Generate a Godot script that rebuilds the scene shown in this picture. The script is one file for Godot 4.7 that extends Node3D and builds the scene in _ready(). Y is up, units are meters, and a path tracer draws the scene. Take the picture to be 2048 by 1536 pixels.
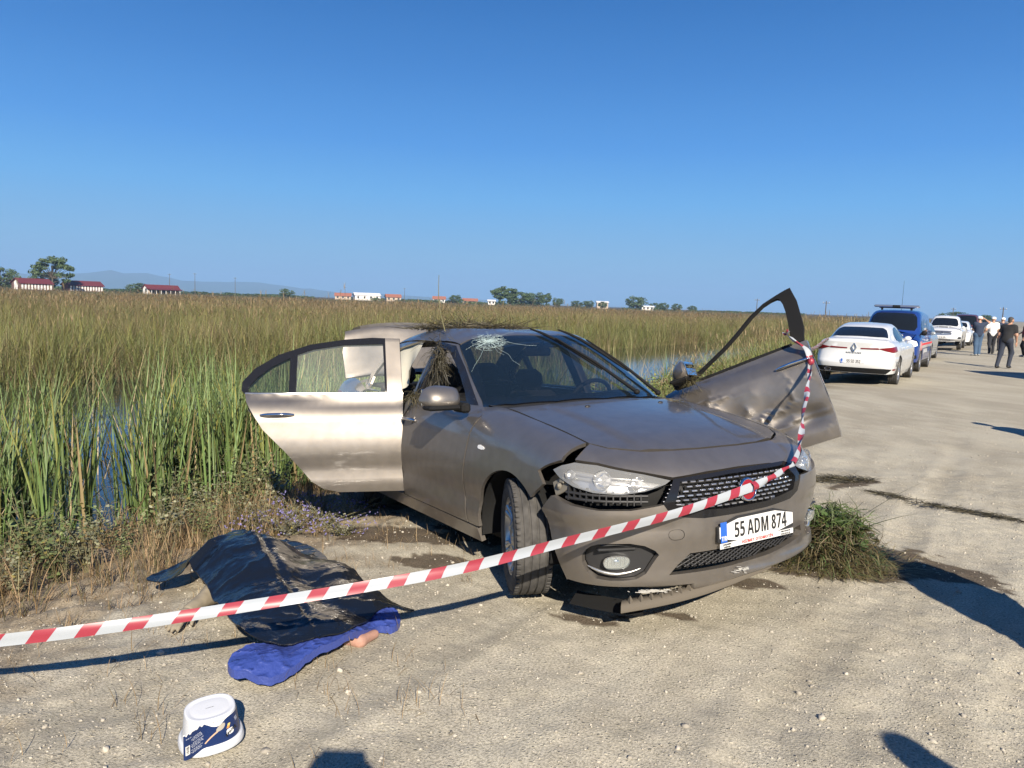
extends Node3D
# A wrecked brown sedan beside a reed-grown drainage channel, parked cars and people further along a gravel road.
# World: y up, metres, the camera stands over the origin looking along -z.

var M := {}
var rng := RandomNumberGenerator.new()

func _ready() -> void:
	var cam := Camera3D.new()
	cam.name = "camera"
	cam.position = Vector3(0, 1.60, 0)
	cam.basis = Basis(Vector3.RIGHT, deg_to_rad(-5.97)) * Basis(Vector3.BACK, deg_to_rad(2.0))
	cam.fov = 53.05
	cam.near = 0.05
	cam.far = 16000.0
	add_child(cam)
	cam.current = true

	var sky_mat := PanoramaSkyMaterial.new()
	sky_mat.panorama = sky_picture()
	var sky := Sky.new()
	sky.sky_material = sky_mat
	var env := Environment.new()
	env.background_mode = Environment.BG_SKY
	env.sky = sky
	env.background_energy_multiplier = 0.5
	env.tonemap_mode = Environment.TONE_MAPPER_LINEAR
	env.tonemap_exposure = 2.0
	env.fog_enabled = true
	env.fog_light_color = Color(0.62, 0.78, 0.95)
	env.fog_density = 0.00017
	env.sdfgi_enabled = true
	env.ssao_enabled = true
	env.ssil_enabled = true
	var we := WorldEnvironment.new()
	we.name = "world_environment"
	we.environment = env
	add_child(we)

	var sun := DirectionalLight3D.new()
	sun.name = "sun"
	sun.light_energy = 1.6
	sun.light_color = Color(1.0, 0.955, 0.885)
	sun.light_angular_distance = 0.5
	sun.shadow_enabled = true
	sun.basis = Basis.looking_at(Vector3(-0.1767, -0.5231, -0.8337), Vector3.UP)
	add_child(sun)

	rng.seed = 4711
	make_materials()
	build_terrain()
	build_background()
	build_reeds()
	build_bank_plants()
	build_wrecked_car()
	build_parked_vehicles()
	build_people()
	build_small_things()


func sky_picture() -> ImageTexture:
	# clear morning air: pale at the horizon, deep blue overhead, the same in every direction
	var im := Image.create(8, 512, false, Image.FORMAT_RGBF)
	var stops := [[-90.0, Vector3(0.30, 0.28, 0.24)], [-0.6, Vector3(0.30, 0.36, 0.42)], [0.0, Vector3(0.262, 0.485, 0.73)], [3.2, Vector3(0.242, 0.503, 0.775)], [7.4, Vector3(0.141, 0.445, 0.871)], [11.0, Vector3(0.080, 0.328, 0.807)],
		[15.9, Vector3(0.045, 0.23, 0.645)], [20.6, Vector3(0.023, 0.165, 0.515)], [32.0, Vector3(0.014, 0.12, 0.42)], [50.0, Vector3(0.012, 0.095, 0.35)], [90.0, Vector3(0.012, 0.08, 0.30)]]
	for r in 512:
		var el := 90.0 - (r + 0.5) / 512.0 * 180.0
		var k := 0
		while k < stops.size() - 2 and el > stops[k + 1][0]:
			k += 1
		var t: float = clampf((el - stops[k][0]) / (stops[k + 1][0] - stops[k][0]), 0.0, 1.0)
		var c: Vector3 = (stops[k][1] as Vector3).lerp(stops[k + 1][1], t)
		for x in 8:
			im.set_pixel(x, r, Color(c.x, c.y, c.z))
	return ImageTexture.create_from_image(im)


# ---------------------------------------------------------------- helpers
class MB:
	# gathers triangles for one mesh; smooth shapes bring their own normals
	var v := PackedVector3Array()
	var n := PackedVector3Array()
	var uv := PackedVector2Array()
	var c := PackedColorArray()
	var i := PackedInt32Array()
	var col := Color.WHITE
	var xf := Transform3D.IDENTITY

	func vert(p: Vector3, nn: Vector3, t := Vector2.ZERO) -> int:
		v.append(xf * p)
		n.append((xf.basis * nn).normalized())
		uv.append(t)
		c.append(col)
		return v.size() - 1

	func face(a: int, b: int, d: int) -> void:
		var g := (v[d] - v[a]).cross(v[b] - v[a])
		if g.dot(n[a] + n[b] + n[d]) < 0.0:
			i.append_array([a, d, b])
		else:
			i.append_array([a, b, d])

	func tri(a: Vector3, b: Vector3, d: Vector3) -> void:
		var g := (d - a).cross(b - a).normalized()
		i.append_array([vert(a, g), vert(b, g), vert(d, g)])

	func quad(a: Vector3, b: Vector3, d: Vector3, e: Vector3) -> void:
		var g := ((e - a).cross(b - a) + (b - d).cross(e - d)).normalized()
		var k := vert(a, g, Vector2(0, 0))
		vert(b, g, Vector2(1, 0))
		vert(d, g, Vector2(1, 1))
		vert(e, g, Vector2(0, 1))
		i.append_array([k, k + 1, k + 2, k, k + 2, k + 3])

	func box(o: Vector3, s: Vector3, b := Basis.IDENTITY, bev := 0.0) -> void:
		# a box, its edges chamfered by bev
		var h := s * 0.5
		var e := minf(bev, minf(h.x, minf(h.y, h.z)) * 0.9)
		for ax in 3:
			for sg in [-1.0, 1.0]:
				var u := (ax + 1) % 3
				var w := (ax + 2) % 3
				var q := []
				for k in [[-1, -1], [1, -1], [1, 1], [-1, 1]]:
					var p := Vector3.ZERO
					p[ax] = sg * h[ax]
					p[u] = k[0] * (h[u] - e)
					p[w] = k[1] * (h[w] - e)
					q.append(o + b * p)
				if sg > 0:
					quad(q[0], q[3], q[2], q[1])
				else:
					quad(q[0], q[1], q[2], q[3])
		if e <= 0.0:
			return
		for ax in 3:
			var u := (ax + 1) % 3
			var w := (ax + 2) % 3
			for su in [-1.0, 1.0]:
				for sw in [-1.0, 1.0]:
					var q := []
					for k in [[-1, 0], [1, 0], [1, 1], [-1, 1]]:
						var p := Vector3.ZERO
						p[ax] = k[0] * (h[ax] - e)
						p[u] = su * (h[u] - (0.0 if k[1] == 0 else e))
						p[w] = sw * (h[w] - (e if k[1] == 0 else 0.0))
						q.append(o + b * p)
					if su * sw > 0:
						quad(q[0], q[3], q[2], q[1])
					else:
						quad(q[0], q[1], q[2], q[3])
		for sx in [-1.0, 1.0]:
			for sy in [-1.0, 1.0]:
				for sz in [-1.0, 1.0]:
					var p0 := o + b * Vector3(sx * h.x, sy * (h.y - e), sz * (h.z - e))
					var p1 := o + b * Vector3(sx * (h.x - e), sy * h.y, sz * (h.z - e))
					var p2 := o + b * Vector3(sx * (h.x - e), sy * (h.y - e), sz * h.z)
					if sx * sy * sz > 0:
						tri(p0, p2, p1)
					else:
						tri(p0, p1, p2)

	func grid(p: PackedVector3Array, nu: int, nv: int, wrap := false, flip := false, us := 1.0, vs := 1.0) -> void:
		# nv rows of nu points, smooth
		var f := PackedVector3Array()
		f.resize(nu * nv)
		var last := nu if wrap else nu - 1
		var out := PackedInt32Array()
		for r in nv - 1:
			for k in last:
				var a := r * nu + k
				var b := r * nu + (k + 1) % nu
				var d := (r + 1) * nu + (k + 1) % nu
				var e := (r + 1) * nu + k
				var g := (p[d] - p[a]).cross(p[b] - p[a]) + (p[e] - p[a]).cross(p[d] - p[a])
				if flip:
					g = -g
					out.append_array([a, d, b, a, e, d])
				else:
					out.append_array([a, b, d, a, d, e])
				f[a] += g
				f[b] += g
				f[d] += g
				f[e] += g
		var base := v.size()
		for k in nu * nv:
			vert(p[k], f[k].normalized() if f[k].length_squared() > 0.0 else Vector3.UP, Vector2((k % nu) / float(nu - 1) * us, (k / nu) / float(nv - 1) * vs))
		for k in out:
			i.append(base + k)

	func tube(path: PackedVector3Array, rad: PackedFloat32Array, sides := 8, caps := true, squash := 1.0) -> void:
		var rows := PackedVector3Array()
		var up := Vector3.UP
		var t0 := (path[1] - path[0]).normalized()
		if absf(t0.y) > 0.9:
			up = Vector3.RIGHT
		var side := t0.cross(up).normalized()
		for k in path.size():
			var t := (path[mini(k + 1, path.size() - 1)] - path[maxi(k - 1, 0)]).normalized()
			side = (side - t * side.dot(t)).normalized()
			var nn := side.cross(t)
			for s in sides:
				var a := TAU * s / sides
				rows.append(path[k] + (side * cos(a) + nn * sin(a) * squash) * rad[k])
		grid(rows, sides, path.size(), true)
		if caps:
			for e in [0, path.size() - 1]:
				for s in range(1, sides - 1):
					var a: Vector3 = rows[e * sides]
					var b: Vector3 = rows[e * sides + s]
					var d: Vector3 = rows[e * sides + s + 1]
					if e == 0:
						tri(a, b, d)
					else:
						tri(a, d, b)

	func rod(a: Vector3, b: Vector3, r: float, sides := 6, r2 := -1.0) -> void:
		tube(PackedVector3Array([a, b]), PackedFloat32Array([r, r if r2 < 0.0 else r2]), sides)

	func lathe(prof: Array, sides := 24, b := Basis.IDENTITY, o := Vector3.ZERO) -> void:
		# prof: Vector2(radius, height along y)
		var rows := PackedVector3Array()
		for q in prof:
			for s in sides:
				var a := TAU * s / sides
				rows.append(o + b * Vector3(cos(a) * q.x, q.y, sin(a) * q.x))
		grid(rows, sides, prof.size(), true, true)

	func ball(o: Vector3, r: Vector3, b := Basis.IDENTITY, su := 16, sv := 10) -> void:
		var rows := PackedVector3Array()
		for k in sv + 1:
			var t := PI * k / sv
			for s in su:
				var a := TAU * s / su
				rows.append(o + b * (Vector3(sin(t) * cos(a), cos(t), sin(t) * sin(a)) * r))
		grid(rows, su, sv + 1, true)

	func plate(poly: PackedVector2Array, b: Basis, o: Vector3, depth: float) -> void:
		# a flat outline (x, y of b) with a thickness behind it
		var q := Geometry2D.triangulate_polygon(poly)
		for s in [0, 1]:
			var zo := b.z * (0.0 if s == 0 else -depth)
			var nn := b.z if s == 0 else -b.z
			var base := v.size()
			for p in poly:
				vert(o + b.x * p.x + b.y * p.y + zo, nn, p)
			for k in range(0, q.size(), 3):
				face(base + q[k], base + q[k + 1], base + q[k + 2])
		var cw := 1.0 if Geometry2D.is_polygon_clockwise(poly) else -1.0
		for k in poly.size():
			var p := poly[k]
			var r := poly[(k + 1) % poly.size()]
			var d := (r - p).normalized()
			var nn := (b.x * -d.y + b.y * d.x) * cw
			var base := v.size()
			for w in [[p, 0.0], [r, 0.0], [r, -depth], [p, -depth]]:
				vert(o + b.x * w[0].x + b.y * w[0].y + b.z * w[1], nn)
			face(base, base + 1, base + 2)
			face(base, base + 2, base + 3)

	func mesh(mat: Material, colors := false) -> ArrayMesh:
		var m := ArrayMesh.new()
		if v.is_empty():
			return m
		var a := []
		a.resize(Mesh.ARRAY_MAX)
		a[Mesh.ARRAY_VERTEX] = v
		a[Mesh.ARRAY_NORMAL] = n
		a[Mesh.ARRAY_TEX_UV] = uv
		if colors:
			a[Mesh.ARRAY_COLOR] = c
		a[Mesh.ARRAY_INDEX] = i
		m.add_surface_from_arrays(Mesh.PRIMITIVE_TRIANGLES, a)
		m.surface_set_material(0, mat)
		return m


func thing(called: String, label: String, category: String, at := Vector3.ZERO, group := "") -> Node3D:
	var o := Node3D.new()
	o.name = numbered(called)
	o.position = at
	add_child(o, true)
	tag(o, label, category, group)
	return o


func tag(o: Node3D, label: String, category: String, group := "", kind := "") -> Node3D:
	if label:
		o.set_meta("label", label)
	if category:
		o.set_meta("category", category)
	if group:
		o.set_meta("group", group)
	if kind:
		o.set_meta("kind", kind)
	return o


var taken := {}

func numbered(called: String, parent: Node = null) -> String:
	var key := [called, parent]
	var k: int = taken.get(key, 0)
	taken[key] = k + 1
	return called if k == 0 else "%s_%03d" % [called, k]


func part(called: String, m: Mesh, parent: Node, mat: Material = null) -> MeshInstance3D:
	var o := MeshInstance3D.new()
	o.name = numbered(called, parent)
	o.mesh = m
	if mat:
		o.material_override = mat
	parent.add_child(o, true)
	return o


func lone(called: String, m: Mesh, label: String, category: String, at := Vector3.ZERO, group := "") -> MeshInstance3D:
	var o := MeshInstance3D.new()
	o.name = numbered(called)
	o.mesh = m
	o.position = at
	add_child(o, true)
	tag(o, label, category, group)
	return o


func setting(called: String, m: Mesh) -> MeshInstance3D:
	var o := MeshInstance3D.new()
	o.name = numbered(called)
	o.mesh = m
	o.set_meta("kind", "structure")
	add_child(o, true)
	return o


func swarm(called: String, m: Mesh, tf: Array, cols: Array, label: String, category: String) -> MultiMeshInstance3D:
	var mm := MultiMesh.new()
	mm.transform_format = MultiMesh.TRANSFORM_3D
	mm.use_colors = true
	mm.mesh = m
	mm.instance_count = tf.size()
	for k in tf.size():
		mm.set_instance_transform(k, tf[k])
		mm.set_instance_color(k, cols[k])
	var o := MultiMeshInstance3D.new()
	o.name = numbered(called)
	o.multimesh = mm
	add_child(o, true)
	tag(o, label, category, "", "stuff")
	return o


func lin(r: float, g: float, b: float, a := 1.0) -> Color:
	var q := Color(r, g, b).linear_to_srgb()
	q.a = a
	return q


func mat(r: float, g: float, b: float, rough := 0.7, metal := 0.0) -> StandardMaterial3D:
	var m := StandardMaterial3D.new()
	m.albedo_color = lin(r, g, b)
	m.roughness = rough
	m.metallic = metal
	return m


func tinted(rough := 0.8, back := 0.0) -> StandardMaterial3D:
	# takes its colour from vertex and copy colours (linear)
	var m := StandardMaterial3D.new()
	m.vertex_color_use_as_albedo = true
	m.roughness = rough
	if back > 0.0:
		m.backlight_enabled = true
		m.backlight = Color(back, back, back * 0.7)
	return m


func pane(r: float, g: float, b: float, a: float) -> StandardMaterial3D:
	var m := StandardMaterial3D.new()
	m.transparency = BaseMaterial3D.TRANSPARENCY_ALPHA
	m.albedo_color = lin(r, g, b, a)
	m.roughness = 0.02
	return m


func noise(seed_: int, freq: float, oct := 4, kind := FastNoiseLite.TYPE_SIMPLEX_SMOOTH) -> FastNoiseLite:
	var q := FastNoiseLite.new()
	q.seed = seed_
	q.frequency = freq
	q.noise_type = kind
	q.fractal_octaves = oct
	return q


func noise_tex(seed_: int, freq: float, size: int, ramp: Array, oct := 5, normal := 0.0) -> NoiseTexture2D:
	# seamless noise through a colour ramp [[offset, Color], ...]
	var t := NoiseTexture2D.new()
	t.width = size
	t.height = size
	t.seamless = true
	t.noise = noise(seed_, freq, oct)
	if normal > 0.0:
		t.as_normal_map = true
		t.bump_strength = normal
	elif ramp.size():
		var g := Gradient.new()
		g.offsets = PackedFloat32Array(ramp.map(func(x): return x[0]))
		g.colors = PackedColorArray(ramp.map(func(x): return x[1]))
		t.color_ramp = g
	return t


func text_mesh(s: String, size: float, depth: float, bold := true, font := "Droid Sans") -> TextMesh:
	var t := TextMesh.new()
	var f := SystemFont.new()
	f.font_names = PackedStringArray([font])
	f.font_weight = 700 if bold else 400
	t.font = f
	t.text = s
	t.font_size = 32
	t.pixel_size = size / 32.0
	t.depth = depth
	return t


func write(called: String, s: String, size: float, mtl: Material, parent: Node, at: Vector3, b: Basis, stretch := Vector2.ONE, depth := 0.002, bold := true) -> MeshInstance3D:
	var o := part(called, text_mesh(s, size, depth, bold), parent, mtl)
	o.transform = Transform3D(b * Basis.from_scale(Vector3(stretch.x, stretch.y, 1.0)), at)
	return o


func chaikin(p: PackedVector2Array, times := 2, closed := true) -> PackedVector2Array:
	for t in times:
		var q := PackedVector2Array()
		for k in p.size():
			if not closed and k == p.size() - 1:
				break
			var a := p[k]
			var b := p[(k + 1) % p.size()]
			q.append(a.lerp(b, 0.25))
			q.append(a.lerp(b, 0.75))
		p = q
	return p


func V2(a: Array) -> PackedVector2Array:
	var p := PackedVector2Array()
	for k in range(0, a.size(), 2):
		p.append(Vector2(a[k], a[k + 1]))
	return p


func V3(a: Array) -> PackedVector3Array:
	var p := PackedVector3Array()
	for k in range(0, a.size(), 3):
		p.append(Vector3(a[k], a[k + 1], a[k + 2]))
	return p


func spline(p: PackedVector3Array, n: int) -> PackedVector3Array:
	var c := Curve3D.new()
	for k in p.size():
		var t := (p[mini(k + 1, p.size() - 1)] - p[maxi(k - 1, 0)]) / 6.0
		c.add_point(p[k], -t, t)
	var q := PackedVector3Array()
	var l := c.get_baked_length()
	for k in n:
		q.append(c.sample_baked(l * k / (n - 1.0), true))
	return q


func radii(a: float, b: float, n: int) -> PackedFloat32Array:
	var q := PackedFloat32Array()
	for k in n:
		q.append(lerpf(a, b, k / (n - 1.0)))
	return q


func make_materials() -> void:
	M.bronze = car_paint(0.228, 0.206, 0.182, 7, 0.12)
	M.bronze_dirty = car_paint(0.218, 0.198, 0.176, 17, 0.40)
	M.white_paint = plain_paint(0.56, 0.57, 0.57)
	M.blue_paint = plain_paint(0.010, 0.034, 0.17)
	M.grey_paint = plain_paint(0.25, 0.27, 0.28)
	M.maroon_paint = plain_paint(0.09, 0.03, 0.03)
	M.gloss_black = mat(0.012, 0.012, 0.013, 0.12)
	M.matt_black = mat(0.010, 0.010, 0.010, 0.7)
	M.matt_black.metallic_specular = 0.3
	M.black_plastic = mat(0.02, 0.02, 0.021, 0.5)
	M.grille_black = mat(0.008, 0.008, 0.009, 0.5)
	M.dusty_plastic = mat(0.10, 0.085, 0.065, 0.9)
	M.dusty_metal = mat(0.22, 0.20, 0.16, 0.7, 0.4)
	M.rubber = speckled(0.055, 0.052, 0.048, 0.9, 3, 0.6)
	M.disc = mat(0.16, 0.13, 0.11, 0.5, 0.8)
	M.alloy = mat(0.48, 0.48, 0.48, 0.32, 0.9)
	M.chrome = mat(0.75, 0.76, 0.78, 0.06, 1.0)
	M.chrome_rough = mat(0.75, 0.75, 0.75, 0.22, 1.0)
	M.dash_metal = mat(0.62, 0.62, 0.63, 0.30, 0.9)
	M.satin_metal = mat(0.62, 0.61, 0.58, 0.28, 0.9)
	M.mirror_glass = mat(0.85, 0.86, 0.88, 0.02, 1.0)
	M.glass = pane(0.55, 0.62, 0.60, 0.10)
	M.glass_dark = pane(0.02, 0.03, 0.03, 0.45)
	M.screen_glass = pane(0.008, 0.014, 0.020, 0.68)
	M.dark_glass = mat(0.008, 0.010, 0.012, 0.03)
	M.splinter = mat(0.36, 0.45, 0.44, 0.2)
	M.lamp_lens = pane(0.50, 0.50, 0.48, 0.28)
	M.lamp_silver = mat(0.55, 0.55, 0.54, 0.28, 0.8)
	M.lamp_clear = mat(0.75, 0.75, 0.74, 0.12)
	M.tail_red = mat(0.15, 0.006, 0.009, 0.12)
	M.amber = mat(0.6, 0.2, 0.02, 0.2)
	M.plate_white = mat(0.60, 0.60, 0.59, 0.45)
	M.plate_blue = mat(0.02, 0.10, 0.42, 0.45)
	M.ink = mat(0.012, 0.012, 0.012, 0.6)
	M.sign_red = mat(0.50, 0.03, 0.03, 0.6)
	M.badge_red = mat(0.22, 0.010, 0.018, 0.2)
	M.scrape = mat(0.42, 0.41, 0.38, 0.8)
	M.trim = mat(0.035, 0.034, 0.033, 0.8)
	M.carpet = mat(0.02, 0.02, 0.02, 1.0)
	M.dash_plastic = mat(0.022, 0.023, 0.024, 0.65)
	M.seat_cloth = mat(0.030, 0.030, 0.032, 0.95)
	M.cream = mat(0.25, 0.235, 0.20, 0.95)
	M.airbag = mat(0.62, 0.58, 0.46, 0.8)


func car_paint(r: float, g: float, b: float, seed_: int, dirt: float) -> StandardMaterial3D:
	# metallic base under clear lacquer; dried ditch mud lies on it in specks, smears and runs
	var m := mat(1, 1, 1, 0.50, 0.80)
	var c := lin(r, g, b)
	m.albedo_texture = noise_tex(seed_, 0.012, 512, [[0.0, c.darkened(0.06)], [0.5, c], [1.0, c.lightened(0.05)]], 6)
	m.uv1_triplanar = true
	m.uv1_scale = Vector3(1.3, 1.3, 1.3)
	m.clearcoat_enabled = true
	m.clearcoat = 0.8
	m.clearcoat_roughness = 0.08
	var d := Image.create(8, 8, false, Image.FORMAT_RGBA8)
	var dust := lin(0.27, 0.225, 0.165)
	dust.a = 0.75
	d.fill(dust)
	m.detail_enabled = true
	m.detail_albedo = ImageTexture.create_from_image(d)
	m.detail_mask = noise_tex(seed_ + 3, 0.040, 512, [[0.0, Color(0, 0, 0)], [0.60 - dirt * 0.2, Color(0.03, 0.03, 0.03)], [0.66 - dirt * 0.2, Color(0.10, 0.10, 0.10)], [0.685 - dirt * 0.2, Color(0.55, 0.55, 0.55)], [0.71 - dirt * 0.2, Color(0.10, 0.10, 0.10)], [0.80 - dirt * 0.2, Color(0.16, 0.16, 0.16)], [1.0, Color(0.75, 0.75, 0.75)]], 7)
	m.roughness_texture = noise_tex(seed_ + 1, 0.05, 256, [[0.0, Color(0.9, 0.9, 0.9)], [0.6, Color(0.95, 0.95, 0.95)], [1.0, Color(1, 1, 1)]], 5)
	return m


func plain_paint(r: float, g: float, b: float) -> StandardMaterial3D:
	var m := mat(r, g, b, 0.35, 0.0)
	m.clearcoat_enabled = true
	m.clearcoat = 0.9
	m.clearcoat_roughness = 0.05
	return m


func speckled(r: float, g: float, b: float, rough: float, seed_: int, spread: float) -> StandardMaterial3D:
	var m := mat(1, 1, 1, rough)
	m.albedo_texture = noise_tex(seed_, 0.03, 256, [[0.0, lin(r * (1 - spread), g * (1 - spread), b * (1 - spread))], [0.5, lin(r, g, b)], [1.0, lin(r * (1 + spread), g * (1 + spread), b * (1 + spread))]], 5)
	m.uv1_triplanar = true
	m.uv1_scale = Vector3(2, 2, 2)
	return m


# ---------------------------------------------------------------- vehicle bodies
class Body:
	# The outer skin of a vehicle as one smooth shape (x forward from the front axle, y up, z to its right); panels are cut out of it.
	const X0 := -6.0
	const DX := 0.02
	const NX := 400
	const DY := 0.01
	const NY := 260
	const SIDE := 0
	const TOP := 1
	const LOW := 2
	const HIGH := 3
	const FRONT := 4
	const REAR := 5
	var deck: PackedFloat32Array
	var plan: PackedFloat32Array
	var roof: PackedFloat32Array
	var slope := PackedFloat32Array()
	var tuck: PackedFloat32Array
	var fro: PackedFloat32Array
	var rea: PackedFloat32Array
	var cabin: PackedFloat32Array
	var cabin_plan: PackedFloat32Array
	var crown := 0.09
	var ridge := 0.0
	var nose := 0.5
	var nose_p := 2.5
	var tail := 0.25
	var tail_p := 2.4
	var floor_y := 0.17
	var belt := 0.95
	var bend := 0.55
	var rear_bend := 0.3
	var x_mid := -1.8
	var roof_crown := 0.1
	var k_side := 0.12
	var k_front := 0.14
	var k_roof := 0.10
	var axis_low := 0.45
	var axis_high := 0.95
	var front_x := 0.0
	var rear_x := -2.6
	var dent = null

	static func table(pts: Array, x0: float, dx: float, n: int) -> PackedFloat32Array:
		# smooth curve through sorted (x, value) points
		var out := PackedFloat32Array()
		out.resize(n)
		var k := 0
		for q in n:
			var x := x0 + q * dx
			if x <= pts[0].x:
				out[q] = pts[0].y
				continue
			if x >= pts[-1].x:
				out[q] = pts[-1].y
				continue
			while x > pts[k + 1].x:
				k += 1
			var a: Vector2 = pts[k]
			var b: Vector2 = pts[k + 1]
			var h := b.x - a.x
			var s := (b.y - a.y) / h
			var ma := s
			var mb := s
			if k > 0:
				var s0: float = (a.y - pts[k - 1].y) / (a.x - pts[k - 1].x)
				ma = 0.0 if s0 * s <= 0.0 else 2.0 * s0 * s / (s0 + s)
			if k + 2 < pts.size():
				var s1: float = (pts[k + 2].y - b.y) / (pts[k + 2].x - b.x)
				mb = 0.0 if s1 * s <= 0.0 else 2.0 * s1 * s / (s1 + s)
			var t := (x - a.x) / h
			var t2 := t * t
			var t3 := t2 * t
			out[q] = (2 * t3 - 3 * t2 + 1) * a.y + (t3 - 2 * t2 + t) * h * ma + (3 * t2 - 2 * t3) * b.y + (t3 - t2) * h * mb
		return out

	func shape(d: Dictionary) -> void:
		deck = table(pairs(d.deck), X0, DX, NX)
		plan = table(pairs(d.plan), X0, DX, NX)
		roof = table(pairs(d.roof), X0, DX, NX)
		cabin_plan = table(pairs(d.cabin_plan), X0, DX, NX)
		tuck = table(pairs(d.tuck), 0.0, DY, NY)
		fro = table(pairs(d.front), 0.0, DY, NY)
		rea = table(pairs(d.rear), 0.0, DY, NY)
		cabin = table(pairs(d.cabin), 0.0, DY, NY)
		for k in NX:
			var g := (roof[mini(k + 1, NX - 1)] - roof[maxi(k - 1, 0)]) / (2.0 * DX)
			slope.append(1.0 / sqrt(1.0 + g * g))
		for k in d.get("set", {}):
			set(k, d.set[k])

	static func pairs(a: Array) -> Array:
		var p := []
		for k in range(0, a.size(), 2):
			p.append(Vector2(a[k], a[k + 1]))
		p.sort_custom(func(u, w): return u.x < w.x)
		return p

	func f(p: Vector3) -> float:
		var az := absf(p.z)
		var fx := clampf((p.x - X0) / DX, 0.0, NX - 1.001)
		var ix := int(fx)
		var tx := fx - ix
		var fy := clampf(p.y / DY, 0.0, NY - 1.001)
		var iy := int(fy)
		var ty := fy - iy
		var t := deck[ix] + (deck[ix + 1] - deck[ix]) * tx
		var w := plan[ix] + (plan[ix + 1] - plan[ix]) * tx
		var a := az - w + tuck[iy] + (tuck[iy + 1] - tuck[iy]) * ty
		var b := p.y - t + crown * az * az
		if ridge > 0.0:
			b -= ridge * (1.0 - smoothstep(0.42, 0.475, az)) * smoothstep(-0.2, 0.0, p.x + 0.15) * smoothstep(0.8, 0.5, p.x)
		var h := maxf(k_side - absf(a - b), 0.0) / k_side
		var d := maxf(a, b) + h * h * k_side * 0.25
		var fr := p.x - (fro[iy] + (fro[iy + 1] - fro[iy]) * ty) + nose * pow(az, nose_p)
		var re := rea[iy] + (rea[iy + 1] - rea[iy]) * ty + tail * pow(az, tail_p) - p.x
		var e := maxf(fr, re)
		h = maxf(k_front - absf(d - e), 0.0) / k_front
		d = maxf(d, e) + h * h * k_front * 0.25
		d = maxf(d, floor_y - p.y)
		if p.y > belt - 0.2:
			var xr := p.x + bend * az * az if p.x > x_mid else p.x - rear_bend * az * az
			fx = clampf((xr - X0) / DX, 0.0, NX - 1.001)
			ix = int(fx)
			tx = fx - ix
			var g := (p.y - (roof[ix] + (roof[ix + 1] - roof[ix]) * tx) + roof_crown * az * az) * slope[ix]
			var s := (az - cabin[iy] - (cabin[iy + 1] - cabin[iy]) * ty - cabin_plan[ix]) * 0.9
			h = maxf(k_roof - absf(g - s), 0.0) / k_roof
			e = maxf(maxf(maxf(g, s) + h * h * k_roof * 0.25, belt - 0.2 - p.y), re)
			h = maxf(0.02 - absf(d - e), 0.0) / 0.02
			d = minf(d, e) - h * h * 0.005
		return d

	func cast(o: Vector3, d: Vector3, t: float) -> Vector3:
		for k in 48:
			var e := f(o + d * t)
			if absf(e) < 0.0004:
				break
			t -= e * 0.9
			if t < 0.0:
				t = 0.02
		return o + d * t

	func at(proj: int, u: float, v: float, s := 1.0) -> Vector3:
		match proj:
			SIDE:
				return cast(Vector3(u, v, 0), Vector3(0, 0, s), 1.05)
			TOP:
				return cast(Vector3(u, 0.3, v * s), Vector3.UP, 1.9)
			LOW:
				return cast(Vector3(u, axis_low, 0), Vector3(0, sin(deg_to_rad(v)), cos(deg_to_rad(v)) * s), 1.3)
			HIGH:
				return cast(Vector3(u, axis_high, 0), Vector3(0, sin(deg_to_rad(v)), cos(deg_to_rad(v)) * s), 1.3)
			FRONT:
				return cast(Vector3(front_x, v, 0), Vector3(cos(deg_to_rad(u)), 0, sin(deg_to_rad(u)) * s), 1.3)
		return cast(Vector3(rear_x, v, 0), Vector3(-cos(deg_to_rad(u)), 0, sin(deg_to_rad(u)) * s), 1.4)

	func normal(p: Vector3) -> Vector3:
		var e := 0.004
		return Vector3(f(p + Vector3(e, 0, 0)) - f(p - Vector3(e, 0, 0)), f(p + Vector3(0, e, 0)) - f(p - Vector3(0, e, 0)), f(p + Vector3(0, 0, e)) - f(p - Vector3(0, 0, e))).normalized()

	# outline points given in one projection, turned into another
	func side_to_low(a: Array) -> PackedVector2Array:
		var q := PackedVector2Array()
		for k in range(0, a.size(), 2):
			var p := at(SIDE, a[k], a[k + 1])
			q.append(Vector2(p.x, rad_to_deg(atan2(p.y - axis_low, p.z))))
		return q

	func top_to_low(a: Array) -> PackedVector2Array:
		var q := PackedVector2Array()
		for k in range(0, a.size(), 2):
			var p := at(TOP, a[k], a[k + 1])
			q.append(Vector2(p.x, rad_to_deg(atan2(p.y - axis_low, p.z))))
		return q

	func side_to_high(a: Array) -> PackedVector2Array:
		var q := PackedVector2Array()
		for k in range(0, a.size(), 2):
			var p := at(SIDE, a[k], a[k + 1])
			q.append(Vector2(p.x, rad_to_deg(atan2(p.y - axis_high, p.z))))
		return q

	func top_to_high(a: Array) -> PackedVector2Array:
		var q := PackedVector2Array()
		for k in range(0, a.size(), 2):
			var p := at(TOP, a[k], a[k + 1])
			q.append(Vector2(p.x, rad_to_deg(atan2(p.y - axis_high, p.z))))
		return q

	func top_to_front(a: Array) -> PackedVector2Array:
		var q := PackedVector2Array()
		for k in range(0, a.size(), 2):
			var p := at(TOP, a[k], a[k + 1])
			q.append(Vector2(rad_to_deg(atan2(p.z, p.x - front_x)), p.y))
		return q

	static func mirror(p: PackedVector2Array, in_u := true) -> PackedVector2Array:
		var q := PackedVector2Array()
		for k in range(p.size() - 1, -1, -1):
			q.append(Vector2(-p[k].x, p[k].y) if in_u else Vector2(p[k].x, -p[k].y))
		return q

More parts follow.
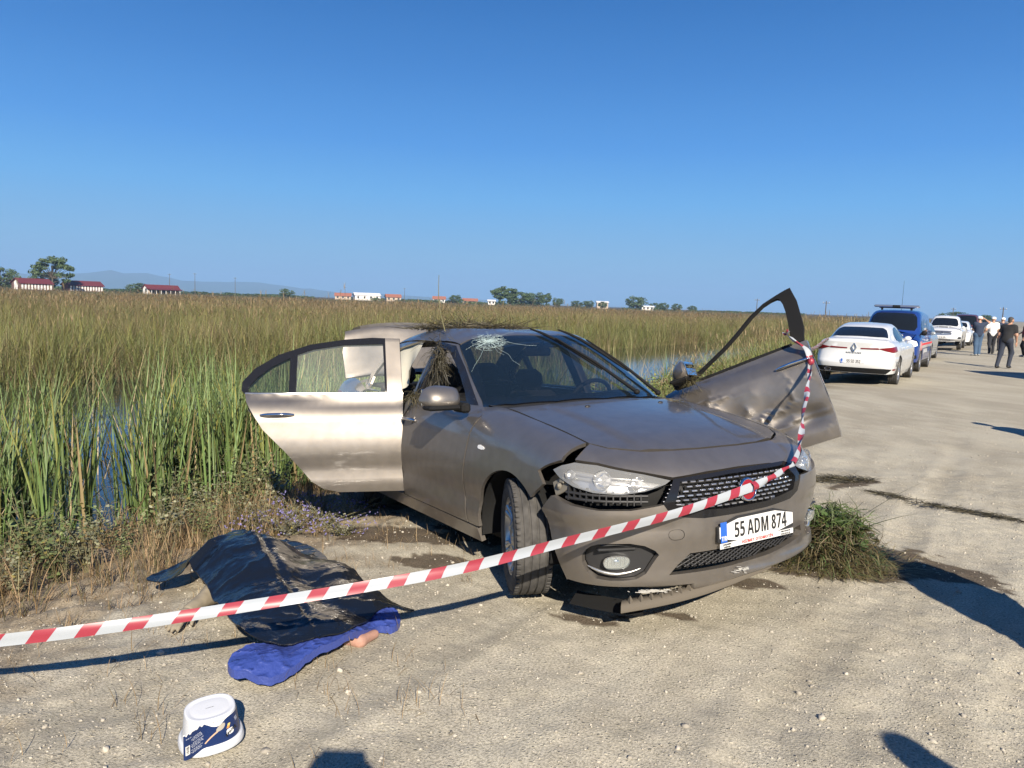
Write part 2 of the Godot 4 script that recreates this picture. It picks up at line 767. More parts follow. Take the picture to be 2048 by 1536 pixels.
	func panel(m: MB, proj: int, s: float, poly: PackedVector2Array, holes: Array, cu: float, cv: float, inset := 0.0, fold := 0.012) -> void:
		# the piece of skin inside poly and outside holes, set back by inset, its edges folded inwards by fold
		var lo := poly[0]
		var hi := poly[0]
		for p in poly:
			lo = lo.min(p)
			hi = hi.max(p)
		lo -= Vector2(0.000137, 0.000171)
		var nu := int(ceil((hi.x - lo.x) / cu)) + 1
		var nv := int(ceil((hi.y - lo.y) / cv)) + 1
		var edge := PackedByteArray()
		edge.resize(nu * nv)
		var loops := [poly] + holes
		for lp in loops:
			for k in lp.size():
				var a: Vector2 = lp[k]
				var b: Vector2 = lp[(k + 1) % lp.size()]
				var steps := int(ceil(maxf(absf(b.x - a.x) / cu, absf(b.y - a.y) / cv) * 6.0)) + 1
				for w in steps + 1:
					var p := a.lerp(b, w / float(steps))
					var gx := int((p.x - lo.x) / cu)
					var gy := int((p.y - lo.y) / cv)
					if gx >= 0 and gy >= 0 and gx < nu and gy < nv:
						edge[gy * nu + gx] = 1
		var known := {}
		for gy in nv:
			for gx in nu:
				var c0 := lo + Vector2(gx * cu, gy * cv)
				var cell := PackedVector2Array([c0, c0 + Vector2(cu, 0), c0 + Vector2(cu, cv), c0 + Vector2(0, cv)])
				var pieces: Array = []
				if edge[gy * nu + gx]:
					pieces = Geometry2D.intersect_polygons(cell, poly)
					for hole in holes:
						var rest := []
						for q in pieces:
							for r in Geometry2D.clip_polygons(q, hole):
								rest.append(r)
						pieces = rest
				else:
					var mid := c0 + Vector2(cu, cv) * 0.5
					if not Geometry2D.is_point_in_polygon(mid, poly):
						continue
					var out := false
					for hole in holes:
						out = out or Geometry2D.is_point_in_polygon(mid, hole)
					if out:
						continue
					pieces = [cell]
				for q in pieces:
					if Geometry2D.is_polygon_clockwise(q):
						continue
					var id := PackedInt32Array()
					for p in q:
						var key := Vector2i(roundi(p.x / cu * 400.0), roundi(p.y / cv * 400.0))
						if not known.has(key):
							known[key] = put(m, proj, s, p, inset)
						id.append(known[key])
					if q.size() == 4 and not edge[gy * nu + gx]:
						m.face(id[0], id[1], id[2])
						m.face(id[0], id[2], id[3])
					else:
						var tr := Geometry2D.triangulate_polygon(q)
						for k in range(0, tr.size(), 3):
							m.face(id[tr[k]], id[tr[k + 1]], id[tr[k + 2]])
		if fold == 0.0:
			return
		for lp in loops:
			var pts := PackedVector2Array()
			for k in lp.size():
				var a: Vector2 = lp[k]
				var b: Vector2 = lp[(k + 1) % lp.size()]
				var steps := int(ceil(maxf(absf(b.x - a.x) / cu, absf(b.y - a.y) / cv)))
				for w in maxi(steps, 1):
					pts.append(a.lerp(b, w / float(maxi(steps, 1))))
			var rim := PackedInt32Array()
			for p in pts:
				rim.append(put(m, proj, s, p, inset))
			for k in pts.size():
				var k2 := (k + 1) % pts.size()
				var a := m.v[rim[k]]
				var b := m.v[rim[k2]]
				var na := m.n[rim[k]]
				var nb := m.n[rim[k2]]
				if a.distance_squared_to(b) < 1e-8:
					continue
				var nn := (b - a).cross(na).normalized()
				var j := m.vert(a, nn)
				m.vert(b, nn)
				m.vert(b - nb * fold, nn)
				m.vert(a - na * fold, nn)
				m.face(j, j + 1, j + 2)
				m.face(j, j + 2, j + 3)

	func put(m: MB, proj: int, s: float, q: Vector2, inset: float) -> int:
		var p := at(proj, q.x, q.y, s)
		var nn := normal(p)
		if dent != null:
			var e := 0.006
			var side := nn.cross(Vector3.UP if absf(nn.y) < 0.8 else Vector3.RIGHT).normalized()
			var up := side.cross(nn)
			var d0: float = dent.call(p)
			var du: float = (dent.call(p + side * e) - d0) / e
			var dv: float = (dent.call(p + up * e) - d0) / e
			p += nn * d0
			nn = (nn - side * du - up * dv).normalized()
		return m.vert(p - nn * inset, nn, q)


# ---------------------------------------------------------------- the wrecked sedan
func pan(b: Body, called: String, proj: int, s: float, poly: PackedVector2Array, holes: Array, mtl: Material, parent: Node, inset := 0.0, fold := 0.012, cell := 0.0) -> MeshInstance3D:
	var cu := cell if cell > 0.0 else 0.05
	var cv := cu
	if proj == Body.LOW or proj == Body.HIGH:
		cv = cu * 70.0
	elif proj == Body.FRONT or proj == Body.REAR:
		cu = cv * 70.0
	var m := MB.new()
	b.panel(m, proj, s, poly, holes, cu, cv, inset, fold)
	return part(called, m.mesh(mtl), parent)


func arc(cx: float, cy: float, r: float, a0: float, a1: float, n: int) -> PackedVector2Array:
	var q := PackedVector2Array()
	for k in n + 1:
		var a := deg_to_rad(lerpf(a0, a1, k / float(n)))
		q.append(Vector2(cx + r * cos(a), cy + r * sin(a)))
	return q


func flat_list(p: PackedVector2Array) -> Array:
	var q := []
	for k in p:
		q.append_array([k.x, k.y])
	return q


func sedan_body() -> Body:
	var b := Body.new()
	b.shape({
		"deck": [-6, 0.9, -3.75, 0.98, -3.60, 1.075, -3.3, 1.075, -3.0, 1.055, -2.6, 1.03, -1.8, 1.0, -0.9, 1.0, -0.45, 1.02, -0.3, 1.012, -0.07, 0.982, 0.2, 0.944, 0.5, 0.886, 0.69, 0.838, 0.80, 0.785, 0.9, 0.73, 1.1, 0.6],
		"plan": [-6, 0.6, -3.7, 0.79, -3.2, 0.855, -2.6, 0.893, -1.6, 0.897, -0.4, 0.893, 0.0, 0.892, 0.35, 0.882, 0.65, 0.845, 0.9, 0.80],
		"tuck": [0.0, 0.09, 0.18, 0.06, 0.30, 0.026, 0.37, 0.016, 0.44, 0.022, 0.50, 0.012, 0.55, 0.002, 0.62, 0.0, 0.70, 0.009, 0.78, 0.022, 0.828, 0.030, 0.842, 0.035, 0.90, 0.056, 0.97, 0.084, 1.05, 0.115, 1.2, 0.2, 2.5, 0.3],
		"front": [0.0, 0.80, 0.15, 0.845, 0.22, 0.88, 0.28, 0.885, 0.36, 0.893, 0.45, 0.905, 0.55, 0.905, 0.64, 0.90, 0.71, 0.885, 0.76, 0.855, 0.80, 0.80, 0.84, 0.735, 0.9, 0.6, 1.0, 0.4, 2.5, 0.3],
		"rear": [0.0, -3.45, 0.2, -3.57, 0.45, -3.645, 0.65, -3.64, 0.85, -3.60, 1.0, -3.60, 1.08, -3.58, 2.5, -3.5],
		"roof": [-6, 0.2, -3.55, 0.72, -3.14, 1.05, -2.70, 1.335, -2.45, 1.42, -2.1, 1.47, -1.75, 1.487, -1.4, 1.48, -1.18, 1.455, -1.03, 1.405, -0.64, 1.21, -0.29, 1.022, 0.2, 0.75, 1.0, 0.2],
		"cabin": [0.0, 0.80, 0.9, 0.80, 1.0, 0.775, 1.2, 0.675, 1.36, 0.59, 1.5, 0.52, 2.5, 0.4],
		"cabin_plan": [-6, -0.2, -3.2, -0.14, -2.6, -0.035, -2.0, 0.0, -1.4, 0.0, -0.9, -0.018, -0.5, -0.055, 0.2, -0.12],
		"set": {"crown": 0.085, "ridge": 0.014, "nose": 0.44, "nose_p": 2.6, "bend": 0.55, "rear_bend": 0.22, "roof_crown": 0.075, "k_side": 0.13, "k_front": 0.12, "k_roof": 0.11},
	})
	return b


func both(pts: Array, gap := 0.0) -> PackedVector2Array:
	# (x, z) outline of the right half, front/rear ends on the axis, closed over to the left
	var p := V2(pts)
	var q := PackedVector2Array(p)
	for k in range(p.size() - 1, -1, -1):
		if absf(p[k].y) > 0.001:
			q.append(Vector2(p[k].x, -p[k].y))
	return q


func wheel_meshes(r: float, w: float, rim_r: float, spokes: int, rim_mat: Material) -> Array:
	# tyre and rim about the z axis, outer face towards +z
	var b := Basis(Vector3.RIGHT, Vector3.BACK, Vector3.DOWN)
	var t := MB.new()
	var h := w * 0.5
	var prof := []
	prof.append_array([Vector2(rim_r, -h * 0.82), Vector2(rim_r + 0.012, -h * 0.93), Vector2(lerpf(rim_r, r, 0.5), -h * 1.02), Vector2(r - 0.03, -h * 0.95), Vector2(r - 0.011, -h * 0.84), Vector2(r - 0.003, -h * 0.72)])
	for g in 4:
		var z := lerpf(-h * 0.58, h * 0.58, g / 3.0)
		var gw := w * 0.022
		prof.append_array([Vector2(r, z - gw * 1.6), Vector2(r - 0.001, z - gw), Vector2(r - 0.008, z - gw * 0.9), Vector2(r - 0.008, z + gw * 0.9), Vector2(r - 0.001, z + gw), Vector2(r, z + gw * 1.6)])
	prof.append_array([Vector2(r - 0.003, h * 0.72), Vector2(r - 0.011, h * 0.84), Vector2(r - 0.03, h * 0.95), Vector2(lerpf(rim_r, r, 0.5), h * 1.02), Vector2(rim_r + 0.012, h * 0.93), Vector2(rim_r, h * 0.82)])
	t.lathe(prof, 56, b)
	# shoulder blocks cut by sipes
	for k in 64:
		var a := TAU * k / 64.0
		for s in [-1.0, 1.0]:
			var e := Basis(Vector3.BACK, a)
			t.box(e * Vector3(r - 0.012, 0, s * h * 0.80), Vector3(0.022, r * TAU / 64.0 * 0.72, h * 0.24), e, 0.003)
	var m := MB.new()
	m.lathe([Vector2(rim_r, -h * 0.82), Vector2(rim_r - 0.012, -h * 0.7), Vector2(rim_r - 0.03, 0.0), Vector2(rim_r - 0.024, h * 0.6), Vector2(rim_r - 0.002, h * 0.84), Vector2(rim_r + 0.006, h * 0.88), Vector2(rim_r + 0.010, h * 0.80)], 48, b)
	for k in spokes:
		for d in [-0.13, 0.13]:
			var a: float = TAU * k / spokes + d
			var e := Basis(Vector3.BACK, a)
			var path := PackedVector3Array()
			for q in 5:
				var u := q / 4.0
				path.append(e * Vector3(lerpf(0.05, rim_r - 0.012, u), 0, h * (0.72 - 0.18 * sin(u * PI) + 0.06 * u)))
			m.tube(path, PackedFloat32Array([0.016, 0.014, 0.012, 0.012, 0.016]), 7, true, 1.5)
	m.lathe([Vector2(0.075, h * 0.35), Vector2(0.072, h * 0.68), Vector2(0.058, h * 0.78), Vector2(0.03, h * 0.80), Vector2(0.0005, h * 0.80)], 20, b)
	var d := MB.new()
	d.lathe([Vector2(0.0005, h * 0.12), Vector2(0.14, h * 0.12), Vector2(0.14, h * 0.02), Vector2(0.0005, h * 0.0)], 28, b)
	return [t.mesh(M.rubber), m.mesh(rim_mat), d.mesh(M.disc)]


func put_wheel(ws: Array, parent: Node, at: Vector3, steer: float, right: bool) -> Node3D:
	var o := Node3D.new()
	o.name = numbered("wheel", parent)
	parent.add_child(o, true)
	o.position = at
	o.rotation.y = steer + (0.0 if right else PI)
	part("tyre", ws[0], o)
	part("rim", ws[1], o)
	part("brake_disc", ws[2], o)
	return o


func licence_plate(parent: Node, at: Vector3, b: Basis, text: String, holder := true) -> Node3D:
	var o := Node3D.new()
	o.name = numbered("license_plate", parent)
	parent.add_child(o, true)
	o.transform = Transform3D(b, at)
	var m := MB.new()
	if holder:
		m.plate(chaikin(V2([-0.267, -0.082, 0.267, -0.082, 0.267, 0.066, -0.267, 0.066]), 1), Basis.IDENTITY, Vector3(0, 0, -0.004), 0.012)
		part("holder", m.mesh(M.black_plastic), o)
		m = MB.new()
		m.plate(V2([-0.258, -0.080, 0.262, -0.080, 0.262, -0.054, -0.258, -0.054]), Basis.IDENTITY, Vector3(0, 0, 0.0005), 0.003)
		part("dealer_strip", m.mesh(M.plate_white), o)
		write("dealer_name", "HİZMET OTOMOTİV", 0.021, M.sign_red, o, Vector3(0.0, -0.0665, 0.002), Basis.IDENTITY, Vector2(1.15, 1.0), 0.001)
		write("town_name", "ÇARŞAMBA", 0.011, M.ink, o, Vector3(-0.213, -0.061, 0.002), Basis.IDENTITY, Vector2.ONE, 0.001)
		write("town_name", "SAMSUN", 0.011, M.ink, o, Vector3(-0.213, -0.0735, 0.002), Basis.IDENTITY, Vector2.ONE, 0.001)
		write("town_name", "0362 834 60 50", 0.010, M.ink, o, Vector3(0.205, -0.061, 0.002), Basis.IDENTITY, Vector2.ONE, 0.001)
		write("town_name", "0532 834 22 55", 0.010, M.ink, o, Vector3(0.205, -0.0735, 0.002), Basis.IDENTITY, Vector2.ONE, 0.001)
	m = MB.new()
	m.plate(chaikin(V2([-0.26, -0.055, 0.26, -0.055, 0.26, 0.056, -0.26, 0.056]), 1), Basis.IDENTITY, Vector3(0, 0, 0.002), 0.003)
	part("plate", m.mesh(M.plate_white), o)
	m = MB.new()
	m.plate(V2([-0.254, -0.050, -0.212, -0.050, -0.212, 0.051, -0.254, 0.051]), Basis.IDENTITY, Vector3(0, 0, 0.003), 0.002)
	part("country_band", m.mesh(M.plate_blue), o)
	write("country_code", "TR", 0.032, M.plate_white, o, Vector3(-0.233, -0.03, 0.0035), Basis.IDENTITY, Vector2.ONE, 0.001)
	write("plate_number", text, 0.105, M.ink, o, Vector3(0.024, 0.0, 0.0035), Basis.IDENTITY, Vector2(0.64, 1.0), 0.001, true)
	return o


func build_wrecked_car() -> void:
	var b := sedan_body()
	var car := thing("wrecked_car", "wrecked bronze-brown sedan with open doors, cracked windscreen and plate 55 ADM 874", "car")
	car.transform = Transform3D(Basis(Vector3(0.50259, 0.05907, 0.8625), Vector3(-0.03713, 0.99822, -0.04674), Vector3(-0.86373, -0.00853, 0.50389)).orthonormalized(), Vector3(0.776, 0.027, -4.533))
	var paint: Material = M.bronze

	# --- hood, roof, windscreen
	var hood := both([-0.235, 0, -0.275, 0.38, -0.36, 0.665, 0.0, 0.664, 0.3, 0.659, 0.44, 0.652, 0.53, 0.60, 0.62, 0.47, 0.67, 0.30, 0.688, 0.14, 0.690, 0])
	pan(b, "hood", Body.TOP, 1, hood, [], M.bronze_dirty, car, 0.0, 0.03, 0.045)
	var roof := both([-1.075, 0, -1.13, 0.3, -1.235, 0.555, -1.6, 0.575, -2.1, 0.565, -2.52, 0.53, -2.66, 0.3, -2.685, 0])
	b.dent = func(p: Vector3) -> float: return -0.022 * exp(-Vector2(p.x + 1.45, p.z + 0.1).length_squared() * 9.0) - 0.014 * exp(-Vector2(p.x + 1.28, p.z - 0.35).length_squared() * 30.0) + 0.010 * exp(-absf(p.x + 1.33 + 0.25 * p.z) / 0.03) * exp(-p.z * p.z * 6.0) + 0.006 * sin(p.z * 14.0 + p.x * 6.0) * exp(-pow((p.x + 1.5) / 0.3, 2))
	pan(b, "roof", Body.TOP, 1, roof, [], paint, car, 0.0, 0.02, 0.06)
	b.dent = null
	var ws_out := both([-0.285, 0, -0.345, 0.33, -0.46, 0.57, -0.60, 0.715, -1.225, 0.565, -1.125, 0.3, -1.068, 0])
	var ws_in := both([-0.345, 0, -0.405, 0.33, -0.52, 0.55, -0.645, 0.66, -1.165, 0.52, -1.085, 0.28, -1.025, 0])
	var sh := pan(b, "windscreen", Body.TOP, 1, ws_out, [], M.screen_glass, car, 0.004, 0.0, 0.06)
	pan(b, "black_border", Body.TOP, 1, ws_out, [ws_in], M.gloss_black, sh, 0.009, 0.0, 0.06)
	shatter(b, sh)
	var cowl := both([-0.20, 0, -0.24, 0.38, -0.33, 0.68, -0.62, 0.70, -0.47, 0.57, -0.36, 0.33, -0.30, 0])
	pan(b, "cowl", Body.TOP, 1, cowl, [], M.black_plastic, car, 0.018, 0.0, 0.06)
	var rw := both([-2.70, 0, -2.675, 0.3, -2.545, 0.52, -2.98, 0.64, -3.10, 0.35, -3.13, 0])
	pan(b, "rear_window", Body.TOP, 1, rw, [], M.glass, car, 0.004, 0.0, 0.07)

	# --- sides
	for s in [1.0, -1.0]:
		var fd := b.side_to_low([-0.395, 0.285, -0.50, 0.285, -0.522, 0.45, -0.497, 0.70, -0.475, 0.85, -0.452, 0.93, -0.60, 0.968])
		fd.append_array(b.top_to_low([-0.60, 0.71, -0.37, 0.676, 0.0, 0.675, 0.3, 0.670, 0.43, 0.664]))
		fd.append_array(b.side_to_low([0.45, 0.79, 0.36, 0.755, 0.30, 0.72, 0.36, 0.66, 0.28, 0.60]))
		fd.append_array(b.side_to_low(flat_list(arc(0, 0.315, 0.36, 46, 184, 22))))
		pan(b, "fender", Body.LOW, s, fd, [], paint, car, 0.0, 0.02, 0.045)
		pan(b, "sill", Body.SIDE, s, V2([-0.385, 0.19, -2.28, 0.19, -2.26, 0.285, -0.395, 0.275]), [], paint, car, 0.0, 0.03, 0.06)
		# the frame round both side openings
		var fr := b.side_to_high([-0.60, 0.972])
		fr.append_array(b.top_to_high([-0.61, 0.705, -0.9, 0.645, -1.235, 0.562, -1.6, 0.582, -2.1, 0.572, -2.53, 0.538, -2.80, 0.595, -3.05, 0.655]))
		fr.append_array(b.side_to_high([-3.10, 1.035, -2.66, 0.985]))
		var hole := b.side_to_high([-0.70, 0.99, -0.80, 1.055, -1.02, 1.20, -1.27, 1.338, -1.5, 1.372, -1.9, 1.375, -2.25, 1.325, -2.5, 1.22, -2.66, 1.08, -2.655, 0.985])
		fr = fr.slice(0, fr.size() - 1)
		fr.append_array(b.side_to_high([-2.664, 0.975]))
		hole.append_array(b.side_to_high([-1.6, 0.965]))
		pan(b, "side_frame", Body.HIGH, s, fr, [hole], paint, car, 0.0, 0.02, 0.05)
		# quarter panel behind the rear door
		var qp := b.side_to_low([-2.26, 0.285])
		qp.append_array(b.side_to_low(flat_list(arc(-2.64, 0.315, 0.365, 6, 172, 18))))
		qp.append_array(b.side_to_low([-3.05, 0.27, -3.30, 0.28, -3.34, 0.60, -3.45, 0.66, -3.40, 0.86, -3.50, 0.93]))
		qp.append_array(b.top_to_low([-3.45, 0.60, -3.08, 0.655]))
		qp.append_array(b.side_to_low([-2.67, 0.975, -2.655, 0.94, -2.50, 0.72, -2.28, 0.52, -2.2, 0.40]))
		pan(b, "quarter_panel", Body.LOW, s, qp, [], paint, car, 0.0, 0.02, 0.06)

	# front door (closed, its window gone) on the right, wrenched open on the left
	var door_f := V2([-0.512, 0.285, -0.535, 0.45, -0.510, 0.70, -0.488, 0.85, -0.462, 0.945, -0.55, 0.972, -1.51, 0.972, -1.515, 0.45, -1.50, 0.285])
	var frame_f := V2([-0.66, 0.976, -0.78, 1.06, -1.0, 1.205, -1.25, 1.345, -1.5, 1.376, -1.535, 1.377, -1.52, 0.976])
	var win_f := V2([-0.80, 0.992, -0.86, 1.055, -1.05, 1.185, -1.28, 1.305, -1.44, 1.335, -1.43, 0.992])
	var dr := Node3D.new()
	dr.name = "front_door"
	car.add_child(dr)
	pan(b, "door_skin", Body.SIDE, 1, door_f, [], paint, dr, 0.0, 0.03, 0.05)
	pan(b, "window_frame", Body.SIDE, 1, frame_f, [win_f], M.gloss_black, dr, -0.001, 0.03, 0.05)
	door_handle(b, dr, -1.40, 0.835, 1.0)
	b.dent = dent_left
	var dl := Node3D.new()
	dl.name = "front_door_001"
	dl.set_meta("label", "dented front door wrenched open, its window frame bent and empty")
	car.add_child(dl)
	pan(b, "door_skin", Body.SIDE, -1, door_f, [], paint, dl, 0.0, 0.03, 0.022)
	b.dent = null
	var frame_l := V2([-0.60, 0.962, -0.68, 1.025, -0.80, 1.075, -1.0, 1.17, -1.25, 1.345, -1.46, 1.395, -1.535, 1.40, -1.52, 0.976, -1.41, 0.976, -1.44, 1.20, -1.435, 1.335, -1.395, 1.362, -1.27, 1.334, -1.02, 1.160, -0.81, 1.060, -0.705, 1.010, -0.665, 0.985])
	pan(b, "window_frame", Body.SIDE, -1, chaikin(frame_l, 1), [], M.matt_black, dl, -0.002, 0.022, 0.05)
	pan(b, "belt_seal", Body.SIDE, -1, V2([-0.72, 0.965, -1.41, 0.968, -1.41, 0.985, -0.72, 0.985]), [], M.matt_black, dl, -0.004, 0.02, 0.06)
	door_handle(b, dl, -1.38, 0.835, -1.0)
	door_mirror(b, dl, -1.0)
	inner_card(b, dl, door_f, -1.0)
	var hinge := Vector3(-0.48, 0.6, -0.85)
	var turn := Basis(Vector3(0.528, -2.523, 0.006).normalized(), Vector3(0.528, -2.523, 0.006).length())
	dl.transform = Transform3D(turn, hinge - turn * hinge + Vector3(-0.048, 0.068, 0.0))

	# rear doors: open on the right, closed on the left
	var door_r := V2([-1.525, 0.285, -1.54, 0.45, -1.528, 0.972, -2.64, 0.985, -2.62, 0.935, -2.50, 0.745, -2.35, 0.59, -2.24, 0.455, -2.17, 0.37, -2.09, 0.315, -1.98, 0.288])
	var frame_r := V2([-1.53, 0.976, -1.548, 1.377, -1.75, 1.385, -1.95, 1.372, -2.2, 1.335, -2.42, 1.262, -2.58, 1.165, -2.665, 1.07, -2.668, 1.01, -2.645, 0.988])
	var win_a := V2([-1.655, 0.992, -1.672, 1.338, -1.95, 1.332, -2.17, 1.300, -2.285, 1.262, -2.285, 0.992])
	var win_b := V2([-2.335, 0.992, -2.335, 1.238, -2.46, 1.175, -2.56, 1.10, -2.62, 1.03, -2.615, 0.997])
	var rd := Node3D.new()
	rd.name = "rear_door"
	rd.set_meta("label", "rear door standing wide open in the sun")
	car.add_child(rd)
	var rl := Node3D.new()
	rl.name = "rear_door_001"
	car.add_child(rl)
	for d in [[rd, 1.0], [rl, -1.0]]:
		var o: Node3D = d[0]
		var s: float = d[1]
		pan(b, "door_skin", Body.SIDE, s, door_r, [], paint, o, 0.0, 0.03, 0.05)
		var fr := pan(b, "window_frame", Body.SIDE, s, frame_r, [win_a, win_b], M.gloss_black, o, -0.001, 0.03, 0.05)
		pan(b, "pillar_cover", Body.SIDE, s, V2([-1.533, 0.99, -1.551, 1.374, -1.655, 1.380, -1.64, 0.992]), [], M.bronze, fr, -0.003, 0.01, 0.06)
		pan(b, "chrome_strip", Body.SIDE, s, V2([-1.53, 0.972, -2.64, 0.984, -2.64, 0.993, -1.53, 0.986]), [], M.satin_metal, o, -0.004, 0.006, 0.06)
		pan(b, "window", Body.SIDE, s, win_a, [], M.glass, o, 0.006, 0.0, 0.08)
		pan(b, "quarter_window", Body.SIDE, s, win_b, [], M.glass_dark, o, 0.006, 0.0, 0.08)
		door_handle(b, o, -2.40, 0.845, s)
		inner_card(b, o, door_r, s)
	var hr := Vector3(-1.52, 0.6, 0.84)
	var tr := Basis(Vector3.UP, 1.19) * Basis(Vector3.RIGHT, -0.01)
	rd.transform = Transform3D(tr, hr - tr * hr + Vector3(-0.02, 0.022, 0.012))
	door_mirror(b, dr, 1.0)

	# --- front end
	var edge := b.top_to_front([0.452, 0.657, 0.542, 0.603, 0.632, 0.472, 0.682, 0.30, 0.700, 0.14, 0.702, 0])
	var nosep := PackedVector2Array(edge)
	for k in range(edge.size() - 2, -1, -1):
		nosep.append(Vector2(-edge[k].x, edge[k].y))
	var low := V2([27.5, 0.722, 36, 0.748, 44, 0.770, 50, 0.788, 57, 0.797])
	nosep.append_array(Body.mirror(low))
	nosep.append_array(V2([-15, 0.742, 0, 0.744, 15, 0.737]))
	nosep.append_array(low)
	pan(b, "nose_panel", Body.FRONT, 1, nosep, [], paint, car, 0.0, 0.025, 0.04)
	var grille := V2([27.5, 0.713, 17, 0.724, 6, 0.732, -8, 0.737, -23, 0.738, -27, 0.715, -27.5, 0.66, -25, 0.585, -20, 0.553, -8, 0.535, 5, 0.527, 18, 0.523, 25, 0.535, 29.5, 0.565, 31, 0.60])
	var fog_r := chaikin(V2([54, 0.33, 51.5, 0.39, 48, 0.412, 37.5, 0.414, 31.5, 0.362, 33, 0.33, 36.5, 0.24, 44, 0.225, 51.3, 0.238]), 1)
	var fog_l := chaikin(Body.mirror(V2([54, 0.40, 51.5, 0.46, 48, 0.482, 37.5, 0.474, 31.5, 0.422, 33, 0.39, 36.5, 0.30, 44, 0.29, 51.3, 0.305])), 1)
	var intake := V2([28.8, 0.250, 26, 0.30, 22.2, 0.352, 10, 0.358, -12, 0.372, -29, 0.386, -30.5, 0.35, -30, 0.322, -12, 0.278, 8, 0.257])
	var tow := chaikin(V2([24.2, 0.425, 29, 0.422, 29.5, 0.475, 24.6, 0.478]), 2)
	var bump := V2([0, 0.205, 20, 0.172, 36, 0.142, 48, 0.122, 57, 0.108, 61, 0.25, 64.5, 0.40, 67.5, 0.54, 63, 0.617, 56, 0.588, 48.5, 0.574, 40, 0.575, 33.5, 0.592, 31, 0.60, 29.5, 0.565, 25, 0.535, 18, 0.523, 5, 0.527, -8, 0.535, -20, 0.553, -25, 0.585, -27.5, 0.66])
	bump.append_array(V2([-30, 0.66, -36, 0.66, -43, 0.665, -50, 0.68, -56, 0.70, -62, 0.725, -68, 0.65, -67.5, 0.55, -63, 0.40, -58, 0.255, -45, 0.245, -20, 0.226]))
	b.dent = func(p: Vector3) -> float: return 0.014 * smoothstep(0.245, 0.20, p.y + p.z * 0.09) - 0.006 * exp(-Vector2(p.y - 0.50, p.z - 0.62).length_squared() * 60.0) + 0.012 * smoothstep(0.50, 0.56, p.y + 0.02 * p.z) * smoothstep(0.02, 0.12, absf(p.z) - 0.35)
	var bumper := pan(b, "front_bumper", Body.FRONT, 1, bump, [fog_r, fog_l, intake, tow], paint, car, 0.0, 0.035, 0.03)
	b.dent = null
	pan(b, "tow_cover", Body.FRONT, 1, chaikin(V2([24.35, 0.427, 28.85, 0.424, 29.35, 0.473, 24.75, 0.476]), 2), [], paint, bumper, 0.002, 0.01, 0.03)
	# grille: black mesh with staggered bright dashes
	var gr := pan(b, "grille", Body.FRONT, 1, grille, [], M.grille_black, car, 0.035, 0.0, 0.05)
	var gin := V2([25.5, 0.700, 6, 0.716, -21.5, 0.722, -24.5, 0.66, -22, 0.598, -8, 0.566, 10, 0.558, 23, 0.57, 27.5, 0.60])
	pan(b, "surround", Body.FRONT, 1, grille, [gin], M.gloss_black, gr, -0.004, 0.04, 0.03)
	var dash := MB.new()
	dash.box(Vector3.ZERO, Vector3(0.012, 0.0080, 0.030), Basis.IDENTITY, 0.002)
	var dash_mesh := dash.mesh(M.dash_metal)
	var web := MB.new()
	for row in 7:
		var y0 := 0.572 + row * 0.0215
		for k in 20:
			var ph := -26.5 + k * 2.95 + (row % 2) * 1.47
			var y := y0 + 0.004 - ph * 0.0002
			if not Geometry2D.is_point_in_polygon(Vector2(ph - 1.2, y), gin) or not Geometry2D.is_point_in_polygon(Vector2(ph + 1.2, y), gin):
				continue
			var p := b.at(Body.FRONT, ph, y)
			if Vector2(p.z, (p.y - 0.635) * 1.0).length() < 0.062:
				continue
			var nn := b.normal(p)
			var bz := Vector3(-nn.z, 0, nn.x).normalized()
			var bb := Basis(nn, bz.cross(nn), bz)
			var o := part("grille_bar", dash_mesh, gr)
			o.transform = Transform3D(bb, p - nn * 0.012)
			web.box(p - nn * 0.020 + bb.y * 0.0, Vector3(0.006, 0.013, 0.046), bb)
			web.box(p - nn * 0.020 + bb.z * 0.0225, Vector3(0.006, 0.024, 0.004), bb)
	part("mesh", web.mesh(M.matt_black), gr)
	# fins beside the lamp
	for k in 6:
		var y := 0.595 + k * 0.019
		var m := MB.new()
		var pts := PackedVector3Array()
		for q in 4:
			var p := b.at(Body.FRONT, lerpf(25.5 + k * 0.3, 31.5 - k * 0.6, q / 3.0), y)
			pts.append(p - b.normal(p) * 0.004)
		m.tube(pts, radii(0.0045, 0.003, 4), 6)
		part("fin", m.mesh(M.dash_metal), gr)
	badge(b, gr)
	var pp := b.at(Body.FRONT, -2.0, 0.452)
	licence_plate(car, Vector3(pp.x + 0.012, 0.452, -0.045), Basis(Vector3(-0.05, -0.04, -1).normalized() * -1.0, Vector3.UP, Vector3.RIGHT).orthonormalized().rotated(Vector3.RIGHT, 0.0) if false else plate_basis(), "55 ADM 874")
	# lower intake with a lattice
	var lo := pan(b, "lower_intake", Body.FRONT, 1, intake, [], M.matt_black, car, 0.060, 0.0, 0.06)
	var lat := MB.new()
	for k in range(-26, 27):
		for dg in [-1.0, 1.0]:
			var pts := PackedVector3Array()
			for q in 7:
				var y := lerpf(0.25, 0.39, q / 6.0)
				var ph: float = k * 2.6 + dg * (y - 0.31) * 130.0
				if Geometry2D.is_point_in_polygon(Vector2(ph, y), intake):
					var p := b.at(Body.FRONT, ph, y)
					pts.append(p - b.normal(p) * 0.030)
			if pts.size() > 1:
				lat.tube(pts, radii(0.0042, 0.0042, pts.size()), 5)
	part("lattice", lat.mesh(M.black_plastic), lo).set_meta("kind", "stuff")
	for fl in [[fog_r, 1.0, 0.0], [fog_l, -1.0, 0.068]]:
		fog_pod(b, car, fl[0], fl[1], fl[2])
	headlight(b, car, V2([64, 0.742, 61, 0.768, 57, 0.787, 50, 0.780, 44, 0.762, 36, 0.740, 28.3, 0.711, 30, 0.694, 36, 0.664, 42.7, 0.648, 50, 0.655, 56, 0.676, 61, 0.71]), 1.0)
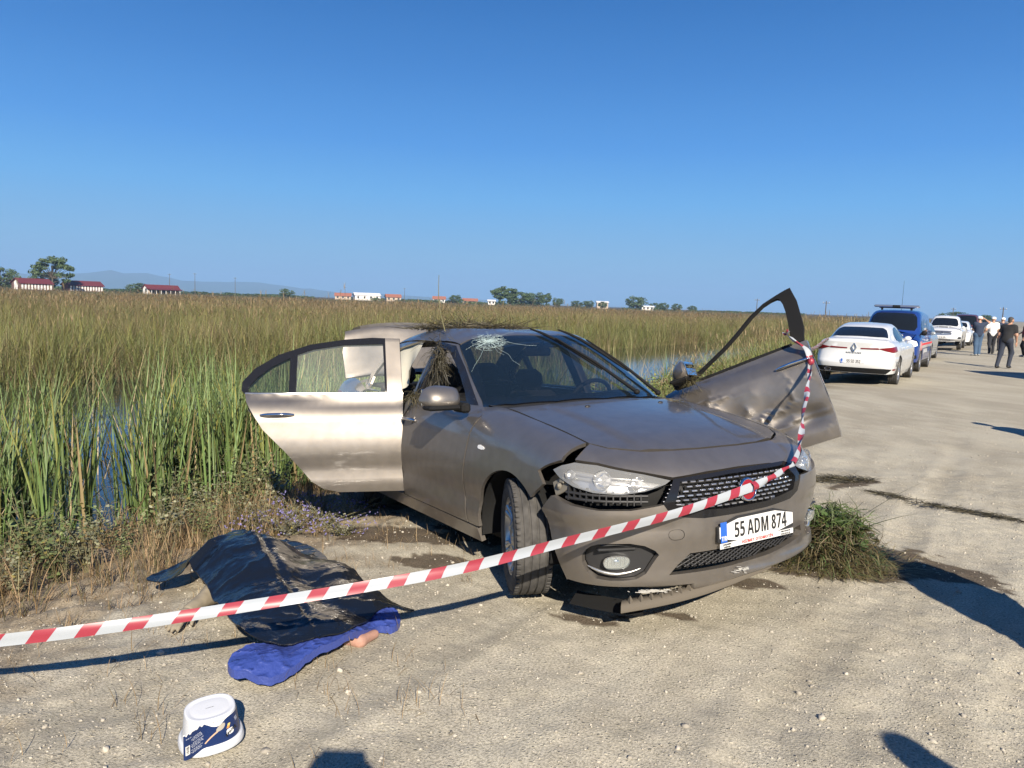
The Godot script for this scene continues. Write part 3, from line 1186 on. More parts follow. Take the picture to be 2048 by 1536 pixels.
	headlight(b, car, Body.mirror(V2([64, 0.752, 61, 0.772, 57, 0.787, 50, 0.780, 44, 0.762, 36, 0.740, 28.3, 0.711, 30, 0.694, 36, 0.664, 42.7, 0.658, 50, 0.672, 56, 0.693, 61, 0.72])), -1.0)
	front_structure(b, car)
	# rear end
	for s in [1.0, -1.0]:
		pan(b, "tail_light", Body.REAR, s, V2([62, 0.80, 64, 0.90, 50, 0.93, 38, 0.93, 38, 0.80]), [], M.tail_red, car, 0.0, 0.03, 0.06)
	pan(b, "rear_bumper", Body.REAR, 1, V2([-72, 0.28, -70, 0.66, -62, 0.79, -38, 0.79, -38, 0.66, 38, 0.66, 38, 0.79, 62, 0.79, 70, 0.66, 72, 0.28, 40, 0.2, -40, 0.2]), [], paint, car, 0.0, 0.03, 0.07)
	trunk_lid(b, car)
	# underside and cabin
	car_inside(b, car)
	var ws := wheel_meshes(0.316, 0.205, 0.205, 5, M.alloy)
	put_wheel(ws, car, Vector3(0.02, 0.31, 0.775), deg_to_rad(-22), true)
	put_wheel(ws, car, Vector3(0.0, 0.30, -0.775), deg_to_rad(-22), false)
	put_wheel(ws, car, Vector3(-2.64, 0.31, 0.775), 0, true)
	put_wheel(ws, car, Vector3(-2.64, 0.31, -0.775), 0, false)
	for s in [1.0, -1.0]:
		for x in [0.0, -2.64]:
			var m := MB.new()
			var rows := PackedVector3Array()
			for z in [0.86, 0.60, 0.52]:
				for q in 19:
					var a := deg_to_rad(-12 + q * 204.0 / 18.0)
					var r := 0.375 if z > 0.55 else 0.02
					rows.append(Vector3(x + cos(a) * r, 0.315 + sin(a) * r, (z - 0.02) * s))
			m.grid(rows, 19, 3)
			part("wheel_liner", m.mesh(M.matt_black), car)
	wipers(b, car)
	# side repeater and washer jet
	for s in [1.0, -1.0]:
		pan(b, "side_repeater", Body.SIDE, s, chaikin(V2([-0.36, 0.755, -0.285, 0.752, -0.27, 0.768, -0.345, 0.782]), 1), [], M.lamp_clear, car, -0.004, 0.006, 0.03)
	for z in [0.28, -0.28]:
		var p := b.at(Body.TOP, -0.09, z)
		var m := MB.new()
		m.ball(p, Vector3(0.012, 0.009, 0.02), Basis.IDENTITY, 10, 6)
		part("washer_jet", m.mesh(M.black_plastic), car)


func plate_basis() -> Basis:
	# faces the car's front (+x), reading from its right to its left
	var z := Vector3(1, 0.03, 0.0).normalized()
	var x := Vector3(0.0, 0.035, -1.0)
	x = (x - z * x.dot(z)).normalized()
	return Basis(x, z.cross(x), z)


func dent_left(p: Vector3) -> float:
	var d := 0.0
	d -= 0.035 * exp(-pow((p.x + 0.95) / 0.26, 2) - pow((p.y - 0.60) / 0.10, 2))
	d -= 0.035 * exp(-pow((p.x + 1.2 + (p.y - 0.5) * 0.6) / 0.10, 2) - pow((p.y - 0.52) / 0.12, 2))
	d += 0.020 * exp(-absf((p.x + 0.72 + (p.y - 0.7) * 0.5) / 0.03) - pow((p.y - 0.70) / 0.13, 2))
	d += 0.030 * exp(-absf((p.y - 0.445 + (p.x + 1.0) * 0.08) / 0.022) - pow((p.x + 1.1) / 0.35, 2))
	d -= 0.035 * exp(-pow((p.x + 1.36) / 0.09, 2) - pow((p.y - 0.47) / 0.06, 2))
	d += 0.018 * exp(-absf((p.y - 0.76 - (p.x + 1.0) * 0.15) / 0.016) - pow((p.x + 0.75) / 0.22, 2))
	d += 0.016 * exp(-absf(bump_noise.get_noise_2d(p.x * 1.6, p.y * 2.2)) * 14.0) * exp(-pow((p.y - 0.58) / 0.18, 2) - pow((p.x + 1.0) / 0.45, 2))
	d += 0.006 * sin(p.x * 23.0 + p.y * 9.0) * exp(-pow((p.y - 0.58) / 0.16, 2) - pow((p.x + 1.0) / 0.35, 2))
	return d


func shatter(b: Body, parent: Node) -> void:
	# star of cracks low in the corner of the windscreen by the passenger's head: splinter lines standing just on the glass
	var m := MB.new()
	var r := RandomNumberGenerator.new()
	r.seed = 91
	var o := Vector2(-1.09, 0.40)
	for k in 64:
		var a := TAU * k / 64.0 + r.randf_range(-0.05, 0.05)
		var p := o
		var l := r.randf_range(0.06, 0.14) * (2.8 if k % 9 == 0 else 1.0)
		var pts := PackedVector3Array()
		for q in 6:
			var u := p + Vector2(cos(a) * 1.0, sin(a)) * l * q / 5.0
			u += Vector2(r.randf_range(-1, 1), r.randf_range(-1, 1)) * 0.004 * q
			if u.x > -0.5 or u.x < -1.26 + 0.0 * u.y or u.y > 0.60 - (u.x + 1.2) * -0.25:
				break
			var w := b.at(Body.TOP, u.x, u.y)
			pts.append(w - b.normal(w) * 0.002)
		if pts.size() > 1:
			m.tube(pts, radii(0.0010, 0.0005, pts.size()), 4, false)
	for k in 46:
		var rr := r.randf_range(0.012, 0.125)
		var a0 := r.randf_range(0, TAU)
		var pts := PackedVector3Array()
		for q in 4:
			var u := o + Vector2(cos(a0 + q * 0.16), sin(a0 + q * 0.16)) * (rr + r.randf_range(-0.004, 0.004))
			if u.x < -1.25 or u.y > 0.57:
				break
			var w := b.at(Body.TOP, u.x, u.y)
			pts.append(w - b.normal(w) * 0.002)
		if pts.size() > 1:
			m.tube(pts, radii(0.0008, 0.0008, pts.size()), 4, false)
	for k in 190:
		var rr := pow(r.randf(), 0.8) * 0.10
		var a0 := r.randf_range(0, TAU)
		var u := o + Vector2(cos(a0), sin(a0)) * rr
		if u.x < -1.24 or u.y > 0.56:
			continue
		var w := b.at(Body.TOP, u.x, u.y)
		var nn := b.normal(w)
		var e := Basis(nn.cross(Vector3.RIGHT).normalized(), nn, Vector3.RIGHT).rotated(nn, r.randf_range(0, TAU))
		var s := r.randf_range(0.002, 0.006)
		m.tri(w + e * Vector3(s, 0.001, 0), w + e * Vector3(-s * 0.6, 0.002, s * 0.7), w + e * Vector3(-s * 0.5, 0.0015, -s * 0.8))
	part("cracks", m.mesh(M.splinter), parent).set_meta("kind", "stuff")


func door_handle(b: Body, parent: Node, x: float, y: float, s: float) -> void:
	var o := Node3D.new()
	o.name = numbered("handle", parent)
	parent.add_child(o, true)
	var p := b.at(Body.SIDE, x, y, s)
	pan(b, "recess", Body.SIDE, s, chaikin(V2([x - 0.045, y - 0.035, x + 0.045, y - 0.035, x + 0.055, y, x + 0.045, y + 0.036, x - 0.045, y + 0.036, x - 0.055, y]), 2), [], M.bronze, o, -0.0015, 0.003, 0.03)
	var m := MB.new()
	var pts := PackedVector3Array()
	for k in 9:
		var u := k / 8.0
		pts.append(Vector3(x - 0.115 + 0.23 * u, y + 0.004 * sin(u * PI), p.z + s * (0.012 + 0.018 * sin(u * PI))))
	m.tube(pts, PackedFloat32Array([0.008, 0.014, 0.016, 0.016, 0.016, 0.016, 0.016, 0.014, 0.008]), 10, true, 0.75)
	part("grip", m.mesh(M.chrome), o)


func door_mirror(b: Body, parent: Node, s: float) -> void:
	var o := Node3D.new()
	o.name = numbered("mirror", parent)
	parent.add_child(o, true)
	var m := MB.new()
	# housing: blunt outer end, rounded front, flat back
	var rows := PackedVector3Array()
	var su := 20
	for k in 10:
		var t := k / 9.0
		var z := lerpf(0.855, 1.09, t)
		var e := pow(maxf(1.0 - pow(maxf(t - 0.45, 0.0) / 0.55, 2.2), 0.0), 0.5)
		var hh := (0.052 + 0.030 * sqrt(t)) * e
		var dd := (0.05 + 0.055 * sqrt(t)) * e
		for q in su:
			var a := TAU * q / su
			var fx := cos(a) * dd * (1.0 if cos(a) > 0 else 0.35)
			rows.append(Vector3(-0.68 + fx - t * 0.035, 1.035 + sin(a) * hh - (0.02 * cos(a) if cos(a) > 0 else 0.0), z * s))
	for q in su:
		rows.insert(0, Vector3(-0.67, 1.035, 0.853 * s))
	m.grid(rows, su, 11, true, s < 0)
	part("shell", m.mesh(M.bronze), o)
	m = MB.new()
	var bb := Basis.IDENTITY
	m.box(Vector3(-0.66, 0.975, 0.95 * s), Vector3(0.13, 0.03, 0.24), bb, 0.012)
	m.box(Vector3(-0.64, 0.972, 0.84 * s), Vector3(0.16, 0.06, 0.06), bb, 0.015)
	part("foot", m.mesh(M.matt_black), o)
	m = MB.new()
	m.box(Vector3(-0.748, 1.035, 0.985 * s), Vector3(0.006, 0.10, 0.16), Basis(Vector3.UP, 0.12 * s), 0.002)
	part("glass", m.mesh(M.mirror_glass), o)


func inner_card(b: Body, parent: Node, poly: PackedVector2Array, s: float) -> void:
	# trim on the cabin side of an open door
	var m := MB.new()
	b.panel(m, Body.SIDE, s, poly, [], 0.08, 0.08, 0.09, 0.0)
	part("trim_panel", m.mesh(M.trim), parent)
	m = MB.new()
	var w := PackedVector2Array(poly)
	for k in w.size():
		var p := b.at(Body.SIDE, w[k].x, w[k].y, s)
		var q := b.at(Body.SIDE, w[(k + 1) % w.size()].x, w[(k + 1) % w.size()].y, s)
		m.quad(p - Vector3(0, 0, 0.025 * s), q - Vector3(0, 0, 0.025 * s), q - Vector3(0, 0, 0.092 * s), p - Vector3(0, 0, 0.092 * s))
	part("door_edge", m.mesh(M.bronze), parent)


func badge(b: Body, parent: Node) -> void:
	var o := Node3D.new()
	o.name = "badge"
	parent.add_child(o)
	var p := b.at(Body.FRONT, 1.0, 0.638)
	var nn := Vector3(1, 0.12, 0).normalized()
	o.transform = Transform3D(Basis(Vector3(0, 0, -1), nn.cross(Vector3(0, 0, -1)), nn), Vector3(p.x + 0.006, 0.638, 0.012))
	var turn := Basis(Vector3.RIGHT, PI / 2)
	var m := MB.new()
	m.lathe([Vector2(0.0005, -0.03), Vector2(0.058, -0.03), Vector2(0.060, 0.0), Vector2(0.057, 0.008), Vector2(0.051, 0.009), Vector2(0.048, 0.004)], 32, turn)
	part("ring", m.mesh(M.chrome), o)
	m = MB.new()
	m.lathe([Vector2(0.049, 0.003), Vector2(0.035, 0.006), Vector2(0.0005, 0.007)], 32, turn)
	part("field", m.mesh(M.badge_red), o)
	write("badge_letters", "FIAT", 0.032, M.chrome, o, Vector3(0, 0.0, 0.008), Basis.IDENTITY, Vector2(0.95, 1.35), 0.004)


func fog_pod(b: Body, car: Node, poly: PackedVector2Array, s: float, up: float) -> void:
	var o := Node3D.new()
	o.name = numbered("fog_lamp", car)
	car.add_child(o, true)
	pan(b, "bezel", Body.FRONT, 1, poly, [], M.black_plastic, o, 0.042, 0.0, 0.04)
	var ins := V2([48, 0.40, 36, 0.402, 33.5, 0.365, 50, 0.35])
	var p := b.at(Body.FRONT, 43.5 * s, 0.318 + up)
	var nn := b.normal(p)
	nn = (nn + Vector3(0.5, 0, 0)).normalized()
	var bx := Vector3.UP.cross(nn).normalized()
	var bb := Basis(bx, nn.cross(bx), nn)
	var m := MB.new()
	m.box(p - nn * 0.022 + Vector3(0, 0.062, 0), Vector3(0.19, 0.012, 0.03), bb, 0.004)
	m.box(p - nn * 0.024 + Vector3(0, 0.083, 0), Vector3(0.16, 0.010, 0.03), bb, 0.004)
	part("rib", m.mesh(M.black_plastic), o)
	m = MB.new()
	var outline := chaikin(V2([-0.062, -0.022, -0.04, -0.032, 0.045, -0.032, 0.066, 0.0, 0.056, 0.026, -0.05, 0.028, -0.066, 0.004]), 2)
	m.plate(outline, bb, p - nn * 0.018, 0.012)
	part("reflector", m.mesh(M.chrome_rough), o)
	m = MB.new()
	for k in 5:
		m.box(p - nn * 0.012 + bx * (-0.042 + 0.021 * k), Vector3(0.003, 0.042, 0.006), bb)
	m.ball(p - nn * 0.014, Vector3(0.014, 0.014, 0.008), bb, 12, 6)
	part("facet", m.mesh(M.chrome), o)
	m = MB.new()
	m.plate(outline, bb, p - nn * 0.003, 0.003)
	part("lens", m.mesh(M.glass), o)
	# bright crescent under the lamp
	m = MB.new()
	var pts := PackedVector3Array()
	for k in 10:
		var u := k / 9.0
		var q := b.at(Body.FRONT, lerpf(52, 37, u) * s, 0.318 + up - 0.012 - 0.048 * sin(u * PI * 0.75 + 0.35))
		pts.append(q - b.normal(q) * 0.014)
	m.tube(pts, PackedFloat32Array([0.003, 0.006, 0.008, 0.009, 0.009, 0.008, 0.007, 0.006, 0.004, 0.002]), 8)
	part("bright_trim", m.mesh(M.satin_metal), o)


func headlight(b: Body, car: Node, poly: PackedVector2Array, s: float) -> void:
	var o := Node3D.new()
	o.name = numbered("headlight", car)
	car.add_child(o, true)
	var inner := PackedVector2Array()
	var mid := Vector2.ZERO
	for p in poly:
		mid += p / poly.size()
	for p in poly:
		inner.append(mid + (p - mid) * Vector2(0.95, 0.90))
	pan(b, "rim", Body.FRONT, 1, poly, [inner], M.gloss_black, o, 0.006, 0.05, 0.035)
	pan(b, "lens", Body.FRONT, 1, poly, [], M.lamp_lens, o, 0.004, 0.0, 0.03)
	# silver bowl and the dividers behind the lens
	var m := MB.new()
	b.panel(m, Body.FRONT, 1, poly, [], 2.0, 0.03, 0.06, 0.0)
	part("bowl", m.mesh(M.lamp_silver), o)
	for q in [[57.0, 0.73, 0.026], [47.5, 0.715, 0.046], [38.0, 0.70, 0.032]]:
		var p := b.at(Body.FRONT, q[0] * s, q[1])
		var nn := (b.normal(p) + Vector3(1.5, 0, 0)).normalized()
		var bx := Vector3.UP.cross(nn).normalized()
		m = MB.new()
		m.lathe([Vector2(q[2], 0.02), Vector2(q[2] * 0.95, 0.005), Vector2(q[2] * 0.6, -0.02), Vector2(q[2] * 0.3, -0.032), Vector2(0.0005, -0.034)], 24, Basis(bx, nn, bx.cross(nn)), p - nn * 0.035)
		part("reflector", m.mesh(M.chrome), o)
		m = MB.new()
		m.ball(p - nn * 0.048, Vector3(0.010, 0.010, 0.012), Basis.IDENTITY, 10, 6)
		part("bulb", m.mesh(M.lamp_clear), o)
	m = MB.new()
	for a in [[60.0, 0.735, 33.0, 0.690], [60.0, 0.755, 36.0, 0.728]]:
		var pts := PackedVector3Array()
		for k in 8:
			var p := b.at(Body.FRONT, lerpf(a[0], a[2], k / 7.0) * s, lerpf(a[1], a[3], k / 7.0))
			pts.append(p - b.normal(p) * 0.035)
		m.tube(pts, radii(0.004, 0.004, 8), 6)
	part("divider", m.mesh(M.lamp_silver), o)


func front_structure(b: Body, car: Node) -> void:
	# what shows through the gap where the bumper has come off its clips, and the parts hanging below it
	var m := MB.new()
	b.panel(m, Body.FRONT, 1, V2([-66, 0.24, -64, 0.76, -50, 0.78, -30, 0.74, 30, 0.74, 50, 0.775, 62, 0.76, 64, 0.60, 62, 0.24]), [], 5.0, 0.06, 0.10, 0.0)
	part("inner_front", m.mesh(M.matt_black), car)
	m = MB.new()
	for k in 12:
		var p := b.at(Body.FRONT, 37 + k * 1.9, 0.625 + 0.002 * k - (0.004 if k % 2 else 0.0))
		var nn := b.normal(p)
		m.box(p - nn * 0.03, Vector3(0.03, 0.045 + 0.012 * (k % 3), 0.006), Basis(nn, Vector3.UP, nn.cross(Vector3.UP)).orthonormalized())
	for y in [0.612, 0.64]:
		var pts := PackedVector3Array()
		for k in 9:
			var p := b.at(Body.FRONT, lerpf(35, 59, k / 8.0), y + 0.0006 * k)
			pts.append(p - b.normal(p) * 0.022)
		m.tube(pts, radii(0.008, 0.008, 9), 6)
	part("clip_rail", m.mesh(M.black_plastic), car)
	# lamp bracket by the wheel arch
	m = MB.new()
	var p0 := b.at(Body.FRONT, 62, 0.668)
	var n0 := b.normal(p0)
	var e0 := Basis(n0, Vector3.UP, n0.cross(Vector3.UP)).orthonormalized()
	m.box(p0 - n0 * 0.035, Vector3(0.012, 0.075, 0.10), e0.rotated(n0, 0.5), 0.004)
	m.box(p0 - n0 * 0.02 + Vector3(0.02, 0.03, -0.01), Vector3(0.02, 0.03, 0.035), e0, 0.004)
	part("lamp_bracket", m.mesh(M.dusty_metal), car)
	m = MB.new()
	m.lathe([Vector2(0.0005, 0.006), Vector2(0.009, 0.006), Vector2(0.010, 0.0), Vector2(0.018, -0.001), Vector2(0.018, -0.004)], 14, Basis(e0.y, e0.x, e0.z), p0 - n0 * 0.018)
	part("bolt", m.mesh(M.dusty_metal), car)
	# torn-off spoiler strip dragging on the ground
	m = MB.new()
	var rows := PackedVector3Array()
	var prof := [Vector2(-0.05, 0.008), Vector2(0.0, 0.010), Vector2(0.028, 0.002), Vector2(0.034, -0.03), Vector2(0.024, -0.036), Vector2(-0.05, -0.02)]
	for k in 18:
		var u := k / 17.0
		var ph := lerpf(42.5, -14.0, u)
		var y := lerpf(0.105, 0.225, pow(u, 0.9))
		var p := b.at(Body.FRONT, ph, 0.21)
		var rad := Vector3(cos(deg_to_rad(ph)), 0, sin(deg_to_rad(ph)))
		p -= rad * (0.02 + 0.02 * u)
		for q in prof:
			rows.append(Vector3(p.x, y, p.z) + rad * q.x + Vector3.UP * q.y)
	m.grid(rows, prof.size(), 18, true)
	var tor := part("torn_spoiler", m.mesh(M.dusty_plastic), car)
	var tooth := MB.new()
	tooth.tri(Vector3(0, 0, -0.016), Vector3(0.03, 0, 0.0), Vector3(0, 0.03, 0.0))
	tooth.tri(Vector3(0, 0, 0.016), Vector3(0, 0.03, 0.0), Vector3(0.03, 0, 0.0))
	tooth.tri(Vector3(0, 0, -0.016), Vector3(0, 0.03, 0.0), Vector3(0, 0, 0.016))
	var tm := tooth.mesh(M.dusty_plastic)
	for k in 15:
		var ph := 40.0 - k * 3.1
		var u := (42.5 - ph) / 56.5
		var rad := Vector3(cos(deg_to_rad(ph)), 0, sin(deg_to_rad(ph)))
		var p := b.at(Body.FRONT, ph, 0.21) - rad * (0.024 + 0.02 * u)
		var o := part("rib", tm, tor)
		o.transform = Transform3D(Basis(rad, Vector3.UP, rad.cross(Vector3.UP)), Vector3(p.x, lerpf(0.105, 0.225, pow(u, 0.9)) + 0.006, p.z))
	# undertray flap on the ground
	m = MB.new()
	rows = PackedVector3Array()
	for k in 8:
		var ph := lerpf(60, 36, k / 7.0)
		for q in 3:
			var rr := 0.80 + 0.05 * q
			rows.append(Vector3(cos(deg_to_rad(ph)) * rr, 0.095 - 0.012 * k * 0.3 - 0.02 * q, sin(deg_to_rad(ph)) * rr))
	m.grid(rows, 3, 8)
	part("undertray", m.mesh(M.matt_black), car)
	# pale scrapes along the lip
	m = MB.new()
	var r := RandomNumberGenerator.new()
	r.seed = 5
	for k in 90:
		var big := k < 60
		var ph := r.randfn(33.0 if big else 2.0, 3.2 if big else 2.0)
		var y := r.randfn(0.178 if big else 0.235, 0.007)
		var l := r.randf_range(0.5, 2.4)
		var pa := b.at(Body.FRONT, ph - l * 0.5, y - 0.002)
		var pb := b.at(Body.FRONT, ph + l * 0.5, y + 0.002)
		var na := b.normal(pa) * 0.0150
		m.tube(PackedVector3Array([pa + na, pb + na]), PackedFloat32Array([0.0012, 0.0016]), 4, false)
	part("scrape", m.mesh(M.scrape), car).set_meta("kind", "stuff")


func trunk_lid(b: Body, car: Node) -> void:
	var o := Node3D.new()
	o.name = "trunk_lid"
	o.set_meta("label", "raised boot lid behind the cabin")
	car.add_child(o)
	var top := both([-3.09, 0, -3.085, 0.4, -3.06, 0.62, -3.3, 0.63, -3.50, 0.58, -3.545, 0.3, -3.555, 0])
	b.dent = func(p: Vector3) -> float: return -0.02 * exp(-Vector2(p.x + 3.3, p.z - 0.25).length_squared() * 25.0)
	pan(b, "lid_skin", Body.TOP, 1, top, [], M.bronze, o, 0.0, 0.03, 0.05)
	b.dent = null
	pan(b, "lid_face", Body.REAR, 1, V2([-25, 0.72, -26, 0.93, -24, 1.0, 24, 1.0, 26, 0.93, 25, 0.72]), [], M.bronze, o, 0.0, 0.03, 0.07)
	var m := MB.new()
	b.panel(m, Body.TOP, 1, top, [], 0.12, 0.12, 0.035, 0.0)
	part("lining", m.mesh(M.trim), o)
	var h := Vector3(-3.08, 1.04, 0.0)
	var t := Basis(Vector3.BACK, deg_to_rad(-74)) 
	o.transform = Transform3D(t, h - t * h + Vector3(0.0, 0.03, 0.16))


func car_inside(b: Body, car: Node) -> void:
	var m := MB.new()
	m.box(Vector3(-1.4, 0.22, 0), Vector3(3.9, 0.06, 1.40))
	m.box(Vector3(0.12, 0.48, 0), Vector3(0.75, 0.5, 0.9))
	m.box(Vector3(-3.1, 0.40, 0), Vector3(0.9, 0.3, 1.2))
	part("underbody", m.mesh(M.matt_black), car)
	m = MB.new()
	m.box(Vector3(-1.55, 0.30, 0), Vector3(2.3, 0.06, 1.36))
	m.box(Vector3(-1.5, 0.40, 0), Vector3(2.0, 0.16, 0.22), Basis.IDENTITY, 0.04)
	part("carpet", m.mesh(M.carpet), car)
	# dashboard
	var rows := PackedVector3Array()
	var prof := [Vector2(-0.36, 0.95), Vector2(-0.45, 0.985), Vector2(-0.62, 1.0), Vector2(-0.74, 0.985), Vector2(-0.80, 0.93), Vector2(-0.79, 0.80), Vector2(-0.72, 0.62), Vector2(-0.60, 0.50), Vector2(-0.40, 0.45)]
	for k in 11:
		var z := lerpf(-0.68, 0.68, k / 10.0)
		var hump := 0.045 * exp(-pow((z + 0.37) / 0.18, 2))
		for q in prof:
			rows.append(Vector3(q.x - 0.10 * z * z - (0.03 * exp(-pow((z + 0.37) / 0.2, 2)) if q.y > 0.9 else 0.0), q.y + (hump if q.x < -0.5 and q.y > 0.9 else 0.0) - 0.02 * z * z, z))
	m = MB.new()
	m.grid(rows, prof.size(), 11)
	part("dashboard", m.mesh(M.dash_plastic), car)
	# steering wheel on the left
	var sw := Node3D.new()
	sw.name = "steering_wheel"
	car.add_child(sw)
	sw.transform = Transform3D(Basis(Vector3.BACK, deg_to_rad(66)), Vector3(-0.97, 0.93, -0.37))
	var ring := TorusMesh.new()
	ring.inner_radius = 0.165
	ring.outer_radius = 0.195
	ring.rings = 32
	ring.ring_segments = 10
	ring.material = M.dash_plastic
	part("rim", ring, sw)
	m = MB.new()
	m.box(Vector3.ZERO, Vector3(0.15, 0.05, 0.13), Basis.IDENTITY, 0.02)
	m.box(Vector3(0, 0, 0.10), Vector3(0.05, 0.02, 0.14), Basis.IDENTITY, 0.006)
	m.box(Vector3(0, 0, -0.10), Vector3(0.05, 0.02, 0.14), Basis.IDENTITY, 0.006)
	m.rod(Vector3.ZERO, Vector3(0, -0.2, 0), 0.03)
	part("hub", m.mesh(M.dash_plastic), sw)
	for z in [0.37, -0.37]:
		seat(car, Vector3(-1.32, 0.33, z), 0.50, "front_seat", 1)
	seat(car, Vector3(-2.15, 0.36, 0), 1.22, "rear_bench", 3)
	# headliner, inside faces of the pillars
	m = MB.new()
	b.panel(m, Body.TOP, 1, both([-1.10, 0, -1.15, 0.3, -1.25, 0.54, -1.6, 0.56, -2.1, 0.55, -2.5, 0.51, -2.64, 0.3, -2.66, 0]), [], 0.12, 0.12, 0.03, 0.0)
	part("headliner", m.mesh(M.cream), car)
	for s in [1.0, -1.0]:
		m = MB.new()
		b.panel(m, Body.SIDE, s, V2([-1.47, 0.30, -1.49, 1.37, -1.60, 1.375, -1.61, 0.30]), [], 0.09, 0.09, 0.02, 0.06)
		part("door_pillar", m.mesh(M.bronze), car)
		m = MB.new()
		b.panel(m, Body.SIDE, s, V2([-2.28, 0.30, -2.30, 0.52, -2.53, 0.72, -2.69, 0.95, -3.05, 0.98, -3.0, 0.5, -2.6, 0.30]), [], 0.12, 0.12, 0.06, 0.0)
		part("inner_quarter", m.mesh(M.trim), car)
	m = MB.new()
	m.box(Vector3(-2.78, 0.99, 0), Vector3(0.46, 0.03, 1.2), Basis.IDENTITY, 0.01)
	m.box(Vector3(-2.60, 0.70, 0), Vector3(0.05, 0.6, 1.25))
	part("parcel_shelf", m.mesh(M.trim), car)
	# deployed curtain airbag hanging in the rear right opening
	var c := MB.new()
	var rr := PackedVector3Array()
	for k in 14:
		var u := k / 13.0
		for q in 9:
			var v := q / 8.0
			var drop := 0.36 * (1.0 - 0.55 * pow(absf(u - 0.45) * 1.9, 2.0))
			rr.append(Vector3(-1.86 - u * 0.52, 1.365 - 0.05 * u * u - v * drop, 0.56 + 0.10 * v + 0.025 * sin(u * 11.0 + v * 2.0) * v))
	c.grid(rr, 9, 14)
	part("curtain_airbag", c.mesh(M.airbag), car)
	# interior mirror
	m = MB.new()
	m.box(Vector3(-1.10, 1.30, 0.0), Vector3(0.03, 0.06, 0.22), Basis.IDENTITY, 0.012)
	m.rod(Vector3(-1.08, 1.32, 0), Vector3(-1.02, 1.385, 0), 0.012)
	part("inside_mirror", m.mesh(M.matt_black), car)


func seat(car: Node, at: Vector3, w: float, called: String, heads: int) -> void:
	var o := Node3D.new()
	o.name = numbered(called, car)
	car.add_child(o, true)
	o.position = at
	var m := MB.new()
	m.box(Vector3(0.05, 0.14, 0), Vector3(0.52, 0.18, w), Basis(Vector3.BACK, 0.12), 0.05)
	part("cushion", m.mesh(M.seat_cloth), o)
	m = MB.new()
	var bk := Basis(Vector3.BACK, deg_to_rad(20))
	m.box(bk * Vector3(-0.22, 0.46, 0), Vector3(0.14, 0.60, w * 0.94), bk, 0.055)
	part("backrest", m.mesh(M.seat_cloth), o)
	for k in heads:
		var z := 0.0 if heads == 1 else (k - 1) * 0.42
		m = MB.new()
		m.box(bk * Vector3(-0.22, 0.86, 0) + Vector3(0, 0, z), Vector3(0.10, 0.17, 0.25), bk, 0.045)
		m.rod(bk * Vector3(-0.22, 0.72, 0) + Vector3(0, 0, z - 0.05), bk * Vector3(-0.22, 0.82, 0) + Vector3(0, 0, z - 0.05), 0.007)
		m.rod(bk * Vector3(-0.22, 0.72, 0) + Vector3(0, 0, z + 0.05), bk * Vector3(-0.22, 0.82, 0) + Vector3(0, 0, z + 0.05), 0.007)
		part("headrest", m.mesh(M.seat_cloth), o)


func wipers(b: Body, car: Node) -> void:
	# both stopped half-way up the glass, their blades near the driver's side
	for w in [[-0.36, -0.30, -0.95, -0.05, -1.17, 0.02], [-0.50, -0.60, -1.02, -0.36, -1.20, -0.24]]:
		var o := Node3D.new()
		o.name = numbered("wiper", car)
		car.add_child(o, true)
		var p0 := b.at(Body.TOP, w[0], w[1])
		var p1 := b.at(Body.TOP, w[2], w[3])
		var p2 := b.at(Body.TOP, w[4], w[5])
		p0 += b.normal(p0) * 0.02
		p1 += b.normal(p1) * 0.03
		var m := MB.new()
		m.tube(PackedVector3Array([p0, p0.lerp(p1, 0.5) + Vector3(0, 0.015, 0), p1]), PackedFloat32Array([0.013, 0.010, 0.006]), 6)
		m.ball(p0, Vector3(0.022, 0.018, 0.022), Basis.IDENTITY, 10, 6)
		part("arm", m.mesh(M.matt_black), o)
		var blade := MB.new()
		var q0 := p0.lerp(p1, 0.42)
		var pts := PackedVector3Array()
		for k in 7:
			var u := Vector2(lerpf(q0.x, w[4], k / 6.0), lerpf(q0.z, w[5], k / 6.0))
			var q := b.at(Body.TOP, u.x, u.y)
			pts.append(q + b.normal(q) * 0.014)
		blade.tube(pts, PackedFloat32Array([0.006, 0.010, 0.011, 0.012, 0.011, 0.010, 0.006]), 6)
		part("blade", blade.mesh(M.matt_black), o)


# ---------------------------------------------------------------- ground, water, gravel
# The road runs along RD; t is measured to the right of its axis through the camera, s along it.
const RD := Vector2(0.5446, -0.8387)
const RN := Vector2(0.8387, 0.5446)
const WATER := -0.66

var bump_noise: FastNoiseLite
var edge_noise: FastNoiseLite


func road_pos(s: float, t: float) -> Vector3:
	var p := RD * s + RN * t
	return Vector3(p.x, 0, p.y)


func across(x: float, z: float) -> float:
	return x * RN.x + z * RN.y


func along(x: float, z: float) -> float:
	return x * RD.x + z * RD.y


var section: PackedFloat32Array

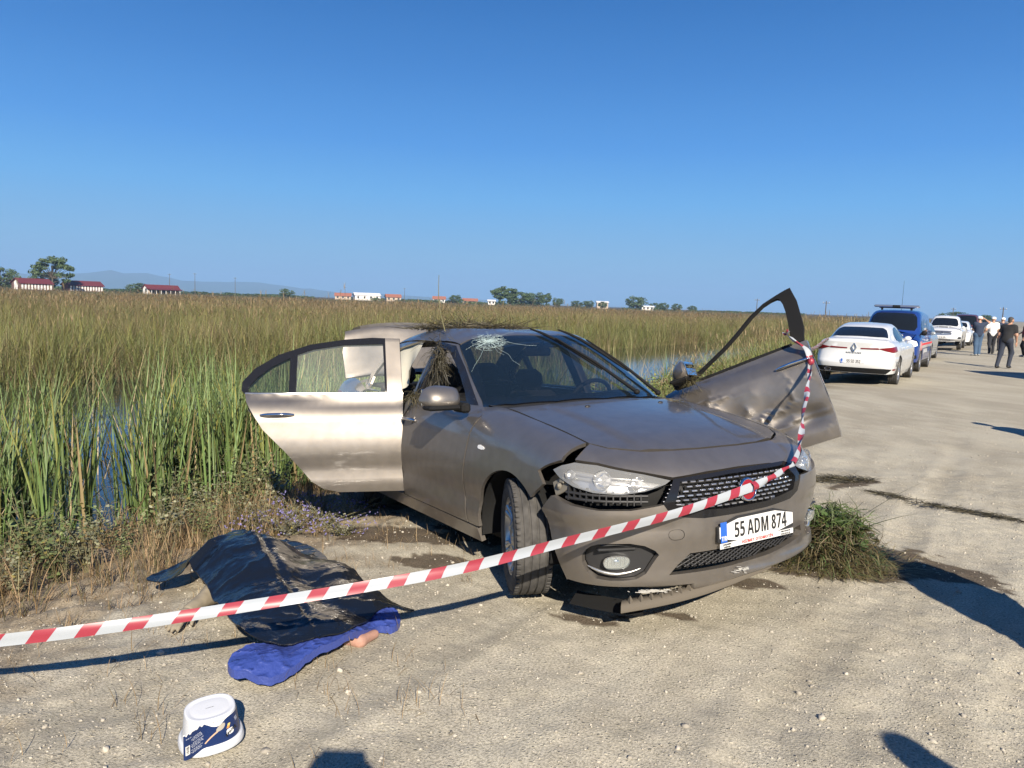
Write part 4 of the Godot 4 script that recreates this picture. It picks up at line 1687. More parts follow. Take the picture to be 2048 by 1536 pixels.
func ground_height(x: float, z: float) -> float:
	var t := across(x, z)
	var d := clampf((t + 40.0) * 10.0, 0.0, 698.0)
	var k := int(d)
	var h := lerpf(section[k], section[k + 1], d - k)
	var far := absf(x) + absf(z)
	if far < 60.0:
		h += bump_noise.get_noise_2d(x * 1.1, z * 1.1) * 0.022 * clampf(1.2 - far / 60.0, 0.0, 1.0)
		var rough := 0.6 + 0.8 * clampf(bump_noise.get_noise_2d(x * 0.5 - 20.0, z * 0.5) + 0.3, 0.0, 1.0)
		h += (bump_noise.get_noise_2d(x * 9.0 + 50.0, z * 9.0) * 0.009 + bump_noise.get_noise_2d(x * 24.0, z * 24.0 + 70.0) * 0.004) * rough
		# shallow ruts left by tyres
		var s := along(x, z)
		var wob := bump_noise.get_noise_2d(s * 0.12, 3.0) * 0.6
		for t0 in [-2.1, -0.55, 0.35, 1.15, 1.9, 3.3]:
			var q: float = (t - t0 - wob * (0.6 + 0.3 * t0)) / 0.11
			if absf(q) < 3.0:
				h -= 0.010 * exp(-q * q) * (1.0 + 0.25 * sin(s * 70.0)) - 0.006 * exp(-(absf(q) - 1.5) * (absf(q) - 1.5) * 4.0)
		if t < -3.2:
			h += bump_noise.get_noise_2d(x * 3.0 - 90.0, z * 3.0) * 0.05 * smoothstep(-3.2, -4.2, t)
	return h


func build_terrain() -> void:
	bump_noise = noise(12, 1.0, 4)
	edge_noise = noise(31, 1.0, 4)
	section = Body.table(Body.pairs([-40, -0.40, -24, -0.42, -19.5, -0.5, -18.0, -0.9, -14, -1.5, -9.5, -1.35, -7.3, -0.72, -5.6, -0.38, -4.3, -0.15, -3.3, -0.02, -2.4, 0.0, 30, 0.0]), -40.0, 0.1, 700)
	var xs := axis_steps(-3.4, 4.4, 0.032)
	var zs := axis_steps(-7.6, -1.6, 0.032)
	var nx := xs.size()
	var nz := zs.size()
	var m := MB.new()
	var pos := PackedVector3Array()
	pos.resize(nx * nz)
	for j in nz:
		for i in nx:
			pos[j * nx + i] = Vector3(xs[i], ground_height(xs[i], zs[j]), zs[j])
	for j in nz:
		for i in nx:
			var a := pos[j * nx + mini(i + 1, nx - 1)] - pos[j * nx + maxi(i - 1, 0)]
			var b := pos[mini(j + 1, nz - 1) * nx + i] - pos[maxi(j - 1, 0) * nx + i]
			m.col = soil(xs[i], zs[j])
			m.vert(pos[j * nx + i], b.cross(a))
	var road := PackedInt32Array()
	var rest := PackedInt32Array()
	for j in nz - 1:
		for i in nx - 1:
			var a := j * nx + i
			var t := across(xs[i], zs[j])
			var q := [a, a + 1, a + nx + 1, a, a + nx + 1, a + nx]
			if t > -3.9 and t < 9.0:
				road.append_array(q)
			else:
				rest.append_array(q)
	M.soil = soil_material()
	for w in [["gravel_road", road], ["bank_ground", rest]]:
		m.i = w[1]
		setting(w[0], m.mesh(M.soil, true))

	var wm := MB.new()
	var a0 := road_pos(-80, -19.5)
	var b0 := road_pos(-80, -6.5)
	var c0 := road_pos(900, -6.5)
	var d0 := road_pos(900, -19.5)
	wm.quad(Vector3(a0.x, WATER, a0.z), Vector3(b0.x, WATER, b0.z), Vector3(c0.x, WATER, c0.z), Vector3(d0.x, WATER, d0.z))
	var wmat := mat(0.020, 0.026, 0.018, 0.04)
	wmat.normal_enabled = true
	wmat.normal_texture = noise_tex(77, 0.02, 256, [], 4, 3.0)
	wmat.normal_scale = 0.06
	wmat.uv1_triplanar = true
	wmat.uv1_scale = Vector3(0.35, 0.35, 0.35)
	setting("water", wm.mesh(wmat))
	scatter_gravel()


func axis_steps(a: float, b: float, d: float) -> PackedFloat32Array:
	var q := PackedFloat32Array()
	var left := []
	var x := a
	var g := d
	while x > -9000.0:
		g *= 1.06 if g < 1.5 else 1.25
		x -= g
		left.append(x)
	left.reverse()
	for k in left:
		q.append(k)
	x = a
	while x < b:
		q.append(x)
		x += d
	g = d
	while x < 9000.0:
		q.append(x)
		g *= 1.06 if g < 1.5 else 1.25
		x += g
	return q


func blot(x: float, z: float, cx: float, cz: float, rx: float, rz: float, turn: float) -> float:
	# a wet or dark patch with a ragged outline: 1 inside, 0 outside
	var c := cos(turn)
	var s := sin(turn)
	var u := ((x - cx) * c + (z - cz) * s) / rx
	var v := (-(x - cx) * s + (z - cz) * c) / rz
	var r := sqrt(u * u + v * v) + edge_noise.get_noise_2d(x * 3.2, z * 3.2) * 0.45 + edge_noise.get_noise_2d(x * 14.0, z * 14.0) * 0.18
	return 1.0 - smoothstep(0.92, 0.97, r)


func soil(x: float, z: float) -> Color:
	var t := across(x, z)
	var n1 := bump_noise.get_noise_2d(x * 0.35 + 7.0, z * 0.35)
	var n2 := bump_noise.get_noise_2d(x * 2.3, z * 2.3 + 40.0)
	var streak := bump_noise.get_noise_2d(along(x, z) * 0.5, t * 3.2 + 11.0)
	var c := Color(0.420, 0.388, 0.305)
	c = c.lerp(Color(0.54, 0.502, 0.402), clampf(0.5 + n1 * 1.1 + n2 * 0.6 + streak * 0.9, 0.0, 1.0))
	# soft brown earth and chaff along the verge
	var verge := smoothstep(-2.9, -4.3, t + n2 * 0.8 + n1 * 0.5)
	c = c.lerp(Color(0.27, 0.215, 0.145), verge * 0.85)
	c = c.lerp(Color(0.09, 0.075, 0.05), smoothstep(-5.6, -7.2, t + n2 * 0.6))
	if absf(x) < 8.0 and z > -12.0:
		var wet := 0.0
		for q in [[2.35, -4.95, 0.62, 0.34, 0.2], [2.05, -4.72, 0.55, 0.22, 0.15], [2.75, -4.75, 0.42, 0.2, 0.6], [1.42, -4.40, 0.24, 0.10, 0.1], [0.42, -3.80, 0.16, 0.05, 0.2], [0.60, -3.87, 0.07, 0.035, 0.0], [-0.42, -4.62, 0.30, 0.13, 0.3], [-0.75, -5.25, 0.5, 0.22, 0.4], [-0.1, -5.3, 0.45, 0.3, 0.0], [3.3, -7.2, 0.42, 0.10, -0.5], [0.9, -3.9, 0.13, 0.04, 0.3]]:
			wet = maxf(wet, blot(x, z, q[0], q[1], q[2], q[3], q[4]))
		c = c.lerp(Color(0.085, 0.062, 0.042), wet * 0.85)
	return c


func soil_material() -> StandardMaterial3D:
	var m := StandardMaterial3D.new()
	m.vertex_color_use_as_albedo = true
	m.roughness = 0.95
	m.metallic_specular = 0.25
	# grit: fine grains and scattered pale chips over the soil colour
	var size := 1024
	var g := noise(5, 0.09, 3)
	var g2 := noise(6, 0.35, 2)
	var r := RandomNumberGenerator.new()
	r.seed = 3
	var im := Image.create(size, size, false, Image.FORMAT_RGB8)
	var hm := Image.create(size, size, false, Image.FORMAT_L8)
	var a := g.get_seamless_image(size, size, false, false, 0.1)
	var b := g2.get_seamless_image(size, size, false, false, 0.1)
	var da := a.get_data()
	var db := b.get_data()
	var pix := PackedByteArray()
	pix.resize(size * size * 3)
	var hei := PackedByteArray()
	hei.resize(size * size)
	var spread := 0.26
	for k in size * size:
		var v := (da[k] / 255.0 - 0.5) * 0.9 + (db[k] / 255.0 - 0.5) * 1.1
		var w := clampf(0.86 + v * spread * 1.6, 0.3, 1.0)
		var q := int(w * 255.0)
		pix[k * 3] = q
		pix[k * 3 + 1] = int(q * 0.995)
		pix[k * 3 + 2] = int(q * (0.985 + v * 0.02))
		hei[k] = int(clampf(0.35 + v * 0.55, 0.0, 1.0) * 255.0)
	for k in 5200:
		var cx := r.randi_range(0, size - 1)
		var cy := r.randi_range(0, size - 1)
		var rad := r.randf_range(0.8, 2.6) if k % 9 else r.randf_range(2.5, 5.0)
		var tone := r.randf_range(0.62, 1.0)
		var asp := r.randf_range(0.6, 1.0)
		var n := int(ceil(rad))
		for y in range(-n, n + 1):
			for x in range(-n, n + 1):
				var e := x * x / (rad * rad) + y * y / (rad * rad * asp * asp)
				if e < 1.0:
					var at := ((cy + y + size) % size) * size + (cx + x + size) % size
					pix[at * 3] = int(255 * tone)
					pix[at * 3 + 1] = int(253 * tone)
					pix[at * 3 + 2] = int(248 * tone)
					hei[at] = int(clampf(0.55 + 0.45 * sqrt(1.0 - e), 0.0, 1.0) * 255.0)
	im.set_data(size, size, false, Image.FORMAT_RGB8, pix)
	hm.set_data(size, size, false, Image.FORMAT_L8, hei)
	m.albedo_texture = ImageTexture.create_from_image(im)
	m.heightmap_enabled = true
	m.heightmap_texture = ImageTexture.create_from_image(hm)
	m.heightmap_scale = 0.45
	m.uv1_triplanar = true
	m.uv1_world_triplanar = true
	m.uv1_scale = Vector3(0.7, 0.7, 0.7)
	return m


func pebble(seed_: int) -> ArrayMesh:
	var r := RandomNumberGenerator.new()
	r.seed = seed_
	var n := noise(seed_, 0.9, 2)
	var rows := PackedVector3Array()
	var sh := Vector3(r.randf_range(0.8, 1.2), r.randf_range(0.45, 0.75), r.randf_range(0.6, 0.95))
	for k in 6:
		var t := PI * k / 5.0
		for q in 8:
			var a := TAU * q / 8.0
			var d := Vector3(sin(t) * cos(a), cos(t), sin(t) * sin(a))
			rows.append(d * sh * (1.0 + 0.55 * n.get_noise_3dv(d * 1.3)))
	var m := MB.new()
	m.grid(rows, 8, 6, true)
	return m.mesh(M.stone)


func scatter_gravel() -> void:
	M.stone = tinted(0.9)
	var r := RandomNumberGenerator.new()
	r.seed = 88
	for kind in 4:
		var tf := []
		var cols := []
		for k in 26000:
			var z := -0.9 - pow(r.randf(), 1.5) * 13.0
			var x := r.randf_range(-0.75, 0.80) * (absf(z) + 0.4)
			var t := across(x, z)
			if t < -4.2 or t > 9.0:
				continue
			# gravel gathers in drifts on the right of the wheel tracks
			var dens := 0.22 + 0.75 * smoothstep(0.0, 1.6, t + 0.6 * bump_noise.get_noise_2d(x * 0.8, z * 0.8)) + 0.3 * bump_noise.get_noise_2d(x * 1.7 + 9.0, z * 1.7)
			if r.randf() > dens:
				continue
			var big := r.randf()
			var sz := r.randf_range(0.002, 0.006) if big < 0.93 else r.randf_range(0.005, 0.011) if big < 0.994 else r.randf_range(0.010, 0.020)
			var b := Basis(Vector3.UP, r.randf_range(0, TAU)) * Basis(Vector3.RIGHT, r.randf_range(-0.5, 0.5))
			tf.append(Transform3D(b.scaled(Vector3.ONE * sz), Vector3(x, ground_height(x, z) + sz * 0.12, z)))
			var v := r.randf_range(0.30, 0.46) if r.randf() < 0.75 else r.randf_range(0.14, 0.30)
			if kind == 3:
				v = r.randf_range(0.26, 0.40)
			cols.append(Color(v, v * 0.91, v * 0.75))
		swarm("gravel", pebble(kind + 40), tf, cols, "", "").set_meta("label", ["small pale gravel lying loose on the dirt road", "rounded grey stones scattered over the dirt road", "flat chips of stone pressed into the dirt road", "crumbly clods of dry earth lying on the dirt road"][kind])


# ---------------------------------------------------------------- reeds and grasses
func blade(m: MB, root: Vector3, dir: float, lean: float, length: float, width: float, curl: float, c0: Color, c1: Color, segs := 5) -> void:
	# one leaf: a strip folded along its middle, narrowing to a point and bending over
	var out := Vector3(cos(dir), 0, sin(dir))
	var side := Vector3(-sin(dir), 0, cos(dir))
	var p := root
	var a := lean
	var prev := -1
	for k in segs + 1:
		var u := k / float(segs)
		var w := width * (0.75 + 0.25 * minf(u * 4.0, 1.0)) * (1.0 - pow(u, 2.2)) * 0.5
		var up := (Vector3.UP * cos(a) + out * sin(a)).normalized()
		var nn := side.cross(up).normalized()
		m.col = c0.lerp(c1, u)
		var l := m.vert(p - side * w, nn - side * 0.5)
		var r := m.vert(p + side * w, nn + side * 0.5)
		if k > 0:
			m.i.append_array([prev, l, r, prev, r, prev + 1])
		prev = l
		p += up * (length / segs)
		a += curl / segs


func reed_clump(seed_: int, count: int, radius: float, lo: float, hi: float, width: float, lean: float, curl: float, green: Color, dry: Color, dry_share: float, plumes := 0) -> ArrayMesh:
	var r := RandomNumberGenerator.new()
	r.seed = seed_
	var m := MB.new()
	for k in count:
		var d := r.randf_range(0, TAU)
		var rr := radius * sqrt(r.randf())
		var root := Vector3(cos(d) * rr, 0, sin(d) * rr)
		var is_dry := r.randf() < dry_share
		var c := dry if is_dry else green
		var v := r.randf_range(0.72, 1.3)
		var base := Color(c.r * v, c.g * v, c.b * v)
		var tip := base.lerp(dry, 0.15 if not is_dry else 0.0) 
		if not is_dry and r.randf() < 0.18:
			tip = Color(0.20, 0.17, 0.04)
		blade(m, root, r.randf_range(0, TAU), absf(r.randfn(0.0, lean)) * (1.7 if is_dry else 1.0), r.randf_range(lo, hi) * (0.9 if is_dry else 1.0), width * r.randf_range(0.6, 1.2), r.randfn(curl, 0.25) if r.randf() > 0.10 else r.randf_range(1.6, 2.8), base, tip)
	for k in plumes:
		var d := r.randf_range(0, TAU)
		var root := Vector3(cos(d), 0, sin(d)) * radius * sqrt(r.randf())
		var h := hi * r.randf_range(0.95, 1.12)
		var tilt := Vector3(r.randfn(0, 0.07), 1, r.randfn(0, 0.07))
		m.col = dry
		blade(m, root, d, 0.05, h, 0.006, 0.1, dry * 0.8, dry, 3)
		for q in 5:
			blade(m, root + tilt * (h * 0.9), r.randf_range(0, TAU), 0.25, 0.2, 0.009, 0.6, dry, dry * 1.1, 3)
	return m.mesh(M.leaf, true)


func build_reeds() -> void:
	M.leaf = tinted(0.6, 0.30)
	var r := RandomNumberGenerator.new()
	r.seed = 2024
	var patch := noise(19, 0.05, 3)
	var green := Color(0.118, 0.152, 0.042)
	var deep := Color(0.084, 0.138, 0.042)
	var straw := Color(0.235, 0.178, 0.098)
	var tan := Color(0.205, 0.152, 0.088)

	# tall cattails standing in the near edge of the water, left of the car
	for v in 3:
		var mesh := reed_clump(300 + v, 9, 0.11, 0.75, 1.85, 0.024, 0.22, 0.30, deep, straw, 0.10)
		var tf := []
		var cols := []
		for k in 1500:
			var s := r.randf_range(0.2, 24.0)
			var t := -6.3 - pow(r.randf(), 1.3) * 5.0
			var p := road_pos(s, t)
			var n := patch.get_noise_2d(p.x * 9.0, p.z * 9.0)
			var dens := 0.42 + n * 2.0
			if s > 9.0:
				dens -= (s - 9.0) * 0.10
			if p.x > -3.2 - 0.0 * p.z and s > 13.0 and t > -7.5:
				dens -= 0.5
			var az := atan2(p.x, -p.z)
			if t > -10.0 and (absf(az + 0.455) < 0.035 or absf(az + 0.555) < 0.028 or absf(az + 0.50) < 0.014):
				dens -= 0.5
			if r.randf() > dens:
				continue
			p.y = maxf(ground_height(p.x, p.z), WATER - 0.25)
			var sc := r.randf_range(0.72, 1.08) * (1.0 if s < 9.0 else 0.92)
			tf.append(Transform3D(Basis(Vector3.UP, r.randf_range(0, TAU)).scaled(Vector3(1, sc, 1)), p))
			var w := r.randf_range(0.8, 1.25)
			cols.append(Color(w, w, w * 0.95))
		swarm("cattails", mesh, tf, cols, ["tall green cattail leaves standing in the near water", "cattail clumps with yellowing tips at the ditch edge", "cattails mixed with straw-coloured dead leaves by the ditch"][v], "reeds")

	# dead stalks, broken over and leaning every way among them
	var sticks := reed_clump(350, 3, 0.2, 1.2, 2.5, 0.010, 0.55, 0.15, straw, Color(0.36, 0.29, 0.17), 1.0)
	var tf0 := []
	var cols0 := []
	for k in 300:
		var p := road_pos(r.randf_range(0.0, 22.0), -6.2 - pow(r.randf(), 1.2) * 6.0)
		p.y = maxf(ground_height(p.x, p.z), WATER - 0.1)
		tf0.append(Transform3D(Basis(Vector3.UP, r.randf_range(0, TAU)).scaled(Vector3(1, r.randf_range(0.6, 1.1), 1)), p))
		var w := r.randf_range(0.7, 1.3)
		cols0.append(Color(w, w, w * 0.95))
	swarm("dead_stalks", sticks, tf0, cols0, "pale broken stalks leaning among the cattails", "reeds")

	# the reed bed across the water: a wall at its edge, then a wide field
	for v in 5:
		var g := green.lerp(tan, [0.15, 0.5, 0.0, 0.75, 0.35][v])
		var near := reed_clump(400 + v, 44, 0.42, 0.7, 1.6, 0.011, 0.34, 0.8, g, tan if v % 2 else straw, [0.3, 0.55, 0.2, 0.75, 0.45][v], [0, 1, 0, 2, 1][v])
		var tf := []
		var cols := []
		var tf2 := []
		var cols2 := []
		for k in 4600:
			var s := -8.0 + pow(r.randf(), 1.6) * 120.0
			var t := -18.2 - pow(r.randf(), 1.5) * 45.0
			var p := road_pos(s, t)
			if p.z > -6.0 or absf(p.x) > absf(p.z) * 0.85 + 4.0:
				continue
			# mixed stands: browner further out
			var n := patch.get_noise_2d(p.x, p.z)
			var want := clampf(0.16 + n * 1.3 + (-t - 20.0) * 0.016, 0.0, 1.0)
			var mine: float = [0.25, 0.6, 0.05, 0.9, 0.45][v]
			if absf(want - mine) > r.randf() * 0.55 + 0.12:
				continue
			p.y = ground_height(p.x, p.z) - 0.05
			var sc := r.randf_range(0.75, 1.15) * (1.0 + 0.42 * patch.get_noise_2d(p.x * 4.0 + 300.0, p.z * 4.0))
			if t > -20.5:
				sc *= 1.12
			tf.append(Transform3D(Basis(Vector3.UP, r.randf_range(0, TAU)).scaled(Vector3(1.1, sc, 1.1)), p))
			var w := r.randf_range(0.62, 1.3)
			cols.append(Color(w, w * r.randf_range(0.93, 1.05), w * 0.95))
		for k in 3600:
			var dist := 45.0 * pow(12.0, r.randf())
			var az := r.randf_range(-0.72, 0.66)
			var p := Vector3(sin(az) * dist, -0.45, -cos(az) * dist)
			var t := across(p.x, p.z)
			if t > -21.0:
				continue
			var sc := 1.0 + dist / 110.0
			var n := patch.get_noise_2d(p.x * 0.4, p.z * 0.4)
			var want := clampf(0.62 + n * 1.0, 0.0, 1.0)
			if absf(want - [0.25, 0.6, 0.05, 0.9, 0.45][v]) > r.randf() * 0.5 + 0.1:
				continue
			tf2.append(Transform3D(Basis(Vector3.UP, r.randf_range(0, TAU)).scaled(Vector3(sc * 1.6, r.randf_range(0.82, 1.1) * (1.0 + 0.25 * patch.get_noise_2d(p.x * 1.5, p.z * 1.5)), sc * 1.6)), p))
			var w := r.randf_range(0.8, 1.2)
			cols2.append(Color(w, w * 0.97, w * 0.92))
		swarm("reed_bed", near, tf, cols, "", "reeds").set_meta("label", ["green reeds along the far edge of the water", "tan and green reeds in the marsh beyond the water", "fresh green reed stands across the water", "dry straw-coloured reeds across the water", "half-dry reeds in the middle of the marsh"][v])
		swarm("marsh_grass", near, tf2, cols2, "", "reeds").set_meta("label", ["far green marsh grass", "far brownish marsh grass toward the horizon", "far fresh marsh grass", "far dry marsh grass toward the tree line", "far mixed marsh grass"][v])

	# green growth along the bank behind the parked cars
	var rb := reed_clump(460, 26, 0.35, 0.7, 1.5, 0.018, 0.25, 0.6, green, straw, 0.25, 1)
	var tf := []
	var cols := []
	for k in 2600:
		var s := 13.0 + pow(r.randf(), 1.4) * 130.0
		var t := -4.9 - r.randf() * 3.2
		var p := road_pos(s, t)
		if s < 20.0 and t > -5.5:
			continue
		p.y = ground_height(p.x, p.z) - 0.05
		var grow := 0.35 + 0.75 * smoothstep(15.0, 26.0, s)
		tf.append(Transform3D(Basis(Vector3.UP, r.randf_range(0, TAU)).scaled(Vector3(1, r.randf_range(0.8, 1.2) * grow, 1)), p))
		var w := r.randf_range(0.8, 1.2)
		cols.append(Color(w, w, w * 0.95))
	swarm("bank_reeds", rb, tf, cols, "reeds on the bank behind the parked cars", "reeds")

	# dry grass on the verge between the road and the cattails
	for v in 2:
		var dry := reed_clump(470 + v, 26, 0.09, 0.10, 0.34 + 0.1 * v, 0.006, 0.55, 0.9, Color(0.11, 0.105, 0.045), Color(0.22, 0.155, 0.085), 0.78)
		tf = []
		cols = []
		for k in 3400:
			var s := r.randf_range(-1.5, 22.0)
			var t := -3.75 - pow(r.randf(), 1.2) * 2.9
			var p := road_pos(s, t)
			var n := patch.get_noise_2d(p.x * 14.0, p.z * 14.0)
			if r.randf() > 0.62 + n * 1.2 or (t > -4.25 and r.randf() < 0.8):
				continue
			if in_wreck(p, 0.1) and r.randf() < 0.9:
				continue
			p.y = ground_height(p.x, p.z) - 0.01
			var grow := r.randf_range(0.6, 1.25) * lerpf(0.5, 1.0, smoothstep(-3.9, -4.9, t))
			tf.append(Transform3D(Basis(Vector3.UP, r.randf_range(0, TAU)).scaled(Vector3.ONE * grow), p))
			var w := r.randf_range(0.7, 1.25)
			cols.append(Color(w, w * 0.96, w * 0.92))
		swarm("dry_grass", dry, tf, cols, ["low dry grass along the road verge", "taller dead grass stalks on the ditch bank"][v], "grass")
	# thin tufts and roots lying on the bare earth
	var wisp := reed_clump(480, 9, 0.05, 0.05, 0.14, 0.003, 0.9, 0.8, Color(0.17, 0.13, 0.07), Color(0.24, 0.17, 0.09), 0.7)
	tf = []
	cols = []
	for k in 620:
		var z := r.randf_range(-5.6, -1.9)
		var x := r.randf_range(-2.9, -0.1)
		var t := across(x, z)
		if t < -4.1 or r.randf() > 0.32 + smoothstep(-2.2, -3.8, t) * 0.5 + 0.8 * patch.get_noise_2d(x * 20.0, z * 20.0):
			continue
		tf.append(Transform3D(Basis(Vector3.UP, r.randf_range(0, TAU)).scaled(Vector3.ONE * r.randf_range(0.5, 1.2)), Vector3(x, ground_height(x, z), z)))
		var w := r.randf_range(0.7, 1.2)
		cols.append(Color(w, w, w))
	swarm("dry_wisps", wisp, tf, cols, "withered wisps of grass on the bare earth", "grass")


func in_wreck(p: Vector3, grow: float) -> bool:
	var q := p - Vector3(0.776, 0, -4.533)
	var x := q.x * 0.504 + q.z * 0.864
	var z := q.x * -0.864 + q.z * 0.504
	return x > -3.7 - grow and x < 0.95 + grow and absf(z) < 0.9 + grow


# ---------------------------------------------------------------- plants on the bank
func leaf(m: MB, p: Vector3, dir: Vector3, nn: Vector3, l: float, w: float) -> void:
	# one broad leaf, folded along its rib
	var s := dir.cross(nn).normalized()
	var tip := p + dir * l - nn * l * 0.15
	var a := p + dir * l * 0.35 + s * w * 0.5 + nn * w * 0.12
	var b := p + dir * l * 0.35 - s * w * 0.5 + nn * w * 0.12
	var c := p + dir * l * 0.78 + s * w * 0.36
	var d := p + dir * l * 0.78 - s * w * 0.36
	var k := m.v.size()
	for q in [p, a, c, tip, d, b]:
		m.vert(q, nn)
	for t in [[0, 1, 2], [0, 2, 3], [0, 3, 4], [0, 4, 5]]:
		m.face(k + t[0], k + t[1], k + t[2])


func weed_meshes(seed_: int, stems: int, h: float, spread: float, lsize: float, color: Color, per: int) -> Array:
	var r := RandomNumberGenerator.new()
	r.seed = seed_
	var st := MB.new()
	var lv := MB.new()
	for k in stems:
		var a := r.randf_range(0, TAU)
		var out := Vector3(cos(a), 0, sin(a)) * spread * r.randf_range(0.2, 1.0)
		var top := out + Vector3(0, h * r.randf_range(0.55, 1.0), 0)
		var path := PackedVector3Array()
		for q in 6:
			var u := q / 5.0
			path.append(Vector3(out.x * u * (0.6 + 0.4 * u) + r.randf_range(-0.01, 0.01), top.y * (u - 0.15 * u * u) / 0.85, out.z * u * (0.6 + 0.4 * u) + r.randf_range(-0.01, 0.01)))
		st.tube(path, radii(0.005, 0.0015, 6), 5)
		for q in per:
			var u := lerpf(0.18, 1.0, (q + r.randf()) / per)
			var p := path[int(minf(u * 5.0, 4.0))].lerp(path[int(minf(u * 5.0, 4.0)) + 1], fposmod(u * 5.0, 1.0) if u < 1.0 else 1.0)
			var d := Vector3(r.randfn(), r.randf_range(-0.15, 0.5), r.randfn()).normalized()
			var nn := (Vector3.UP + Vector3(r.randfn(), 0, r.randfn()) * 0.45).normalized()
			nn = (nn - d * nn.dot(d)).normalized()
			var v := r.randf_range(0.7, 1.3)
			lv.col = Color(color.r * v, color.g * v, color.b * v) if r.randf() > 0.08 else Color(0.20, 0.17, 0.05)
			var s := lsize * r.randf_range(0.55, 1.2) * lerpf(1.1, 0.6, u)
			leaf(lv, p + d * 0.01, d, nn, s, s * 0.8)
	return [st.mesh(M.stem), lv.mesh(M.leaf, true)]


func build_bank_plants() -> void:
	M.stem = mat(0.13, 0.12, 0.06, 0.9)
	var green := Color(0.115, 0.145, 0.055)
	var dusty := Color(0.20, 0.20, 0.125)
	var bright := Color(0.105, 0.165, 0.030)
	var kinds := [
		[weed_meshes(1, 16, 0.62, 0.30, 0.055, green, 15), weed_meshes(2, 18, 0.55, 0.34, 0.050, dusty, 14)],
		[weed_meshes(3, 26, 0.24, 0.34, 0.022, Color(0.19, 0.19, 0.13), 22), weed_meshes(4, 24, 0.22, 0.38, 0.020, Color(0.17, 0.17, 0.13), 22)],
		[weed_meshes(5, 34, 1.0, 0.62, 0.060, bright, 26), weed_meshes(6, 30, 0.9, 0.66, 0.058, green, 26)]]
	var list := [
		[0, -3.27, -5.13, 1.0, "round-leaved weed at the left edge, the nearer clump in the cattails"],
		[0, -2.92, -4.45, 0.62, "low dusty weed in the bottom left of the verge"],
		[0, -2.86, -4.75, 0.75, "dusty round-leaved weed beside the dry grass at far left"],
		[0, -2.80, -5.00, 0.9, "taller leafy weed before the first gap in the cattails"],
		[0, -2.95, -6.53, 1.0, "leafy weed standing between cattail stems behind the dark sheet"],
		[0, -2.55, -5.55, 0.85, "pale thistle-like weed straight behind the dark sheet"],
		[0, -3.10, -7.60, 1.15, "climbing weed in front of the cattails left of the open rear door"],
		[0, -2.80, -7.95, 1.2, "tall leafy weed touching the open rear door's tip"],
		[0, -2.50, -7.30, 1.1, "leafy weed under the sloping edge of the open rear door"],
		[0, -2.60, -6.58, 0.95, "leafy weed at the foot of the cattails beside the rear door"],
		[0, -2.28, -6.45, 0.85, "round-leaved weed midway between rear door and dark sheet"],
		[0, -2.12, -6.70, 0.9, "shaded leafy weed under the rear door"],
		[0, -2.28, -7.35, 1.05, "deep green weed behind the lower corner of the rear door"],
		[0, -1.98, -5.80, 0.62, "grey-green round-leaved weed just behind the dark sheet's peak"],
		[0, -2.15, -5.45, 0.55, "small round-leaved weed left of the dark sheet's peak"],
		[1, -1.72, -6.15, 1.0, "lavender-flowered low shrub below the rear door corner"],
		[1, -1.42, -5.78, 0.95, "grey low shrub on bare earth right of the dark sheet"],
		[1, -1.60, -5.50, 1.0, "grey shrub with violet flowers nearest the dark sheet"],
		[1, -1.26, -5.95, 0.8, "grey shrub in the shade beneath the sill"],
		[1, -1.84, -5.68, 0.95, "violet-flowered shrub among the round-leaved weeds"],
		[1, -1.18, -5.42, 0.7, "smallest grey shrub on the bare earth by the sheet"],
		[2, 5.85, -21.62, 0.8, "bright green bush at the water left of the bent door frame"],
		[2, 7.03, -23.74, 0.95, "bright green bush seen through the bent door frame"],
		[2, 8.09, -25.12, 1.0, "green bush behind the upper part of the bent door frame"],
		[2, 7.94, -23.23, 0.95, "bush just above the dented door's edge"],
		[2, 9.22, -24.63, 1.05, "bush between the torn-open door and the white saloon"],
		[2, 9.05, -23.15, 0.8, "bush beside the white saloon's left rear corner"],
		[2, 4.69, -19.15, 1.0, "bush by the torn-open door's mirror"],
		[2, 3.89, -19.50, 0.9, "low bush at the water's edge behind the windscreen corner"],
		[2, 3.30, -20.40, 0.85, "lowest bush at the water beyond the windscreen"],
		[2, 10.30, -25.40, 1.0, "bush behind the white saloon's roof on the left"]]
	var fl := MB.new()
	var r := RandomNumberGenerator.new()
	r.seed = 6
	for k in 70:
		var a := r.randf_range(0, TAU)
		var rr := 0.36 * sqrt(r.randf())
		var o := Vector3(cos(a) * rr, 0.20 - rr * 0.25 + r.randf_range(-0.03, 0.05), sin(a) * rr)
		for q in 4:
			var d := Vector3(r.randfn(), r.randfn() + 0.4, r.randfn()).normalized()
			leaf(fl, o, d, d.cross(Vector3(r.randfn(), 1, r.randfn())).normalized(), 0.012, 0.010)
	var flower := fl.mesh(mat(0.17, 0.15, 0.33, 0.8))
	for k in list.size():
		var q: Array = list[k]
		var set: Array = kinds[q[0]][k % 2]
		var o := thing(["leafy_weed", "grey_shrub", "green_bush"][q[0]], q[4], ["weed", "shrub", "bush"][q[0]], Vector3(q[1], ground_height(q[1], q[2]) - 0.02, q[2]), ["leafy weeds on the ditch bank", "low grey shrubs by the road", "green bushes along the ditch"][q[0]])
		o.rotation.y = k * 2.1
		o.scale = Vector3.ONE * q[3]
		part("stem", set[0], o)
		part("leaves", set[1], o)
		if q[0] == 1:
			part("flowers", flower, o)
	# more of the same undergrowth, too tangled to tell plants apart
	var ug: Array = weed_meshes(9, 12, 0.5, 0.3, 0.045, Color(0.125, 0.150, 0.062), 13)
	var tf := []
	var cols := []
	var n := noise(44, 0.5, 2)
